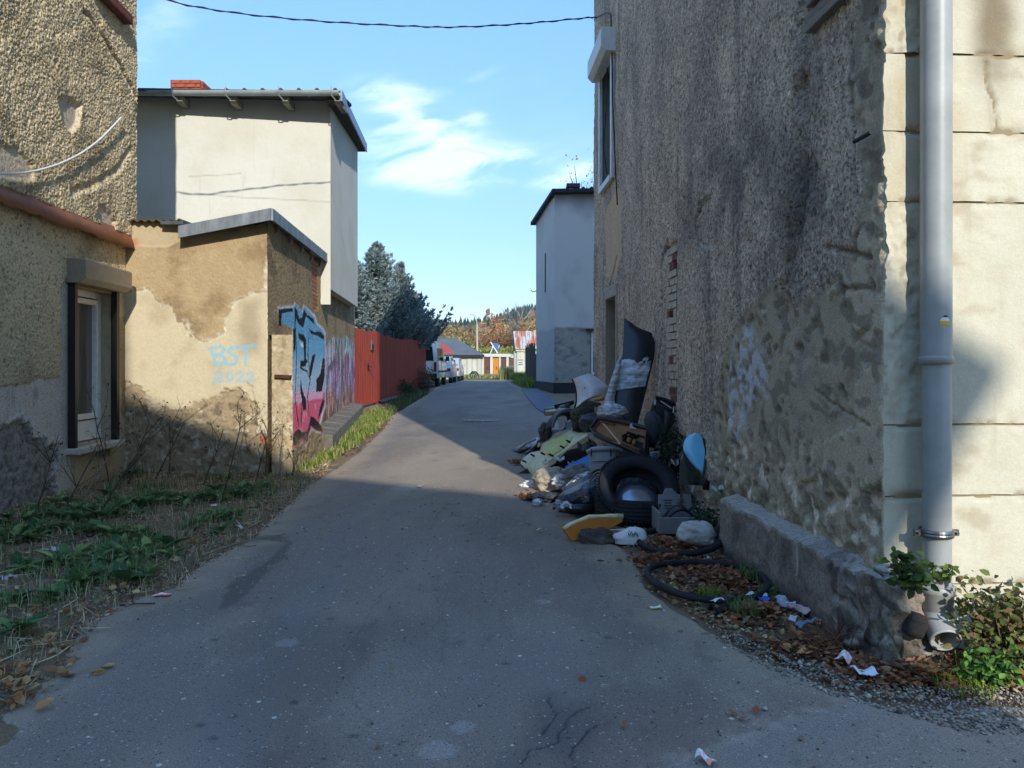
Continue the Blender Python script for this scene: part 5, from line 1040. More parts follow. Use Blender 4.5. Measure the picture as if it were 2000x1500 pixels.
for x0, x1, m in ((945.5, 957, M_dbr), (963, 974, M_dor), (978.5, 988.5, M_dbr), (994, 1004, M_dbr)):
    do_ = None
    for k in range(2):
        a0, a1 = atz(x0+(x1-x0)*k/2+.2, Yg, 0), atz(x0+(x1-x0)*(k+1)/2-.2, Yg, 0); b = MB(); b.box(((a0.x+a1.x)/2, Yg+.2, (ZE+gz-.1)/2), (a1.x-a0.x, .1, gz-.1-ZE)); do_ = b.build('door', m, gr)
    b = MB(); b.box((a0.x+.03, Yg+.12, (ZE+gz)/2-.1), (.06, .06, .3)); b.build('handle', M_black, do_)
for x0, x1 in ((957, 963), (974, 978.5), (988.5, 994)):
    a0, a1 = atz(x0, Yg, 0), atz(x1, Yg, 0); b = MB(); b.box(((a0.x+a1.x)/2, Yg+.1, (ZE+gz)/2), (a1.x-a0.x-.04, .3, gz-ZE)); b.build('pillar', M_wwall, gr)
sol = thing('solar_panel', 'solar panel on slanted white frame above the garages', 'solar panel', atz(966, 82, 3.2))
b = MB(); b.prism([atz(962, 81, zz_(684, 81)), atz(974, 81, zz_(685, 81)), atz(973, 83, zz_(672, 83)), atz(960, 83, zz_(670, 83))], (0, .06, .05)); b.build('panel', mat('pv', (70, 86, 110), .2, c2=(90, 104, 126), scale=3, spec=.8), sol)
b = MB(); b.tube([atz(958, 81, zz_(668, 81)), atz(972, 81, zz_(690, 81))], .06, 6); b.tube([atz(963, 81, zz_(676, 81)), atz(957, 81, zz_(692, 81))], .05, 6); b.tube([atz(971, 81, zz_(690, 81)), atz(975, 83, zz_(674, 83))], .05, 6); b.build('frame', M_white, sol)
lp_ = thing('street_lamp', 'slender concrete street lamp rising above the garages', 'street lamp', atz(932, 86, ZE))
b = MB(); b.tube([atz(932.3, 86, ZE), atz(931.5, 86, zz_(634, 86))], [.13, .09], 8); b.tube([atz(931.5, 86, zz_(634, 86)), atz(930.5, 86, zz_(622, 86)), atz(928, 86, zz_(616, 86)), atz(923, 86, zz_(614.5, 86))], .05, 6); b.build('pole', mat('concrete_pole', (186, 178, 160), .8), lp_)
b = MB(); b.box(tuple(atz(921.5, 86, zz_(614.5, 86))), (.32, .3, .12)); b.build('lamp_head', M_zinc, lp_)
tsh = thing('tin_roofed_shed', 'small white shed with steep rusty streaked tin roof, behind the dark fence', 'shed', (1.6, 60, ZE)); Yt = 58.0
L0, L1 = 1010, 1070
b = MB(); b.prism([atz(1004, Yt+.15, ZE-.2), atz(1072, Yt+.15, ZE-.2), atz(1072, Yt+5, ZE-.2), atz(1003, Yt+5, ZE-.2)], (0, 0, zz_(683, Yt)-ZE+.2)); b.build('wall', mat('greyish_white', (184, 182, 176), .9, c2=(150, 148, 142)), tsh)
M_tin, nt, N, L, bs = newmat('tin'); tc = N.new('ShaderNodeTexCoord'); mp_ = N.new('ShaderNodeMapping'); mp_.inputs['Scale'].default_value = (2.2, .3, .3); L.new(tc.outputs['Object'], mp_.inputs[0]); nz = N.new('ShaderNodeTexNoise'); nz.inputs['Scale'].default_value = 1.6; nz.inputs['Detail'].default_value = 8; L.new(mp_.outputs[0], nz.inputs['Vector'])
cr = N.new('ShaderNodeValToRGB'); cr.color_ramp.elements[0].position = .42; cr.color_ramp.elements[0].color = (*lin((176, 104, 72)), 1); cr.color_ramp.elements[1].position = .52; cr.color_ramp.elements[1].color = (*lin((190, 186, 176)), 1); L.new(nz.outputs['Fac'], cr.inputs[0]); L.new(cr.outputs[0], bs.inputs['Base Color']); bs.inputs['Roughness'].default_value = .6
q0, q1, q2, q3 = atz(1006, Yt-.2, zz_(682, Yt)), atz(1075, Yt-.2, zz_(680, Yt)), atz(1072, Yt+2.4, zz_(647, Yt+2.4)), atz(1002, Yt+2.4, zz_(648, Yt+2.4))
for i in range(9):
    a, c = i/9+.006, (i+1)/9-.006; b = MB(); b.prism([q0.lerp(q1, a), q0.lerp(q1, c), q3.lerp(q2, c), q3.lerp(q2, a)], (0, .02, .05+.02*(i % 2))); b.build('roof_sheet', M_tin, tsh)
b = MB(); b.prism([q0, q3, q3+Vector((0, 2.4, -1.3)), atz(1003, Yt+5, zz_(683, Yt)), atz(1005, Yt, zz_(683, Yt))], (.05, 0, 0)); b.build('gable', mat('grey_boards', (116, 112, 106), .9), tsh)
b = MB(); a0, a1 = atz(1010, Yt, 0), atz(1024, Yt, 0); b.box(((a0.x+a1.x)/2, Yt+.1, (ZE+zz_(686, Yt))/2), (a1.x-a0.x, .12, zz_(686, Yt)-ZE)); dd_ = b.build('door', M_wwall, tsh)
b = MB()
for py_, w_ in ((703, .8), (708, .6), (712, .75)): c_ = atz(1017, Yt+.02, zz_(py_, Yt)); b.box(tuple(c_), (w_*.45, .02, .04))
b.build('scrawl', M_black, dd_)
b = MB(); b.box(((a0.x+a1.x)/2, Yt+.04, zz_(684.5, Yt)), (a1.x-a0.x+.2, .2, .14)); b.build('lintel', M_wwall, tsh)
# dark plank fences in front of it
def plank_fence(label, A, B, za, zb, m, n, jag, grp=None):
    r = thing('plank_fence', label, 'fence', ((A[0]+B[0])/2, (A[1]+B[1])/2, float(zg((A[1]+B[1])/2)))); A = Vector(A); B = Vector(B)
    me = MB(); me.box((0, 0, .5), ((B-A).length/n*.9, .03, 1.0)); md = data_only(me, 'plank', m); rz = math.atan2(B.y-A.y, B.x-A.x)
    for i in range(n):
        p = A.lerp(B, (i+.5)/n); h = za+(zb-za)*(i+.5)/n+random.uniform(-jag, jag); piece('plank', md, r, (p.x, p.y, float(zg(p.y))-.05), rz+random.uniform(-.05, .05), (1, 1, h))
    q = MB()
    for hh in (.5, 1.5): q.tube([A+Vector((.06, 0, float(zg(A.y))+hh)), B+Vector((.06, 0, float(zg(B.y))+hh))], .05, 4)
    q.build('rail', m, r)
M_dkw = mat('dark_planks', (54, 46, 40), .95, c2=(34, 28, 26), scale=6, stretch=(8, 8, 1)); M_dkb = mat('brown_planks', (60, 44, 38), .9, c2=(44, 32, 28), scale=6, stretch=(8, 8, 1))
plank_fence('tall ragged dark plank fence leaning along the right of the lane', (1.22, 40.5, 0), (.95, 54.0, 0), 2.2, 2.5, M_dkw, 36, .16)
plank_fence('low brown plank fence next to the grey house', (1.22, 36.3, 0), (1.10, 40.0, 0), 1.6, 1.7, M_dkb, 12, .03)

# ------------------------------------------------------------------ AUTUMN TREES
def autumn_tree(x, y, z0, h, r, cols, nl, ls_, seed, label, name='autumn_tree', bark=None, grp='autumn trees beyond the garages', nbr=9, flat=1.0):
    r_ = np.random.default_rng(seed); root = thing(name, label, 'tree', (x, y, z0), grp); t_ = MB(); tips = []
    t_.tube([(x, y, z0-.3), (x+.1, y, z0+h*.35), (x+r_.uniform(-.3, .3), y, z0+h*.9)], [h*.02, h*.014, h*.003], 6)
    for i in range(nbr):
        f = r_.uniform(.25, .8); az = r_.uniform(0, 6.28); R = r*(1.1-f*.6); a = np.array([x, y, z0+h*f]); b_ = a+np.array([math.cos(az)*R*.5, math.sin(az)*R*.5, h*.14]); c = b_+np.array([math.cos(az)*R*.4, math.sin(az)*R*.4, h*.16])
        t_.tube([a, b_, c], [h*.008, h*.005, h*.001], 4); tips += [b_, c]
        for k in range(3): d = c-np.array([0, 0, h*.05])+r_.normal(size=3)*r*.22; t_.tube([b_, d], [h*.003, h*.0006], 3); tips.append(d)
    t_.build('trunk', bark or M_bark, root)
    if nl:
        tips = np.array(tips); P = tips[r_.integers(0, len(tips), nl)]+r_.normal(size=(nl, 3))*np.array([r*.26, r*.26, h*.07]); s_ = Soup(); s_.leaves(P, ls_*r_.uniform(.6, 1.3, nl), cols, None, .8); s_.build('crown', None, root)
OR = [(184, 124, 76), (164, 104, 66), (190, 140, 88)]; YE = [(186, 162, 88), (168, 148, 82), (156, 142, 84)]; BR = [(144, 112, 84), (124, 98, 76), (158, 122, 90)]; GN_ = [(112, 120, 74), (98, 108, 66)]
k = 0
for px, Y, topy, rr, cols, lab in ((985, 104, 650, 3.0, OR, 'orange leaved tree right of the street lamp, above the solar panel'), (1000, 112, 645, 3.2, OR+YE, 'large orange and yellow tree left of the tin roofed shed'), (1036, 96, 643, 2.8, YE+OR, 'golden tree just above the tin roof'),
                                   (1047, 120, 636, 3.2, BR+OR, 'brown orange tree beside the grey house wall'), (952, 100, 674, 2.2, OR+BR, 'low rusty orange tree between lamp and solar panel'), (915, 100, 676, 2.2, YE+GN_, 'yellow green bushy tree left of the street lamp'),
                                   (895, 112, 664, 2.8, BR+YE, 'brown tree rising behind the grey felt roof ridge'), (880, 118, 656, 3.0, BR+GN_+YE, 'mixed yellow tree behind the spruce tips'), (862, 112, 656, 3.0, YE+BR, 'pale brown tree half hidden by the spruce'),
                                   (968, 128, 662, 3.0, BR, 'dull brown tree far behind the solar panel'), (905, 90, 678, 1.7, YE+GN_, 'low yellow shrub at the slope of the felt roof'), (1020, 130, 642, 3.5, OR+BR, 'rust coloured tree in the bare crowned tree foot'), (930, 118, 668, 2.6, BR+OR, 'rusty brown tree right behind the street lamp pole')):
    k += 1; z0 = float(terrain(np.array((px-CX)/F_*Y), np.array(float(Y)))); h = zz_(topy, Y)-z0; autumn_tree((px-CX)/F_*Y, Y, z0, h, rr, cols, 2600, .30, 50+k, lab, bark=M_palebark if k in (1, 2) else None)
Y = 92; z0 = ZE; autumn_tree((1012-CX)/F_*Y, Y, z0, zz_(598, Y)-z0, 3.4, None, 0, 0, 90, 'bare leafless tree with fine twigs against the sky above the sheds', 'bare_tree', M_palebark, None, 26)
autumn_tree(6.7, 72, ZE, 18.6, 1.9, [(176, 150, 130), (150, 120, 100)], 500, .2, 93, 'reddish bare treetop peeking over the grey house roof', 'bare_tree', M_bark, None, 20)
# wooded hillside
sp = Soup(); n = 5200; Yh = 140+520*rng.random(n)**.7; Xh = Yh*(-.20+.34*rng.random(n)); Zh = terrain(Xh, Yh)
t = np.linspace(0, 2*np.pi, 6)[:-1]
kind = (fbm(Xh*.02, Yh*.012, 301)+.25*(Yh-330)/200) > .0
hh = rng.uniform(7, 13, n); Vt = []; Ft = []; Ct = []
for i in np.nonzero(kind)[0]:
    x, y, z, h = Xh[i], Yh[i], Zh[i], hh[i]; R = h*.20; c = lin((62, 74, 62))*rng.uniform(.6, 1.25)
    for a, b_, rr in ((.1, .55, 1.0), (.35, .8, .7), (.6, 1.0, .42)):
        jj = rng.uniform(.7, 1.2, 5); ring = np.stack([x+R*rr*jj*np.cos(t), y+R*rr*jj*np.sin(t), np.full(5, z+h*a)], 1); V = np.vstack([ring, [[x, y, z+h*b_]]]); sp.add(V, np.array([[0, 1, 5], [1, 2, 5], [2, 3, 5], [3, 4, 5], [4, 0, 5]]), c)
tag(sp.build('conifer_wood', None, None, loc=(0, 400, 0)), 'dark conifer wood on the hillside', kind='stuff')
sd_ = Soup(); idx = np.nonzero(~kind)[0]
for i in idx:
    m = 26; c = [OR, BR, YE, BR, GN_, BR][rng.integers(0, 6)]; h = hh[i]*.75; P = np.array([Xh[i], Yh[i], Zh[i]+h*.55])+rng.normal(size=(m, 3))*np.array([h*.2, h*.2, h*.22]); sd_.leaves(P, h*.22, [tuple(int(q*.85+20) for q in cc) for cc in c], None, .8)
tag(sd_.build('autumn_wood', None, None, loc=(0, 300, 0)), 'autumn coloured wood on the hillside', kind='stuff')
# haze
hz = MB(); hz.box((0, 290, 50), (900, 640, 130)); hz = MB(); hz.hexa([(-420, -40, -2), (420, -40, -2), (420, 720, -2), (-420, 720, -2), (-420, -40, 130), (420, -40, 130), (420, 720, 130), (-420, 720, 130)])
hm = bpy.data.materials.new('haze'); hm.use_nodes = True; hn = hm.node_tree.nodes; hn.clear(); ho = hn.new('ShaderNodeOutputMaterial'); pv_ = hn.new('ShaderNodeVolumePrincipled'); pv_.inputs['Density'].default_value = .0005; pv_.inputs['Color'].default_value = (.85, .92, 1, 1); pv_.inputs['Anisotropy'].default_value = .2
hm.node_tree.links.new(pv_.outputs[0], ho.inputs['Volume'])
if HAZE: tag(hz.build('haze', hm, None), 'thin blue autumn haze', kind='stuff')
MG = 1.55
# ------------------------------------------------------------------ DUMPED RUBBISH ALONG THE WALL
G = 'dumped car parts and rubbish by the wall'
def one(o, label, cat, g=G): return tag(o, label, cat, g)
def patch(L, R, rows, cols, Y, bulge=0.0, thick=.012, Yend=None, sag=0.0, wr=0.0, seed=0, Yslope=0.0):
    """surface between two outlines given in picture units at distance Y; bulges towards the lane"""
    def res(P, n):
        P = np.array(P, float); d = np.r_[0, np.cumsum(np.linalg.norm(np.diff(P[:, :2], axis=0), axis=1))]; t = np.linspace(0, d[-1], n); return np.stack([np.interp(t, d, P[:, k]) for k in range(P.shape[1])], 1)
    L = res(L, rows); R = res(R, rows); P = []
    for i in range(rows):
        for j in range(cols):
            t = j/(cols-1); q = L[i]*(1-t)+R[i]*t; s = i/(rows-1); y = (q[2] if len(q) > 2 else Y+(0 if Yend is None else (Yend-Y)*s)+Yslope*t)
            y -= bulge*math.sin(math.pi*(.08+.84*t))*math.sin(math.pi*(.15+.7*s)); y += wr*float(noise2(np.array(q[0]*.12+seed), np.array(q[1]*.12)))+wr*.5*float(noise2(np.array(q[0]*.3+seed), np.array(q[1]*.3)))
            P.append(at(q[0], q[1], y))
    m_ = MB(); m_.sheet(P, rows, cols, thick); return m_
def slab(pts, Y, thick, up=None):
    P = [at(p[0], p[1], p[2] if len(p) > 2 else Y) for p in pts]; n = (P[1]-P[0]).cross(P[2]-P[0]).normalized()
    if n.y < 0: n = -n
    m_ = MB(); m_.prism(P, (n if up is None else Vector(up))*thick); return m_
def blob(name, m, c, r, amp=.2, fr=5, seed=0, rot=0.0, floor=None, parent=None, nu=56, nv=36, ridge=True, sq=1.0):
    th, ph = np.meshgrid(np.linspace(0, 2*np.pi, nu+1)[:-1], np.linspace(0.02, np.pi-.02, nv), indexing='ij')
    e = lambda v: np.sign(v)*np.abs(v)**sq
    x, y, z = e(np.cos(th))*e(np.sin(ph)), e(np.sin(th))*e(np.sin(ph)), e(np.cos(ph))
    n = noise3(x*fr*.5+seed, y*fr*.5, z*fr*.5); n2 = noise3(x*fr+seed, y*fr+7, z*fr); 
    k = 1+amp*(n+(.6*(.4-np.abs(n2)) if ridge else .4*n2)+.25*noise3(x*fr*2.6, y*fr*2.6+seed, z*fr*2.6))
    X, Y, Z = x*k*r[0], y*k*r[1], z*k*r[2]; ca, sa = math.cos(rot), math.sin(rot); X, Z = X*ca-Z*sa, X*sa+Z*ca
    V = np.stack([X+c[0], Y+c[1], Z+c[2]], -1)
    if floor is not None: V[..., 2] = np.maximum(V[..., 2], floor+.004*np.abs(x))
    I = np.arange(nu*nv).reshape(nu, nv); J = np.roll(I, -1, 0); F = np.stack([I[:, :-1], J[:, :-1], J[:, 1:], I[:, 1:]], -1).reshape(-1, 4)
    V = V.reshape(-1, 3); F = [tuple(f) for f in F]+[tuple(I[:, 0]), tuple(I[::-1, -1])]
    return mesh_np(name, V, F, m, parent, smooth=True)
M_blk = mat('glossy_black_plastic', (26, 27, 30), .35, c2=(15, 16, 18), scale=4, spec=.55, bump=((9, .3, .02),))
M_dgr = mat('dark_grey_plastic', (64, 65, 70), .6, c2=(46, 47, 52), scale=5, bump=((60, .2, .003),))
M_rub = mat('tyre_black', (44, 45, 48), .78, c2=(30, 31, 34), scale=9, bump=((70, .3, .004),), spec=.3)
M_film = mat('crumpled_film', (214, 214, 218), .15, c2=(60, 62, 68), scale=4, spec=.9, bump=((10, .5, .02), (34, .4, .008)), stretch=(.35, .6, 3.2))
M_bag = mat('black_bag', (24, 25, 28), .3, c2=(16, 17, 20), spec=.6, bump=((16, .9, .03),))

heap = [((1.05, 11.3, .12), (.5, .55, .22), 3), ((1.40, 9.75, .30), (.33, .45, .36), 4), ((1.50, 8.75, .12), (.33, .3, .26), 5), ((.85, 12.4, .25), (.5, .6, .35), 7)]
for i, (c, r, sd) in enumerate(heap):
    one(blob('rubbish_bag', M_bag, c, r, .16, 5, sd, floor=float(zg(c[1]))-.02), ('black rubbish bag beneath the pale yellow panel', 'black rubbish bag stuffed behind the brown door panel', 'black rubbish bag squeezed behind the big tyre', 'black rubbish bag under the white car wing')[i], 'rubbish bag')
# tall black panel half wrapped in film
tp_ = thing('tailgate', 'tall black car panel half wrapped in plastic film leaning on the wall', 'car panel', at(1235, 870, 9.5), G)
o = patch([(1218, 622), (1216, 690), (1202, 740), (1197, 790), (1200, 838)], [(1219, 622.5), (1243, 640), (1272, 652), (1279, 672), (1277, 700), (1266, 745), (1255, 790), (1244, 832)][1:], 22, 12, 9.72, .05, .03, 9.25).build('panel', M_blk, tp_); smooth_angle(o)
for k in range(6):
    x0 = 1221+k*6.5; x1 = 1208+k*6.2; m_ = MB(); m_.tube([at(x0+4, 765, 9.36), at(x1+6, 800, 9.3), at(x1, 832, 9.22)], .009, 6); m_.build('rib', M_black, tp_)
for (x, y, w, h) in ((1231, 645, 5, 1.2), (1230, 652, 3.2, 3.6), (1230.5, 667, 4, 8), (1230, 678, 2, 2), (1235, 679, 1.2, 6), (1235, 664, 1, 9)):
    m_ = MB(); p = at(x, y, 9.625); m_.box(tuple(p), (w/150, .02, h/150)); bevel(m_.build('clip_hole', mat('dust', (150, 142, 130), .9), tp_), .004)
o = patch([(1212, 694), (1206, 725), (1200, 764)], [(1274, 688), (1269, 720), (1260, 755)], 60, 26, 9.55, .06, .008, 9.36, wr=.012, seed=3).build('film', M_film, tp_, smooth=True)
o = patch([(1206, 704), (1190, 750), (1179, 790), (1169, 816)], [(1216, 694), (1207, 745), (1200, 780), (1206, 822)], 50, 14, 9.42, .05, .008, 9.2, wr=.014, seed=9).build('film', M_film, tp_, smooth=True)
blob('film_clump', M_film, at(1196, 806, 9.1), (.17, .10, .10), .22, 7, 11, parent=tp_)
# white wing
wg_ = thing('car_wing', 'white curved car wing standing up on the pile', 'car wing', at(1150, 806, 11.6), G)
o = patch([(1119, 740), (1124, 752), (1127, 768), (1127, 785), (1122, 806)], [(1151, 729), (1170, 740), (1188, 755), (1182, 775), (1158, 777), (1140, 790), (1133, 803)], 26, 18, 11.55, .22, .012, 11.35).build('skin', mat('pearl_paint', (186, 184, 180), .3, c2=(164, 162, 158), spec=.6, coat=.4), wg_); smooth_angle(o, 60)
m_ = MB(); m_.tube([at(x, y, 11.55) for x, y in ((1118.5, 740), (1123.5, 752), (1126.5, 768), (1126.5, 785), (1121, 806))], .02, 6); m_.build('edge', M_black, wg_)
m_ = MB(); m_.tube([at(1142.5, 758, 11.38), at(1142.5, 758, 11.30)], .012, 8); m_.build('hole', M_black, wg_)
one(bevel(patch([(1157, 779), (1160, 784)], [(1181, 772), (1180, 782)], 5, 9, 11.1, .05, .03).build('foam_scrap', mat('orange_foam_a', (176, 116, 64), .95, bump=((20, .6, .02),)), None), .01), 'small orange brown foam scrap under the white wing', 'foam')
one(blob('seat_cushion', mat('brown_fabric', (70, 60, 54), .95, c2=(48, 42, 40), bump=((30, .6, .01),)), at(1150, 810, 11.0), (.22, .25, .19), .2, 4, 21), 'brown grey seat cushion below the white wing', 'cushion')
one(blob('seat_cushion', mat('olive_fabric', (78, 78, 58), .95), at(1134, 812, 10.9), (.13, .14, .10), .3, 4, 22), 'small olive cushion beside the brown grey one', 'cushion')
one(blob('seat_cushion', M_dgr, at(1160, 826, 10.5), (.20, .2, .13), .15, 4, 25), 'dark grey cushion touching the brown door panel', 'cushion')
# black bumper end with chrome lip
bp = thing('bumper', 'black bumper end with shiny lower lip jutting over the lane', 'bumper', at(1085, 812, 12.3), G)
patch([(1064, 798, 12.6), (1065, 811, 12.5)], [(1108, 790, 11.9), (1110, 809, 11.8)], 8, 20, 12.3, .10, .02).build('skin', M_blk, bp, smooth=True)
patch([(1064, 802, 12.52), (1066, 812, 12.45)], [(1107, 797, 11.8), (1110, 810, 11.75)], 4, 20, 12.2, .14, .015).build('lip', mat('worn_chrome', (120, 116, 100), .3, .5, c2=(80, 78, 70)), bp, smooth=True)
slab([(1082, 791), (1120, 782), (1122, 788), (1110, 796), (1084, 797)], 12.1, .12).build('bracket', M_black, bp)
slab([(1104, 790), (1112, 788), (1118, 815), (1108, 822)], 11.8, .08).build('strut', M_dgr, bp)
# wheel arch liners
al = thing('wheel_arch_liner', 'large dark grey plastic wheel arch liner curving over the heap', 'wheel arch liner', at(1100, 842, 11.6), G)
M = Matrix.Translation(at(1104, 838, 11.6)) @ Matrix.Rotation(math.radians(80), 4, 'X') @ Matrix.Rotation(math.radians(20), 4, 'Y')
def arc_shell(R, w, a0, a1, M, t=.02, n=26):
    P = []
    for z in (-w/2, -w/4, w/4, w/2):
        for i in range(n):
            a = a0+(a1-a0)*i/(n-1); rr = R-(.02 if abs(z) == w/2 else 0); P.append(M @ Vector((rr*math.cos(a), rr*math.sin(a), z)))
    m_ = MB(); m_.sheet(P, 4, n, t); return m_
arc_shell(.27, .34, -.2, math.pi*.98, M).build('shell', M_dgr, al, smooth=True)
m_ = MB(); m_.tube([M @ Vector((.28*math.cos(a), .28*math.sin(a), .18)) for a in np.linspace(-.2, math.pi, 22)], .018, 8); m_.build('rim', mat('grey_trim', (92, 94, 98), .5), al, smooth=True)
patch([(1117, 822), (1118, 842)], [(1139, 826), (1136, 840)], 5, 10, 11.2, .06, .02).build('flap', M_dgr, al, smooth=True)
one(patch([(1078, 812), (1072, 822), (1063, 832), (1058, 846), (1060, 860)], [(1083, 814), (1079, 826), (1074, 838), (1070, 848), (1069, 858)], 22, 8, 12.0, .08, .04, 11.9).build('pillar_trim', M_dgr, None, smooth=True), 'curved grey pillar trim standing at the left of the heap', 'car trim')
one(blob('black_hose', M_dgr, at(1065, 845, 12.0), (.10, .2, .16), .25, 4, 29), 'lumpy dark plastic duct at the lane side of the heap', 'duct')
bu_ = thing('bumper', 'long thin black bumper lying flat at the far left of the heap', 'bumper', at(1030, 885, 12.8), G)
patch([(1001, 881, 13.6), (1004, 886, 13.4), (1012, 888, 13.3)], [(1052, 856, 13.2), (1058, 862, 12.8), (1056, 868, 12.5)], 8, 24, 13, .06, .03, wr=.03, seed=5).build('skin', M_blk, bu_, smooth=True)
m_ = MB(); m_.tube([at(1010, 880, 13.2), at(1028, 866, 12.9), at(1046, 858, 12.7)], .018, 6); m_.build('trim', mat('scuffed', (130, 130, 132), .5), bu_)
m_ = MB(); m_.tube([at(1030, 888, 12.5), at(1045, 874, 12.2), at(1058, 860, 12.0)], .03, 6); m_.build('rail', M_blk, bu_)
# pale yellow green inner panel
M_yel = mat('yellow_plastic', (190, 188, 156), .7, c2=(164, 162, 124), scale=3, bump=((6, .3, .03),)); M_yel2 = mat('yellow_green_pad', (172, 172, 108), .8, c2=(154, 154, 96), scale=5); M_bei = mat('beige_trim', (150, 142, 112), .75, c2=(122, 114, 90), scale=5)
yp = thing('door_lining', 'pale yellow green plastic car lining sloping across the heap', 'car lining', at(1060, 925, 10.6), G)
o = patch([(1016, 905, 11.7), (1020, 896, 11.8), (1036, 884, 12.0), (1055, 880, 12.0), (1058, 862, 12.1), (1070, 852, 12.1), (1092, 843, 11.8), (1113, 837, 11.5), (1128, 845, 11.1), (1146, 845, 10.6)],
      [(1040, 928, 10.9), (1052, 918, 10.75), (1066, 905, 10.65), (1082, 893, 10.55), (1098, 884, 10.5), (1116, 872, 10.4), (1132, 860, 10.3), (1148, 850, 10.2)], 34, 14, 11, .10, .03, wr=.03, seed=2).build('lining', M_yel, yp); smooth_angle(o, 50)
o = patch([(1040, 928, 10.88), (1052, 918, 10.73), (1066, 905, 10.63), (1082, 893, 10.53), (1098, 884, 10.48), (1116, 872, 10.38), (1132, 860, 10.28), (1148, 850, 10.18)], [(1046, 934, 10.75), (1058, 924, 10.6), (1078, 908, 10.5), (1096, 898, 10.4), (1112, 888, 10.35), (1130, 877, 10.3), (1148, 869, 10.2)], 30, 4, 10.5, .0, .02).build('edge_trim', M_bei, yp); smooth_angle(o)
o = patch([(1066, 884, 10.9), (1066, 872, 11.2), (1076, 860, 11.4), (1094, 852, 11.3)], [(1078, 888, 10.62), (1092, 880, 10.62), (1106, 868, 10.6), (1118, 853, 10.75)], 16, 12, 11, .09, .04).build('pad', M_yel2, yp); smooth_angle(o, 60)
for x, y, Yq in ((1077, 889, 10.5), (1040, 889, 11.5), (1060, 886, 11.1), (1024, 901, 11.3), (1098, 873, 10.5), (1110, 862, 10.4)):
    m_ = MB(); m_.box(tuple(at(x, y, Yq)), (.07, .03, .025), Matrix.Rotation(.5, 3, 'Y')); m_.build('slot', M_black, yp)
one(patch([(1052, 914, 10.5), (1044, 928, 10.4), (1037, 942, 10.3)], [(1073, 908, 10.2), (1066, 920, 10.15), (1050, 940, 10.1)], 16, 10, 10.3, .05, .02).build('cream_strap', mat('cream_sheet', (186, 172, 126), .7), None, smooth=True), 'curled cream plastic strip under the yellow lining', 'plastic strip')
one(slab([(1012, 925), (1030, 915), (1040, 932), (1024, 934)], 11.0, .05).build('plastic_scrap', M_dgr, None), 'grey plastic scrap poking out left of the heap', 'plastic scrap')
one(patch([(1085, 902), (1110, 878), (1150, 872)], [(1095, 912), (1130, 905), (1160, 905)], 8, 10, 10.3, .0, .02, 10.0).build('shade_sheet', M_blk, None, smooth=True), 'black sheet filling the shadow in the hollow under the yellow lining', 'plastic sheet')  # black sheet put in to darken the shadowed hollow
one(slab([(1102, 912, 9.75), (1148, 889, 9.5), (1154, 923, 9.4)], 9.8, .03).build('blue_sheet', mat('blue_plastic', (60, 122, 190), .45, c2=(52, 108, 176)), None), 'triangular bright blue plastic sheet left of the grey bin', 'plastic sheet')
# brown door panel with mechanism
dc = thing('car_door_card', 'brown fibreboard inner door panel with black window mechanism', 'door panel', at(1215, 880, 9.0), G)
M_fib = mat('fibreboard', (156, 116, 84), .85, c2=(122, 88, 64), scale=6, bump=((16, .3, .01),))
out = [(1156, 836), (1170, 818), (1190, 820), (1216, 825), (1265, 837), (1262, 888), (1240, 881), (1212, 869), (1180, 857), (1164, 849)]
cx_, cy_ = 1212, 850
def Yd(x): return 9.15-.005*(x-1156)
slab([(x, y, Yd(x)) for x, y in out], 9, .04).build('board', M_fib, dc)
n = len(out); m_ = MB(); m_.tube([at(cx_+(x-cx_)*1.02, cy_+(y-cy_)*1.03, Yd(x)-.01) for x, y in out], .03, 6, closed=True); m_.build('black_rim', M_blk, dc)
m_ = MB(); m_.tube([at(cx_+(x-cx_)*.93, cy_+(y-cy_)*.90, Yd(x)-.03) for x, y in out[:1]+out[1:2]+out[-3:][::-1][::-1]], .012, 6); m_.build('bead', mat('bead', (186, 160, 128), .8), dc)
m_ = MB(); m_.tube([at(x, y, Yd(x)-.02) for x, y in [(1240, 880), (1212, 866), (1182, 854), (1166, 845), (1161, 836), (1171, 824), (1190, 826), (1200, 830)]], .014, 6); m_.build('bead', mat('bead2', (92, 70, 54), .8), dc)
for k, (x, y, w, h, d, c) in enumerate(((1226, 858, 20, 14, .05, M_black), (1228, 859, 7, 9, .07, mat('brass', (150, 120, 70), .4, .5)), (1238, 863, 5, 8, .07, bpy.data.materials['brass'] if 'brass' in bpy.data.materials else None), (1246, 868, 16, 12, .05, M_dgr), (1236, 848, 26, 4, .05, M_blk), (1252, 852, 16, 4, .05, M_blk), (1254, 878, 12, 7, .05, M_dgr), (1218, 855, 6, 10, .06, M_blk))):
    m_ = MB(); m_.box(tuple(at(x, y, Yd(x)-.04-.03*(k % 3))), (w/165, d, h/165), Matrix.Rotation(.35, 3, 'Y')); bevel(m_.build('mechanism', c or M_black, dc), .008)
for s_ in range(3):
    m_ = MB(); m_.tube([at(1215+s_*9, 852+s_*3, 8.75), at(1226+s_*9, 846+s_*4, 8.70), at(1240+s_*7, 852+s_*5, 8.72), at(1246+s_*5, 866+s_*4, 8.75)], .012, 6); m_.build('cable', M_cable, dc, smooth=True)
m_ = MB(); p = at(1238, 833, Yd(1238)-.02); m_.box(tuple(p), (.09, .012, .055), Matrix.Rotation(.2, 3, 'Y')); lb = m_.build('paper_label', mat('label', (176, 180, 186), .7), dc)
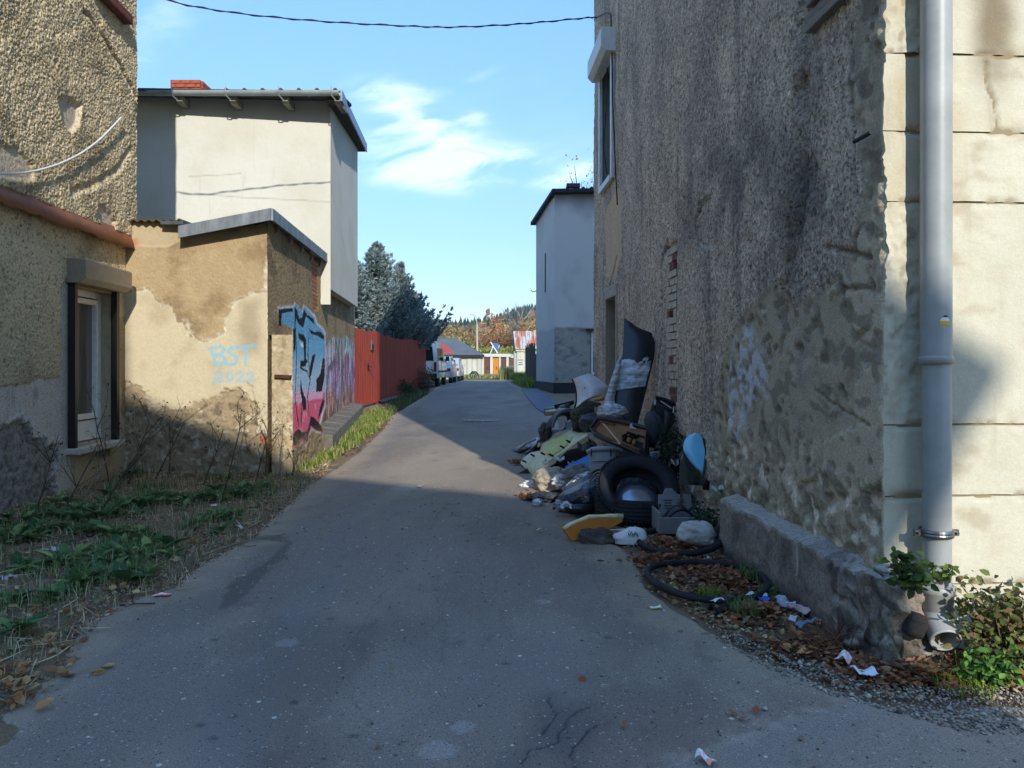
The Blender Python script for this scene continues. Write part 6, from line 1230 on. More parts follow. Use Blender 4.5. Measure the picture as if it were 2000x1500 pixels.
# black radiator grille pieces behind
rg = thing('radiator', 'black car radiator frame leaning against the wall behind the plants', 'radiator', at(1290, 870, 8.75), G)
patch([(1281, 778), (1276, 800), (1270, 840), (1262, 872)], [(1319, 790), (1316, 812), (1303, 845), (1288, 876)], 12, 10, 8.75, .03, .05).build('core', M_blk, rg)
for k in range(8): m_ = MB(); m_.tube([at(1283-k*1.8, 790+k*11, 8.69), at(1314-k*3.6, 800+k*10.5, 8.67)], .007, 5); m_.build('fin', M_dgr, rg)
m_ = MB(); m_.tube([at(1281, 776, 8.7), at(1300, 781, 8.7), at(1320, 789, 8.68)], .022, 8); m_.tube([at(1279, 782, 8.68), at(1268, 815, 8.68), at(1258, 862, 8.66)], .016, 8); m_.build('frame', M_blk, rg)
m_ = MB(); m_.box(tuple(at(1279, 786, 8.62)), (.02, .02, .05)); m_.tube([at(1290, 783, 8.62), at(1311, 797, 8.62)], .006, 5); m_.tube([at(1316, 794, 8.6), at(1315, 806, 8.6)], .008, 5); m_.build('shiny_clip', mat('shiny_clip', (190, 190, 186), .3, .3), rg)
one(blob('horn', M_dgr, at(1280, 836, 8.6), (.11, .12, .19), .1, 3, 31, .3), 'round dark rubber piece between door panel and radiator', 'rubber piece')
one(patch([(1298, 800), (1290, 850), (1275, 880)], [(1318, 812), (1308, 850), (1290, 885)], 10, 6, 8.55, .04, .03).build('black_moulding', M_blk, None, smooth=True), 'glossy black moulding leaning in front of the radiator', 'moulding')
vg = thing('vent_grille', 'small light grey slatted vent grille above the big tyre', 'vent grille', at(1280, 900, 8.5), G)
slab([(1270, 884), (1288, 880), (1289, 884), (1281, 899), (1272, 900)], 8.5, .03).build('frame', mat('grey_vent', (130, 134, 140), .6), vg)
for k in range(3): m_ = MB(); m_.tube([at(1273, 887+4*k, 8.47), at(1284, 885+4*k, 8.47)], .006, 5); m_.build('slat', M_black, vg)
one(slab([(1283, 898), (1296, 881), (1316, 886), (1304, 902)], 8.4, .04).build('black_scrap', M_blk, None), 'flat black plastic scrap above the right side of the big tyre', 'plastic scrap')
# grey bin
gb = thing('plastic_bin', 'upturned grey plastic bin wedged behind the big tyre', 'plastic bin', at(1180, 925, 9.0), G)
M_gp = mat('grey_plastic', (140, 138, 136), .6, c2=(124, 122, 122), scale=3)
o = patch([(1147, 884), (1150, 905), (1153, 930)], [(1194, 878), (1199, 905), (1201, 930)], 8, 12, 8.9, .05, .03).build('side', M_gp, gb); smooth_angle(o)
o = patch([(1194, 878, 8.9), (1199, 905, 8.88), (1201, 930, 8.86)], [(1212, 884, 9.3), (1213, 903, 9.3), (1213, 930, 9.3)], 8, 5, 9, .0, .03).build('side', M_gp, gb)
m_ = MB(); m_.tube([at(1147, 884, 8.88), at(1157, 878, 8.86), at(1175, 876, 8.84), at(1193, 877, 8.86), at(1212, 884, 9.25)], .03, 8); m_.build('rim', M_gp, gb, smooth=True)
for x in (1155, 1193): m_ = MB(); m_.box(tuple(at(x, 884, 8.80)), (.012, .02, .09)); m_.build('slot', M_black, gb)
m_ = MB(); m_.tube([at(1155, 901, 8.82), at(1170, 899, 8.80), at(1195, 900, 8.82)], .008, 5); m_.build('seam', M_gp, gb)
# bags and cloths
M_bgf = mat('dirty_beige_bag', (160, 150, 130), .6, c2=(116, 106, 90), scale=4, spec=.5, bump=((12, .9, .04), (40, .5, .01)))
one(blob('plastic_bag', M_bgf, at(1080, 938, 9.75), (.25, .22, .17), .20, 5, 41, floor=.05), 'crumpled beige plastic bag in front of the yellow lining', 'plastic bag')
one(blob('plastic_bag', mat('grey_bag', (128, 122, 112), .5, c2=(70, 66, 62), scale=5, bump=((14, .9, .04),), spec=.6), at(1124, 928, 9.45), (.2, .2, .12), .22, 5, 43, .3, floor=.05), 'grey brown crumpled bag between the beige bag and the blue sheet', 'plastic bag')
one(blob('paper_wad', mat('white_paper', (206, 202, 192), .85, c2=(170, 164, 150), bump=((20, .8, .02),)), at(1038, 950, 10.0), (.13, .1, .075), .45, 6, 45, floor=.04), 'white crumpled paper at the left foot of the heap', 'paper')
one(blob('paper_wad', bpy.data.materials['white_paper'], at(1100, 940, 9.42), (.12, .1, .08), .45, 6, 46, floor=.04), 'white crumpled paper lying on the beige bag', 'paper')
one(blob('cloth', mat('striped_cloth', (176, 172, 166), .9, c2=(90, 90, 96), scale=16, sharp=True, bump=((14, .9, .03),)), at(1134, 940, 8.85), (.15, .14, .07), .3, 5, 47, .5), 'pale cloth with dark marks draped over the dark blue bumper', 'cloth')
one(blob('plastic_scrap', M_dgr, at(1062, 972, 9.0), (.17, .13, .055), .5, 5, 48, floor=.02), 'folded dark grey scrap on the ground below the beige bag', 'plastic scrap')
one(blob('tin_can', mat('tin_can', (168, 170, 172), .35, .6), at(1050, 983, 8.7), (.06, .05, .05), .2, 5, 49, floor=.0), 'crushed silvery can beside the dark grey scrap', 'can')
nb_ = thing('bumper', 'dark blue black bumper folded beside the big tyre', 'bumper', at(1120, 995, 8.3), G)
M_nav = mat('navy_plastic', (38, 42, 56), .42, c2=(26, 29, 38), scale=4, bump=((8, .4, .03),), spec=.5)
patch([(1098, 966, 8.5), (1090, 975, 8.4), (1082, 990, 8.3)], [(1170, 932, 8.6), (1172, 950, 8.4), (1160, 985, 8.2)], 14, 18, 8.4, .14, .03, wr=.04, seed=6).build('skin', M_nav, nb_, smooth=True)
patch([(1096, 964, 8.45), (1104, 950, 8.6)], [(1168, 936, 8.45), (1150, 925, 8.75)], 6, 14, 8.5, .04, .025).build('upper_lip', M_dgr, nb_, smooth=True)
patch([(1078, 996), (1086, 975)], [(1128, 1000), (1125, 985)], 12, 14, 8.15, .10, .01, wr=.09, seed=16).build('torn_film', M_film, nb_, smooth=True)
patch([(1090, 1000), (1105, 985)], [(1165, 1012), (1160, 985)], 6, 10, 8.1, .08, .03).build('underside', M_blk, nb_, smooth=True)
m_ = MB(); m_.tube(catmull([at(1150, 935, 8.3), at(1160, 921, 8.3), at(1175, 917, 8.28), at(1192, 919, 8.25)], 5), .012, 6); m_.tube(catmull([at(1152, 940, 8.2), at(1165, 925, 8.2), at(1185, 922, 8.2)], 5), .009, 6); m_.build('cord', M_cable, nb_, smooth=True)
# tyres
def tyre(name, label, c, axis, R, r, w, mt=M_rub, ribs=True):
    q = Vector(axis).to_track_quat('Z', 'Y').to_matrix().to_4x4(); M = Matrix.Translation(c) @ q; t = thing(name, label, 'tyre', tuple(Vector(c)-Vector((0, 0, R*.6))), 'dumped tyres')
    m_ = MB(); h = w/2
    m_.lathe([(r, -h*.55), (r+.015, -h*.8), (r+(R-r)*.35, -h*1.02), (r+(R-r)*.75, -h*.98), (R-.02, -h*.80), (R-.006, -h*.66), (R, -h*.4), (R+.003, 0), (R, h*.4), (R-.006, h*.66), (R-.02, h*.80), (r+(R-r)*.75, h*.98), (r+(R-r)*.35, h*1.02), (r+.015, h*.8), (r, h*.55), (r+.01, h*.42), (R-.05, h*.3), (R-.045, -h*.3), (r+.01, -h*.42), (r, -h*.55)], M, 64)
    m_.build('carcass', mt, t, smooth=True)
    for k in (-.5, -.18, .18, .5):
        m_ = MB(); m_.lathe([(R-.006, h*k-.008), (R+.006, h*k-.006), (R+.006, h*k+.006), (R-.006, h*k+.008)], M, 64); m_.build('tread_rib', M_black, t, smooth=True)
    m_ = MB(); nb = 72
    for i in range(nb):
        a = 2*math.pi*i/nb
        for sgn in (-1, 1): m_.box(tuple(M @ Vector(((R-.002)*math.cos(a), (R-.002)*math.sin(a), sgn*h*.72))), (.016, .022, h*.30), (q @ Matrix.Rotation(a, 4, 'Z')).to_3x3())
    tag(m_.build('shoulder_blocks', mt, t), kind='stuff')
    for k in (.45, .8):
        m_ = MB(); rr = r+(R-r)*k; m_.lathe([(rr-.004, h*1.0), (rr, h*1.03), (rr+.004, h*1.0)], M, 64); m_.build('sidewall_line', mt, t, smooth=True)
    return t, M
ax = Vector((.0, -.70, .71)).normalized()
t1, M1 = tyre('tyre', 'large car tyre leaning back on the heap with a hubcap inside', at(1244, 962, 8.0)+Vector((0, 0, .0)), ax, .425, .265, .27)
t2, M2 = tyre('tyre', 'second car tyre lying flat under the large one', Vector((1.30, 8.05, .13)), Vector((.03, .05, 1)), .43, .27, .22)
hc = thing('hubcap', 'silver hubcap resting inside the leaning tyre', 'hubcap', tuple(M1 @ Vector((0, -.05, -.10))), G)
m_ = MB(); MH = Matrix.Translation((0, 0, 0)) @ M1 @ Matrix.Translation((.0, -.05, -.06)); m_.lathe([(0, .05), (.08, .048), (.15, .035), (.19, .01), (.2, -.01)], MH, 36); m_.build('dome', mat('hubcap_silver', (150, 156, 164), .22, .7, c2=(110, 116, 124), scale=3), hc, smooth=True)
m_ = MB(); m_.lathe([(.19, .0), (.23, -.005), (.24, -.03)], MH, 36); m_.build('rim', M_dgr, hc, smooth=True)
def ring(label, c, rx, ry, r, z, warp=.02, tilt=0.0, ph=0.0):
    P = [Vector((c[0]+rx*math.cos(a)+warp*math.cos(2*a+ph), c[1]+ry*math.sin(a)+warp*math.sin(3*a), z+r+tilt*math.cos(a)+.01*math.sin(2*a+1))) for a in np.linspace(0, 2*math.pi, 61)[:-1]]
    m_ = MB(); m_.tube(P, r, 10, closed=True); o = m_.build('bicycle_tyre', M_rub, None, smooth=True); return tag(o, label, 'bicycle tyre', 'thin black bicycle tyres')
ring('thin black tyre ring looped around the white stone', (1.49, 6.94), .355, .50, .027, .02, .015, .03)
ring('thin black tyre ring nearest the viewer, full of brown leaves', (1.43, 5.70), .425, .52, .024, .01, .012)
# toolbox
tb = thing('toolbox', 'open grey plastic case with a black part inside, beside the big tyre', 'case', (1.58, 7.45, 0), G)
M_tb = mat('case_grey', (118, 116, 114), .6, c2=(104, 102, 100), scale=3)
x0, x1, ya, yb, h = 1.385, 1.87, 7.22, 7.62, .2
def bxx(a, b_, c, d, e, f, name, m=M_tb, par=tb, bev=.006): m_ = MB(); m_.box(((a+b_)/2, (c+d)/2, (e+f)/2), (b_-a, d-c, f-e)); return bevel(m_.build(name, m, par), bev)
m_ = MB(); m_.hexa([(x0+.02, ya+.02, .03), (x1-.02, ya+.02, .03), (x1-.02, ya+.04, .03), (x0+.02, ya+.04, .03), (x0, ya, .19), (x1, ya, .19), (x1, ya+.02, .19), (x0, ya+.02, .19)]); bevel(m_.build('front', M_tb, tb), .006)
bxx(x0, x0+.02, ya+.021, yb, .03, .23, 'side'); bxx(x1-.02, x1, ya+.021, yb, .03, .23, 'side'); bxx(x0+.021, x1-.021, ya+.041, yb-.021, .02, .045, 'floor')
m_ = MB(); m_.hexa([(x0+.06, yb, .04), (x1-.06, yb, .04), (x1-.06, yb+.02, .04), (x0+.06, yb+.02, .04), (x0+.08, yb+.06, .33), (x1-.08, yb+.06, .33), (x1-.08, yb+.08, .33), (x0+.08, yb+.08, .33)]); lid = bevel(m_.build('lid', M_tb, tb), .006)
m_ = MB(); m_.hexa([(x0+.12, yb+.06, .326), (x0+.28, yb+.06, .326), (x0+.28, yb+.08, .326), (x0+.12, yb+.08, .326), (x0+.15, yb+.07, .39), (x0+.22, yb+.07, .39), (x0+.22, yb+.09, .39), (x0+.15, yb+.09, .39)]); bevel(m_.build('handle_tab', M_tb, lid), .01)
for k in range(4):
    for j in range(2): m_ = MB(); m_.box((x0+.17+.13*j, yb+.040-.0055*k, .28-.027*k), (.085-.015*((k+j) % 2), .006, .006)); m_.build('embossing', M_dgr, lid)
P = [(x0+.05+.39*t, 7.38, .08+.17*math.sin(math.pi*t)) for t in np.linspace(0, 1, 16)]
m_ = MB(); m_.sheet([Vector(p) for p in P]+[Vector((p[0], p[1]+.14, p[2]+.01)) for p in P], 2, 16, .03); one(m_.build('black_arch', M_blk, None, smooth=True), 'black arched plastic part inside the open grey case', 'plastic part')
m_ = MB(); m_.tube([(x0+.27, 7.5, .2), (x0+.28, 7.55, .36)], .012, 6); one(m_.build('black_stick', M_blk, None), 'short black stick standing in the grey case', 'stick')
m_ = MB(); m_.tube([(x1-.05, 7.4, .12), (x1-.07, 7.45, .26)], .012, 6); m_.tube([(x1-.08, 7.35, .10), (x1-.10, 7.42, .22)], .008, 6); one(m_.build('metal_clip', M_hub, None), 'shiny metal clip at the right end of the grey case', 'clip')
# window glass pieces; upper pane painted sky blue in place of a reflected sky
M_skycol = mat('sky_blue_gloss', (112, 176, 206), .18, 0, c2=(98, 160, 194), spec=.8); M_dkg = mat('dark_green_glass', (30, 44, 40), .12, c2=(20, 32, 30), spec=.9, scale=3, bump=((5, .2, .02),))
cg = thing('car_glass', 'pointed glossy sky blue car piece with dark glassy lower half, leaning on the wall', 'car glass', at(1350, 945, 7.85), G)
def tilt_poly(pts, Y0, y_ref, k=.006): return [at(x, y, Y0+(y_ref-y)*k) for x, y in pts]
def curved(L, R, rows, cols, Y0, y_ref, k, name, m, parent, th=.012, bul=.012):
    P = []; L = np.array(L, float); R = np.array(R, float); tl = np.linspace(0, 1, len(L)); tr_ = np.linspace(0, 1, len(R))
    for i in range(rows):
        s = i/(rows-1); a = [np.interp(s, tl, L[:, q]) for q in (0, 1)]; b_ = [np.interp(s, tr_, R[:, q]) for q in (0, 1)]
        for j in range(cols): t = j/(cols-1); x, y = a[0]*(1-t)+b_[0]*t, a[1]*(1-t)+b_[1]*t; P.append(at(x, y, Y0+(y_ref-y)*k-bul*math.sin(math.pi*t)))
    m_ = MB(); m_.sheet(P, rows, cols, th); o = m_.build(name, m, parent); smooth_angle(o, 50); return o
curved([(1357, 846), (1346, 850), (1339, 857), (1335, 866), (1334, 876), (1337, 886), (1345, 897), (1354, 908), (1363, 917), (1370, 922)], [(1361, 846), (1368, 851), (1372, 858), (1375, 868), (1376, 878), (1376, 888), (1375, 898), (1374, 908), (1373, 917), (1372, 923)], 22, 8, 7.45, 945, .0019, 'upper_pane', M_skycol, cg)
curved([(1333, 880), (1329, 895), (1327, 912), (1326, 930), (1326, 946)], [(1335, 881), (1345, 899), (1357, 913), (1369, 925), (1367, 948)], 14, 8, 7.45, 945, .0014, 'lower_pane', M_dkg, cg)
m_ = MB(); m_.tube([at(1374, 856, 7.60), at(1378, 880, 7.57), at(1375, 922, 7.49), at(1368, 948, 7.44)], .012, 6); m_.build('seal', M_black, cg)
one(patch([(1371, 930), (1372, 955)], [(1386, 940), (1384, 958)], 5, 6, 7.35, .02, .02).build('black_scrap', M_blk, None), 'black scrap stuck between the glass and the concrete ledge', 'plastic scrap')
# foam slab, stones, shoe
for i, (x, y, Yq, w, h, c, lab) in enumerate(((1092, 897, 10.2, .14, .05, (206, 204, 196), 'white plastic sliver on the shadowed side of the yellow lining'), (1116, 905, 9.9, .10, .04, (120, 122, 126), 'grey shard between lining and blue sheet'), (1066, 900, 10.6, .1, .05, (214, 210, 190), 'cream chip lying on the yellow lining'),
        (1230, 898, 8.6, .2, .05, (60, 62, 66), 'dark grey strip under the brown door card'), (1140, 872, 9.6, .16, .06, (84, 80, 70), 'brown grey board end left of the grey bin'), (1296, 868, 8.5, .12, .05, (150, 152, 156), 'silver foil piece in the plants above the tyre'), (1316, 905, 8.2, .1, .05, (196, 198, 200), 'white scrap beside the car glass'),
        (1150, 950, 8.7, .14, .06, (150, 150, 156), 'pale grey wrapper on the dark blue bumper'), (1105, 985, 8.05, .12, .05, (206, 208, 214), 'shiny white wrapper at the torn end of the blue bumper'), (1060, 868, 12.0, .16, .05, (176, 176, 172), 'light grey strip above the yellow lining'), (1110, 830, 11.4, .14, .07, (128, 128, 132), 'grey panel corner inside the wheel arch liner'),
        (1172, 800, 10.4, .16, .06, (176, 150, 110), 'tan cardboard edge beside the wrapped panel'), (1095, 800, 11.9, .12, .03, (190, 192, 196), 'bright bracket on top of the black bumper end'), (1400, 955, 7.1, .12, .04, (170, 176, 170), 'pale plastic scrap behind the concrete ledge end'))):
    m_ = MB(); p = at(x, y, Yq); P = []
    for a in range(7):
        for b_ in range(5): P.append(p+Vector(((a/6-.5)*w, (b_/4-.5)*h*.8+.02*math.sin(a*1.7+i), (b_/4-.5)*h+.35*h*math.sin(a*1.3+i*2)+.25*h*math.cos(b_*2+i))))
    m_.sheet(P, 7, 5, .004); tag(m_.build('scrap', mat('scrap_m', c, .4, c2=tuple(int(k*.75) for k in c), scale=14), None), lab, 'scrap', G)
fs = thing('foam_slab', 'yellow orange foam slab tilted on a dark stone', 'foam', at(1155, 1058, 7.0), G)
F0 = [(1101, 1034), (1125, 1022), (1150, 1012), (1190, 1012), (1217, 1012), (1214, 1020), (1190, 1032), (1155, 1048), (1118, 1057)]
slab([(x, y, 7.0+(x-1101)*.0012) for x, y in F0], 7, .09).build('foam', mat('orange_foam', (184, 116, 48), .9, c2=(160, 98, 38), scale=3, bump=((18, .5, .02),)), fs)
m_ = MB(); m_.tube([at(x, y-1.5, 7.02+(x-1101)*.0012) for x, y in ((1102, 1034), (1112, 1027), (1127, 1020), (1150, 1011), (1170, 1010), (1190, 1009), (1216, 1010))], [.02, .024, .018, .022, .016, .02, .026], 7); m_.build('torn_edge', mat('foam_edge', (206, 192, 150), .95, bump=((30, .9, .02),)), fs, smooth=True)
M_stw = mat('white_stone', (184, 180, 174), .9, c2=(140, 134, 128), scale=5, bump=((14, .8, .03), (50, .5, .01))); M_std = mat('dark_stone_b', (84, 74, 64), .95, c2=(58, 50, 44), scale=6, bump=((18, .9, .03),))
tag(blob('stone', M_stw, Vector((1.66, 6.90, .11)), (.17, .14, .10), .16, 3, 51, -.12, floor=0, sq=.75), 'rounded white stone lying inside the thin tyre ring', 'stone', 'loose stones in the rubbish')
tag(blob('stone', M_std, at(1166, 1052, 7.02), (.155, .12, .085), .28, 3, 53, -.1, floor=0, sq=.8), 'dark brown stone under the foam slab', 'stone', 'loose stones in the rubbish')
sh_ = thing('sneaker', 'white sneaker with black marks lying between stone and tyre ring', 'shoe', at(1228, 1064, 6.95), G)
def shoe(A, B, w, hts, parent, flip=1):
    A = Vector(A); B = Vector(B); e = (B-A).normalized(); sd = Vector((-e.y, e.x, 0)); L_ = (B-A).length
    secs = [(0, .25, .35), (.03, .72, .62), (.12, .92, .85), (.3, .95, 1.0), (.5, .86, .98), (.62, .92, .8), (.78, 1.0, .52), (.92, .85, .42), (.985, .5, .3), (1, .2, .22)]; V = []; n = 16
    for t, ww, hh in secs:
        for k in range(n):
            a = 2*math.pi*k/n; cc = math.cos(a); sn = math.sin(a); V.append(A+e*L_*t+sd*cc*w*ww*.5*(1 if sn < 0 else (1-.25*sn))+Vector((0, 0, .045+max(sn, -.25)*hts*hh*(1 if sn > 0 else .5))))
    m_ = MB(); k = len(secs); m_.add(V, [(i*n+j, i*n+(j+1) % n, (i+1)*n+(j+1) % n, (i+1)*n+j) for i in range(k-1) for j in range(n)]+[tuple(range(n))[::-1], tuple((k-1)*n+j for j in range(n))])
    m_.build('upper', mat('shoe_white', (202, 200, 194), .7, c2=(176, 172, 164), scale=9), parent, smooth=True)
    V = []; n2 = 24; m_ = MB()
    for z in (.0, .045):
        for kk in range(n2):
            a = 2*math.pi*kk/n2; t = .5+.5*math.cos(a); ww = np.interp(t, [s[0] for s in secs], [s[1] for s in secs]); V.append(A+e*L_*t+sd*(1 if math.sin(a) >= 0 else -1)*abs(math.sin(a))**.6*w*.53*1.0*max(ww, .3)+Vector((0, 0, z)))
    m_.add(V, [tuple(range(n2))[::-1], tuple(range(n2, 2*n2))]+[(i, (i+1) % n2, n2+(i+1) % n2, n2+i) for i in range(n2)]); m_.build('sole', mat('sole', (190, 188, 180), .8), parent)
    for q, (t, z) in enumerate(((.30, .06), (.36, .075), (.42, .06), (.48, .075), (.54, .062))):
        m_ = MB(); p = A+e*L_*t+sd*w*.49; m_.box((p.x, p.y-.004, z+.03), (.007, .012, .03), Matrix.Rotation(.5 if q % 2 else -.2, 3, 'Y')); m_.build('black_mark', M_black, parent)
    for t in (.52, .58, .64):
        m_ = MB(); p = A+e*L_*t+Vector((0, 0, .12-.05*(t-.5)*4)); m_.tube([p-sd*w*.3, p+Vector((0, 0, .012)), p+sd*w*.3], .006, 5); m_.build('lace', bpy.data.materials['sole'], parent)
pa = gp(1263, 1061); pb_ = gp(1196, 1060); shoe((pa.x, pa.y, .0), (pb_.x, pb_.y, .0), .135, .105, sh_)
one(patch([(1190, 1034), (1196, 1041)], [(1248, 1030), (1254, 1038)], 4, 16, 7.35, .02, .03, wr=.03, seed=8).build('white_sole', mat('white_rubber', (186, 184, 178), .8), None, smooth=True), 'loose white shoe sole behind the sneaker', 'shoe sole')

# ------------------------------------------------------------------ LITTER ON THE GROUND
def scrap(name, label, cat, px, py, w, d, col, rot=0.0, crumple=.02, seed=0, col2=None, thick=.003, g=None, lift=.02):
    p = gp(px, py); n = 9; P = []; ca, sa = math.cos(rot), math.sin(rot)
    for i in range(n):
        for j in range(n):
            u, v = (i/(n-1)-.5)*w, (j/(n-1)-.5)*d; u += .10*w*float(noise2(np.array(v*40+seed), np.array(3.3))); v += .14*d*float(noise2(np.array(u*40+seed), np.array(8.1)))
            P.append(Vector((p.x+u*ca-v*sa, p.y+u*sa+v*ca, p.z+lift+crumple*(.5+float(noise2(np.array(u*22+seed), np.array(v*22)))))))
    m_ = MB(); m_.sheet(P, n, n, thick); m = mat(name+'_m', col, .75, c2=col2 or tuple(int(c*.8) for c in col), scale=18, sharp=col2 is not None)
    return tag(m_.build(name, m, None), label, cat, g)
scrap('snack_wrapper', 'small lime green and white wrapper on the asphalt', 'wrapper', 1281, 1193, .075, .035, (150, 196, 40), .2, .008, 1, (226, 228, 214))
scrap('packet', 'flat red and white packet at the left edge of the asphalt', 'packet', 316, 1168, .11, .05, (196, 56, 44), .1, .008, 2, (206, 196, 186))
scrap('paper', 'torn bluish white paper by the brown leaves at the house corner', 'paper', 1688, 1325, .11, .09, (196, 206, 232), .4, .03, 3)
scrap('paper', 'crumpled pink striped paper among dry twigs near the plinth', 'paper', 1646, 1299, .06, .08, (206, 150, 142), .9, .05, 4, (214, 200, 190))
scrap('paper', 'red and white checked paper at the bottom edge of the lane', 'paper', 1379, 1494, .07, .05, (196, 130, 110), -.8, .03, 5, (214, 206, 198))
scrap('shoe_scrap', 'black rag with white top beside the nearest tyre ring', 'rag', 1402, 1198, .13, .09, (28, 28, 30), .5, .05, 6); scrap('paper', 'white paper lying on the black rag', 'paper', 1402, 1194, .09, .045, (206, 206, 212), .5, .02, 7, lift=.07)
for i, (x, y, w, d, c, lab) in enumerate(((1478, 1172, .13, .07, (176, 196, 190), 'pale green torn plastic under the plinth'), (1492, 1178, .03, .09, (66, 84, 170), 'small blue plastic strip under the plinth'), (1530, 1185, .15, .08, (150, 152, 160), 'crumpled clear grey plastic under the plinth'),
        (1562, 1200, .16, .08, (176, 150, 144), 'dirty pinkish plastic film against the plinth'), (1545, 1192, .06, .05, (206, 210, 226), 'small white plastic cup lid in the litter'), (1578, 1228, .15, .05, (112, 124, 136), 'flattened grey blue bottle at the plinth'), (1548, 1218, .05, .04, (190, 204, 206), 'pale bottle cap scrap beside the flattened bottle'),
        (1385, 1096, .06, .02, (196, 196, 190), 'thin white scrap in front of the first tyre ring'), (820, 955, .07, .05, (206, 204, 198), 'white paper scrap in the sunlit patch of lane'), (100, 1080, .15, .1, (176, 178, 176), 'greyish white plastic among the left weeds'),
        (18, 1138, .11, .07, (168, 172, 176), 'round pale scrap at the left border of the weeds'), (15, 1060, .12, .09, (120, 140, 160), 'bluish plastic wrap under the left weeds'), (418, 992, .07, .07, (196, 196, 192), 'white scrap by the dry stalk near the shed'), (470, 1037, .10, .04, (168, 166, 158), 'grey white strip at the edge of the lane'),
        (1052, 1043, .06, .04, (190, 170, 130), 'small yellowish foam crumb left of the foam slab'), (1600, 1226, .06, .03, (186, 120, 80), 'orange brown bark scrap near the plinth foot'), (1572, 1288, .08, .05, (176, 122, 84), 'tan leaf shaped scrap on the gravel edge'), (264, 1168, .06, .04, (186, 156, 100), 'yellow brown crumpled leaf packet beside the red packet'))):
    scrap('litter', lab, 'litter', x, y, w, d, c, i*.7, .03, 10+i, g='loose litter on the ground')

MG = 1.0
# ------------------------------------------------------------------ VEGETATION AND LEAVES ON THE GROUND
def ground_z(x, y):
    x = np.asarray(x, float); y = np.asarray(y, float); nr = ss(60, 30, y)
    return terrain(x, np.maximum(y, 0))-.02+.016*nr*fbm(x*5, y*5, 201)+.05*ss(.3, 1.3, -x-1.2-.33*(y-3))*nr*(1+fbm(x*3, y*3, 202))
def in_poly(n, P, edge=None, dens=None):
    P = np.array(P); lo, hi = P.min(0), P.max(0); out = np.zeros((0, 2))
    while len(out) < n:
        q = lo+(hi-lo)*rng.random((n*3, 2)); k = sdf_poly(q[:, 0], q[:, 1], P) < 0
        if dens is not None: k &= rng.random(len(q)) < dens(q[:, 0], q[:, 1])
        out = np.vstack([out, q[k]])
    return out[:n]
def pick(cols, n, j=.25): return np.array([lin(k) for k in cols])[rng.integers(0, len(cols), n)]*(1+rng.uniform(-j, j, n))[:, None]
def leaf_tris(P, size, D, N_, w=.45, fold=.15, curl=.0):
    n = len(P); D = D/np.linalg.norm(D, axis=1)[:, None]; S = np.cross(D, N_); S /= np.linalg.norm(S, axis=1)[:, None]+1e-9; U = np.cross(S, D); s = (np.asarray(size)*np.ones(n))[:, None]; cu = (np.asarray(curl)*np.ones(n))[:, None]
    b = P; l1 = P+D*s*.3+S*s*w*.5+U*s*fold; l2 = P+D*s*.68+S*s*w*.42+U*s*(fold*.7+cu*.4); t = P+D*s+U*s*cu; r2 = P+D*s*.68-S*s*w*.42+U*s*(fold*.7+cu*.4); r1 = P+D*s*.3-S*s*w*.5+U*s*fold; m_ = P+D*s*.5+U*s*cu*.2
    V = np.stack([b, l1, l2, t, r2, r1, m_], 1).reshape(-1, 3); F = np.array([[0, 1, 6], [1, 2, 6], [2, 3, 6], [3, 4, 6], [4, 5, 6], [5, 0, 6]]); F = (np.arange(n)[:, None, None]*7+F[None]).reshape(-1, 3); return V, F
def add_leaves(sp, P, size, cols, D=None, N_=None, w=.5, fold=.12, curl=0.0, j=.25):
    n = len(P)
    if D is None: a = rng.uniform(0, 6.28, n); D = np.stack([np.cos(a), np.sin(a), rng.uniform(-.15, .35, n)], 1)
    if N_ is None: N_ = np.array([0, 0, 1.])+rng.normal(size=(n, 3))*.35
    V, F = leaf_tris(P, size, D, N_, w, fold, curl); sp.add(V, F, np.repeat(pick(cols, n, j), 7, 0))
def add_blades(sp, P, h, cols, w=.006, lean=.5, j=.25, Dir=None):
    n = len(P); a = rng.uniform(0, 6.28, n) if Dir is None else Dir; l = rng.uniform(.1, 1, n)*lean; h = (np.asarray(h)*np.ones(n)); d = np.stack([np.cos(a), np.sin(a)], 1); s = np.stack([-d[:, 1], d[:, 0], np.zeros(n)], 1)*(np.asarray(w)*np.ones(n))[:, None]
    m1 = P+np.stack([d[:, 0]*h*l*.3, d[:, 1]*h*l*.3, h*.6], 1); t = P+np.stack([d[:, 0]*h*l, d[:, 1]*h*l, h*(1-.35*l)], 1)
    V = np.stack([P-s, P+s, m1+s*.7, m1-s*.7, t], 1).reshape(-1, 3); F = np.array([[0, 1, 2], [0, 2, 3], [3, 2, 4]]); F = (np.arange(n)[:, None, None]*5+F[None]).reshape(-1, 3); sp.add(V, F, np.repeat(pick(cols, n, j), 5, 0))
GRN = [(114, 134, 80), (130, 148, 86), (98, 120, 72), (154, 160, 100), (106, 128, 84)]; DGR = [(74, 106, 60), (86, 120, 72), (66, 94, 58), (104, 134, 80)]; STR = [(186, 166, 126), (164, 142, 106), (206, 188, 148)]; DLF = [(158, 106, 74), (136, 92, 68), (172, 126, 86), (112, 82, 64), (184, 144, 102), (146, 118, 92)]
def xyz(q, dz=0.0): return np.column_stack([q, ground_z(q[:, 0], q[:, 1])+dz])
LV = [(-5.28, 5.0), (-5.52, 9.5), (-5.6, 11.0), (-3.55, 11.1), (-3.1, 11.15), (-3.1, 12.8)]+[(gp(*p).x, gp(*p).y) for p in [(650, 905), (600, 945), (560, 985), (520, 1020), (470, 1062), (400, 1095), (330, 1150), (240, 1175), (160, 1215), (75, 1330), (20, 1375), (-60, 1420)]]+[(-3.9, 2.6), (-6.5, 2.6)]
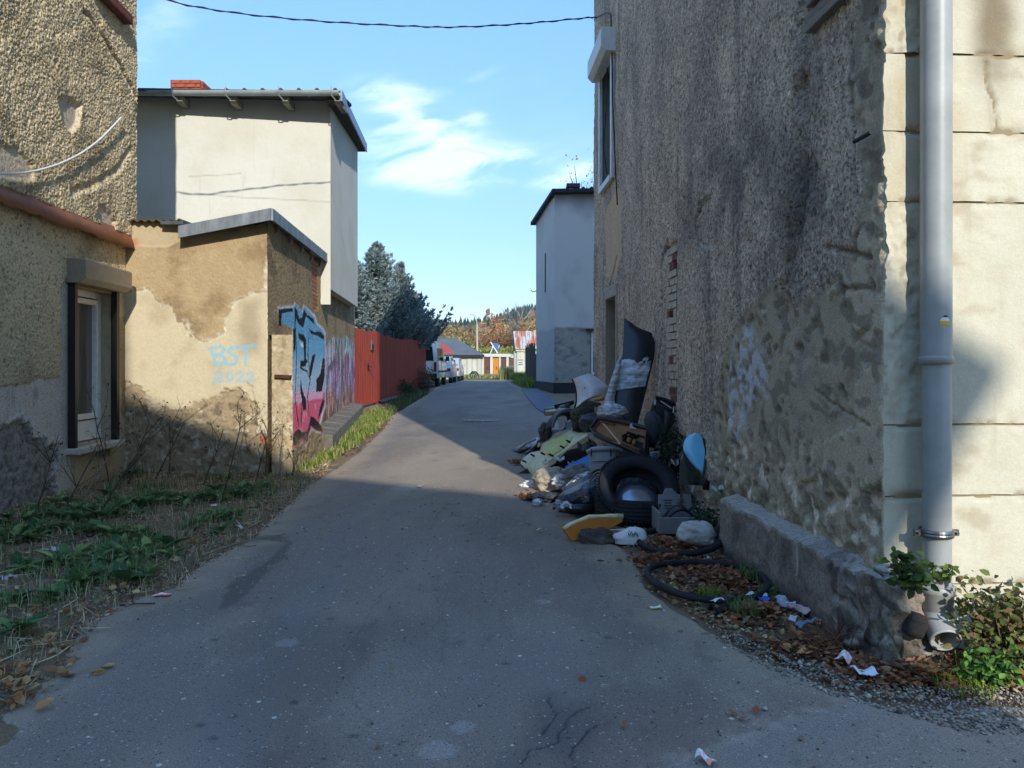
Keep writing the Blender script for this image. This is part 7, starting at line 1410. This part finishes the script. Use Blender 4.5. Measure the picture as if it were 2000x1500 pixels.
LVE = [(p[0]+(.12 if i > 6 else 0), p[1]) for i, p in enumerate(LV)]
def edge_d(x, y): return -sdf_poly(x, y, LV)
green = lambda x, y: np.clip(ss(-.1, .12, fbm(x*1.3, y*1.3, 401))*ss(.15, .7, edge_d(x, y))+.04, 0, 1)
sp = Soup(); q = in_poly(14000, LV, dens=green); add_blades(sp, xyz(q), rng.uniform(.05, .17, len(q)), GRN+DGR+STR[:1], .0035, .9)
q = in_poly(5200, LVE); add_blades(sp, xyz(q, .004), rng.uniform(.04, .16, len(q)), STR, .0028, 1.6)
q = in_poly(2600, LVE); P = xyz(q, .03); a_ = rng.uniform(0, 6.28, len(q)); P0_ = P; add_leaves(sp, P0_, rng.uniform(.06, .28, len(q)), STR, np.stack([np.cos(a_), np.sin(a_), rng.uniform(-.05, .12, len(q))], 1), None, .03, .0, .05)
tag(sp.build('grass', None, None, loc=(-4, 8, 0)), 'matted green and dry grass on the left verge', kind='stuff')
sp = Soup(); ns = 480; qc = in_poly(ns, LV, dens=lambda x, y: green(x, y)*ss(.1, .5, edge_d(x, y))*ss(-.3, .2, fbm(x*.9+3, y*.9, 404)))
for i in range(ns):   # leafy rosettes: dandelion, dock, burdock
    nl = rng.integers(5, 11); a = rng.uniform(0, 6.28, nl); s = rng.uniform(.05, .17)*(1.3 if rng.random() < .2 else 1); up = rng.uniform(.2, 1.3, nl); D = np.stack([np.cos(a), np.sin(a), up], 1); P = np.repeat(np.array([[qc[i, 0], qc[i, 1], float(ground_z(qc[i, 0], qc[i, 1]))+.01]]), nl, 0)+D*.02
    add_leaves(sp, P, s*rng.uniform(.6, 1.1, nl), GRN if rng.random() < .5 else DGR, D, np.array([0, 0, 1.])+D*-.2, rng.uniform(.3, .6), .10, -.28)
tag(sp.build('leafy_weeds', None, None, loc=(-4, 8, 0)), 'low broad leaved weeds on the left verge', kind='stuff')
sp = Soup(); q = in_poly(10000, LVE, dens=lambda x, y: .30+.9*ss(.9, .0, edge_d(x, y))); add_leaves(sp, xyz(q, .012), rng.uniform(.010, .045, len(q))*np.where(rng.random(len(q)) < .05, 1.8, 1), DLF+STR, w=.6, fold=.2, curl=.25)
RV = [(1.80, 6.7), (1.95, 4.2), (2.4, 4.1), (4.5, 4.2), (4.5, 3.75)]+[(gp(*p).x, gp(*p).y) for p in [(1800, 1375), (1720, 1365), (1640, 1340), (1560, 1305), (1480, 1275), (1400, 1232), (1330, 1190), (1270, 1150), (1240, 1085), (1130, 1010), (1100, 960), (1030, 930)]]+[(.9, 10), (1.7, 9.5), (1.9, 7.0)]
q = in_poly(6000, RV, dens=lambda x, y: .15+.85*ss(-.2, .2, fbm(x*2.2, y*2.2, 405))); add_leaves(sp, xyz(q, .012), rng.uniform(.012, .05, len(q)), DLF+STR, w=.6, fold=.2, curl=.25)
def pile(cx, cy, rx, ry, n, s0=.03, s1=.075, cols=DLF, hz_=.05):
    q = np.column_stack([cx+rx*rng.normal(size=n)*.5, cy+ry*rng.normal(size=n)*.5]); P = xyz(q); r2 = ((q[:, 0]-cx)/rx)**2+((q[:, 1]-cy)/ry)**2; P[:, 2] += .012+hz_*np.exp(-r2*1.5)*rng.random(n); add_leaves(sp, P, rng.uniform(s0, s1, n), cols, w=.62, fold=.22, curl=.3)
RDL = [(160, 100, 66), (142, 86, 60), (176, 120, 80), (116, 78, 60)]
for px, py, rx, ry, n in ((1400, 1130, .30, .35, 750), (1310, 1065, .22, .25, 420), (1290, 1095, .35, .12, 260), (1790, 1320, .35, .16, 1000), (1740, 1300, .25, .15, 380), (1920, 1290, .3, .15, 350), (1980, 1300, .25, .2, 300), (1590, 1270, .3, .2, 260), (1165, 1000, .3, .2, 200), (1040, 975, .2, .3, 260), (1010, 905, .12, .4, 200), (1480, 1200, .25, .3, 260)):
    p = gp(px, py); pile(p.x, p.y, rx, ry, n, cols=RDL+DLF)
for px, py in ((50, 1210), (90, 1280), (30, 1250), (215, 1160), (265, 1050), (150, 1320), (310, 1080), (20, 1390), (400, 1060), (8, 1345), (25, 1360), (12, 1330)):
    p = gp(px, py); pile(p.x, p.y, .14, .1, 12, .035, .085, [(186, 138, 92), (196, 156, 108), (166, 116, 80)])
q = np.column_stack([rng.uniform(-2.2, 1.7, 46), rng.uniform(2.9, 9, 46)]); P = np.column_stack([q, zg(q[:, 1])+.02]); add_leaves(sp, P, rng.uniform(.01, .035, 46), DLF+STR, w=.7, curl=.3)
for px, py in ((1212, 1429), (1440, 1402), (1128, 1333), (1445, 1408), (1475, 1403), (1565, 1288)):
    p = gp(px, py); add_leaves(sp, np.array([[p.x, p.y, p.z+.02]]), .05, [(166, 104, 74)], w=.7, curl=.3)
q = in_poly(900, [(gp(*p).x, gp(*p).y) for p in [(700, 885), (745, 842), (800, 792), (836, 770), (822, 764), (745, 800), (690, 850), (640, 905)]]); add_leaves(sp, xyz(q, .02), rng.uniform(.03, .08, len(q)), DLF, w=.6, curl=.2)
tag(sp.build('fallen_leaves', None, None, loc=(-1, 7, 0)), 'scattered fallen brown leaves', kind='stuff')
# gravel along the asphalt edges
gq = np.vstack([in_poly(2300, [(gp(*p).x, gp(*p).y) for p in [(1400, 1225), (1480, 1262), (1560, 1290), (1640, 1320), (1720, 1345), (1850, 1350), (2100, 1345), (2100, 1440), (1900, 1440), (1760, 1400), (1640, 1370), (1500, 1310), (1400, 1255)]]), in_poly(1500, LVE, dens=lambda x, y: ss(.35, 0, edge_d(x, y))), in_poly(700, [(-2.6, 2.7), (3.0, 2.7), (1.4, 6), (.4, 10), (-2, 9)], dens=lambda x, y: .3+.7*ss(.2, 1.5, x)), in_poly(700, RV)])
gz_ = np.maximum(zg(gq[:, 1])+.012, 0); s = rng.uniform(.003, .011, len(gq))*np.where(rng.random(len(gq)) < .04, 2.0, 1); oct_ = np.array([[1, 0, 0], [0, 1, 0], [-1, 0, 0], [0, -1, 0], [0, 0, .7], [0, 0, -.7]]); Fo = np.array([[0, 1, 4], [1, 2, 4], [2, 3, 4], [3, 0, 4], [1, 0, 5], [2, 1, 5], [3, 2, 5], [0, 3, 5]])
ang = rng.uniform(0, 6.28, len(gq)); ca, sa = np.cos(ang)[:, None], np.sin(ang)[:, None]; O = oct_[None]*(s[:, None, None])*rng.uniform(.6, 1.3, (len(gq), 6, 1)); OX = O[..., 0]*ca-O[..., 1]*sa; OY = O[..., 0]*sa+O[..., 1]*ca
V = np.stack([gq[:, 0:1]+OX, gq[:, 1:2]+OY, gz_[:, None]+s[:, None]*.4+O[..., 2]], -1).reshape(-1, 3); Fg = (np.arange(len(gq))[:, None, None]*6+Fo[None]).reshape(-1, 3)
tag(mesh_np('gravel', V, Fg, mat_attr('gravel_mat', .9, ((60, .3, .004),), .1, 40), None, col=np.repeat(pick([(150, 142, 130), (122, 116, 106), (100, 94, 86), (176, 168, 152), (134, 118, 98)], len(gq), .2), 6, 0), loc=(1, 5, 0)), 'loose gravel along the edges of the asphalt', kind='stuff')
# grass strips: shed and gate side (sunlit), far right verge, foot of the garages
sp = Soup(); LG = [(106, 130, 46), (126, 148, 56), (88, 112, 44), (150, 160, 76)]
gs = [(gp(*p).x, gp(*p).y) for p in [(575, 925), (640, 905), (700, 868), (740, 838), (765, 812), (740, 797), (706, 812), (660, 862), (625, 895)]]
q = in_poly(9000, gs, dens=lambda x, y: ss(-.35, .1, fbm(x*2, y*1.2, 410))); add_blades(sp, xyz(q), rng.uniform(.06, .2, len(q)), LG+STR[:1], .008, .8)
q = in_poly(500, gs); add_leaves(sp, xyz(q, .03), rng.uniform(.05, .12, len(q)), LG, w=.5)
g2 = [(gp(*p).x, gp(*p).y) for p in [(765, 812), (800, 792), (836, 770), (832, 763), (790, 776), (750, 795)]]; q = in_poly(2600, g2); add_blades(sp, xyz(q), rng.uniform(.05, .3, len(q)), DGR+[(110, 84, 60), (96, 72, 54)], .012, .8)
g3 = [(.05, 60), (1.2, 66), (1.2, 37), (.9, 36.3), (.45, 38), (.1, 46)]; q = in_poly(9000, g3); add_blades(sp, xyz(q), rng.uniform(.15, .55, len(q))*(1+.5*(q[:, 1] > 50)), LG+[(150, 150, 70)], .02, .8)
g4 = [(-7, 66), (2, 70), (2, 76), (-8, 70)]; q = in_poly(6000, g4); add_blades(sp, xyz(q), rng.uniform(.1, .5, len(q)), LG+STR, .03, .8)
q = np.column_stack([rng.uniform(-1.0, 1.0, 2500), rng.uniform(60, 75, 2500)]); add_blades(sp, xyz(q), rng.uniform(.3, 1.3, len(q)), LG+STR+[(186, 150, 90)], .03, .5)
tag(sp.build('verge_grass', None, None, loc=(-2, 30, 0)), 'green grass strips along the lane', kind='stuff')
sp = Soup(); gx_ = rng.uniform(-4, 3, 1800); gy_ = rng.uniform(86, 93, 1800); P = np.column_stack([gx_, gy_, np.full(1800, zz_(690, 86))+rng.uniform(-.6, .7, 1800)]); sp.leaves(P, .35, [(128, 146, 60), (150, 160, 70), (166, 150, 80)]); tag(sp.build('garden_scrub', None, None, loc=(0, 84, 3)), 'green scrub above the garage roofs', kind='stuff')
# single grass tufts on the right
for i, (px, py, n, r, h, lab) in enumerate(((1470, 1130, 420, .10, .16, 'dark green grass tuft at the foot of the concrete ledge'), (1385, 1165, 240, .08, .11, 'bright grass tuft inside the nearest tyre ring'), (1455, 1195, 380, .11, .13, 'grass tuft behind the black rag'), (1330, 1095, 90, .06, .08, 'thin grass tuft between the two tyre rings'), (1500, 1160, 160, .07, .12, 'small grass tuft against the ledge beside the torn plastic'), (1560, 1255, 120, .09, .06, 'sparse grass on the gravel below the plinth'), (1870, 1335, 420, .16, .11, 'light green grass in front of the right hand bush'), (1430, 1060, 140, .06, .1, 'grass between white stone and concrete ledge'))):
    p = gp(px, py); sp = Soup(); a_ = rng.uniform(0, 6.28, n); r_u = np.sqrt(rng.random(n)); q = np.column_stack([p.x+np.cos(a_)*r_u*r, p.y+np.sin(a_)*r_u*r*1.3]); add_blades(sp, xyz(q), rng.uniform(.4, 1, n)*h, LG if i in (1, 6) else GRN+[(90, 122, 48)], .0035, .9); tag(sp.build('grass_tuft', None, None), lab, 'grass tuft', 'grass tufts by the ledge')
# dry weed stalks in front of shed and window
M_stem = mat('dry_stem', (92, 76, 60), .9, c2=(66, 52, 42)); M_stem2 = mat('pale_stem', (140, 124, 96), .9)
def stalk(x, y, h, lean, az, seed, label, green_=False, tang=1.0):
    r_ = random.Random(seed); z = float(ground_z(x, y)); root = thing('dry_stalk', label, 'weed', (x, y, z), 'dry weed stalks on the left verge'); m_ = MB(); tips = []
    def grow(p, d, l, r, dep):
        pts = [p]; k = 5
        for i in range(k): d = (d+Vector((r_.uniform(-.12, .12), r_.uniform(-.12, .12), r_.uniform(-.05, .08)))).normalized(); pts.append(pts[-1]+d*l/k)
        m_.tube(pts, list(np.linspace(r, r*.45, k+1)), 4)
        if dep > 0:
            for i in range(r_.randint(3, 5) if dep > 1 else 3):
                q = pts[r_.randint(2, k)]; a = r_.uniform(0, 6.28); grow(q, (d*r_.uniform(.4, 1)+Vector((math.cos(a), math.sin(a), r_.uniform(.1, .6)))*r_.uniform(.5, 1)).normalized(), l*r_.uniform(.3, .55)*tang, r*.5, dep-1)
        else: tips.append(pts[-1])
        tips.append(pts[3])
    grow(Vector((x, y, z-.02)), Vector((math.cos(az)*lean, math.sin(az)*lean, 1)).normalized(), h, .0105, 2); m_.build('stem', M_stem if seed % 3 else M_stem2, root)
    sp = Soup(); T = np.array([tuple(t) for t in tips]); P = np.repeat(T, 2, 0)+rng.normal(size=(len(T)*2, 3))*.012; P = P[rng.random(len(P)) < .55]; add_leaves(sp, P, rng.uniform(.015, .045, len(P)), [(84, 66, 50), (70, 56, 44), (110, 90, 62)]+([(70, 92, 48)] if green_ else []), D=rng.normal(size=(len(P), 3))); sp.build('withered_leaves', None, root)
stk = [(160, 985, 1.2, .5, .6), (215, 965, 1.25, .25, 2.6), (250, 950, 1.05, .3, .4), (268, 940, .9, .15, 1.4), (300, 945, 1.1, .45, .4), (330, 935, 1.0, .1, 0), (352, 940, .85, .2, 3), (395, 950, 1.0, .45, .2), (430, 985, 1.15, .15, .7), (462, 935, .95, .05, 0), (498, 938, .9, .2, .5), (520, 930, .85, .12, 2.0), (548, 940, .8, .1, 1.0), (120, 1010, 1.0, .6, .9), (185, 1020, 1.1, .55, .3), (285, 965, .7, .7, .2), (60, 1030, .8, .4, 1.2), (570, 925, .6, .15, 1)]
nm = ['tall branching dry weed left of the window', 'tall weed stalk crossing the house window', 'dark weed stalk at the house corner', 'short dry weed in the corner of house and shed', 'slanting dry stalk rising from the corner', 'upright thin stalk left on the shed wall', 'forked brown stalk under the peeling plaster', 'leaning stalk below the blue writing, left', 'tall stalk with seed heads below the blue writing', 'upright stalk near the middle of the shed wall', 'bent stalk right of the blue writing', 'thin stalk near the shed corner', 'last short stalk beside the corner block', 'dry stalk bending over at the left edge', 'long stalk lying diagonally over the green weeds', 'low tangled stalk behind the green weeds', 'small stalk at the wall foot by the picture edge', 'tiny dry stalk at the foot of the corner block']
for i, (px, py, h, ln, az) in enumerate(stk): p = gp(px, py); stalk(p.x, p.y, h*.82, ln, az, 60+i, nm[i], i % 2 == 0)
fb = MB(); a, b_, c_ = gp(395, 1092), gp(470, 1066), gp(556, 1049)
for v in (a, b_, c_): v.z += .03
fb.tube(catmull([a, b_, c_], 6), list(np.linspace(.012, .004, 13)), 6); fb.tube([b_, gp(480, 1074)+Vector((0, 0, .03)), gp(500, 1070)+Vector((0, 0, .02))], .004, 5); tag(fb.build('fallen_branch', M_stem2, None, smooth=True), 'thin pale fallen branch reaching from the weeds onto the asphalt', 'branch')
fb = MB(); fb.tube([gp(232, 1188)+Vector((0, 0, .02)), gp(270, 1186)+Vector((0, 0, .025)), gp(303, 1184)+Vector((0, 0, .02))], .005, 5); tag(fb.build('twig', M_stem, None), 'small straight twig near the red packet', 'twig')
# shrubs
def bush(name, label, c, r, n, cols, size, seed, stems=14, cat='bush', w=.6, droop=0.0):
    r_ = np.random.default_rng(seed); root = thing(name, label, cat, (c[0], c[1], max(0, c[2]-r[2]))); m_ = MB(); tips = []
    for i in range(stems):
        a = r_.uniform(0, 6.28); e = np.array([c[0]+r[0]*math.cos(a)*r_.uniform(.3, 1), c[1]+r[1]*math.sin(a)*r_.uniform(.3, 1), c[2]+r[2]*r_.uniform(-.2, 1)]); b0 = np.array([c[0]+r_.normal()*r[0]*.15, c[1]+r_.normal()*r[1]*.15, max(0.0, c[2]-r[2])]); md = (b0+e)/2+np.array([0, 0, r[2]*.25]); m_.tube([b0, md, e], [.006, .004, .002], 4)
        for t in np.linspace(.3, 1, 7): tips.append((1-t)**2*b0+2*t*(1-t)*md+t*t*e)
    m_.build('stem', M_stem, root); T = np.array(tips); P = T[r_.integers(0, len(T), n)]+r_.normal(size=(n, 3))*np.array(r)*.16; P[:, 2] = np.maximum(P[:, 2], .02); sp = Soup()
    D = r_.normal(size=(n, 3)); D[:, 2] = D[:, 2]*.5-droop; add_leaves(sp, P, r_.uniform(.6, 1.3, n)*size, cols, D, r_.normal(size=(n, 3))+np.array([-.2, -.6, .9]), w, .12, -.1); sp.build('foliage', None, root); return root
bush('bush', 'withering green bush at the foot of the sunlit wall right of the drainpipe', (2.62, 4.02, .22), (.34, .14, .26), 1500, [(104, 116, 62), (126, 130, 76), (84, 98, 56), (120, 96, 66), (140, 128, 84)], .045, 70, 26)
bush('bush', 'leafy green bush cut by the right border of the picture', (2.86, 3.9, .2), (.14, .14, .30), 800, [(92, 124, 54), (110, 140, 62), (78, 108, 50)], .06, 71, 14)
bush('weed_clump', 'low bright green weeds growing among the brown leaves', (2.42, 3.88, .07), (.2, .1, .09), 420, [(92, 128, 56), (112, 146, 66), (74, 108, 52)], .045, 72, 10, 'weed')
bush('creeper', 'small green plant sprouting behind the drainpipe above the plinth', (2.12, 4.05, .52), (.13, .07, .10), 210, [(84, 104, 54), (116, 134, 64), (66, 84, 48)], .055, 73, 9, 'plant')
bush('creeper', 'sprig of green leaves hanging in front of the drainpipe', (2.22, 3.97, .53), (.07, .03, .05), 60, [(120, 140, 60), (92, 116, 54)], .04, 74, 5, 'plant')
bush('creeper', 'dark green plant growing out of the rubbish beside the car glass', (1.72, 8.3, .62), (.16, .2, .32), 700, [(44, 64, 42), (54, 78, 48), (38, 54, 40)], .05, 75, 14, 'plant')
bush('weed_clump', 'dark green weeds at the end of the concrete ledge', (1.80, 7.25, .15), (.12, .3, .16), 420, [(50, 70, 46), (62, 86, 52), (40, 58, 42)], .045, 76, 10, 'weed')
bush('dry_bush', 'reddish brown dry bush at the end of the red gate', (-3.75, 32.5, 1.0), (.55, 1.6, .6), 1600, [(104, 78, 62), (84, 64, 54), (120, 92, 70)], .08, 77, 30)
bush('dry_bush', 'dark green and brown undergrowth along the foot of the red gate', (-4.0, 29.5, .85), (.4, 2.0, .35), 1200, [(70, 84, 50), (92, 76, 56), (58, 72, 46)], .08, 78, 24)
# dry twigs by the plinth foot
p = gp(1640, 1262); r_ = random.Random(5); m_ = MB()
for i in range(60):
    a = r_.uniform(0, 6.28); b0 = Vector((p.x+r_.uniform(-.1, .1), p.y+r_.uniform(-.1, .1), .01)); e = b0+Vector((math.cos(a)*r_.uniform(.05, .22), math.sin(a)*r_.uniform(.05, .2), r_.uniform(.01, .2))); m_.tube([b0, (b0+e)/2+Vector((0, 0, .03)), e], [.0025, .002, .001], 4)
tag(m_.build('dry_twigs', mat('rust_twig', (128, 88, 60), .9), None), 'tangle of reddish dry twigs at the foot of the crumbling plinth', 'twigs')
# ------------------------------------------------------------------ everything to metres
bpy.context.view_layer.update()
for o in bpy.data.objects:
    if o.parent is None:
        o.location = o.location*SC
        if o.type not in ('CAMERA', 'LIGHT'): o.scale = o.scale*SC
bpy.context.view_layer.update()
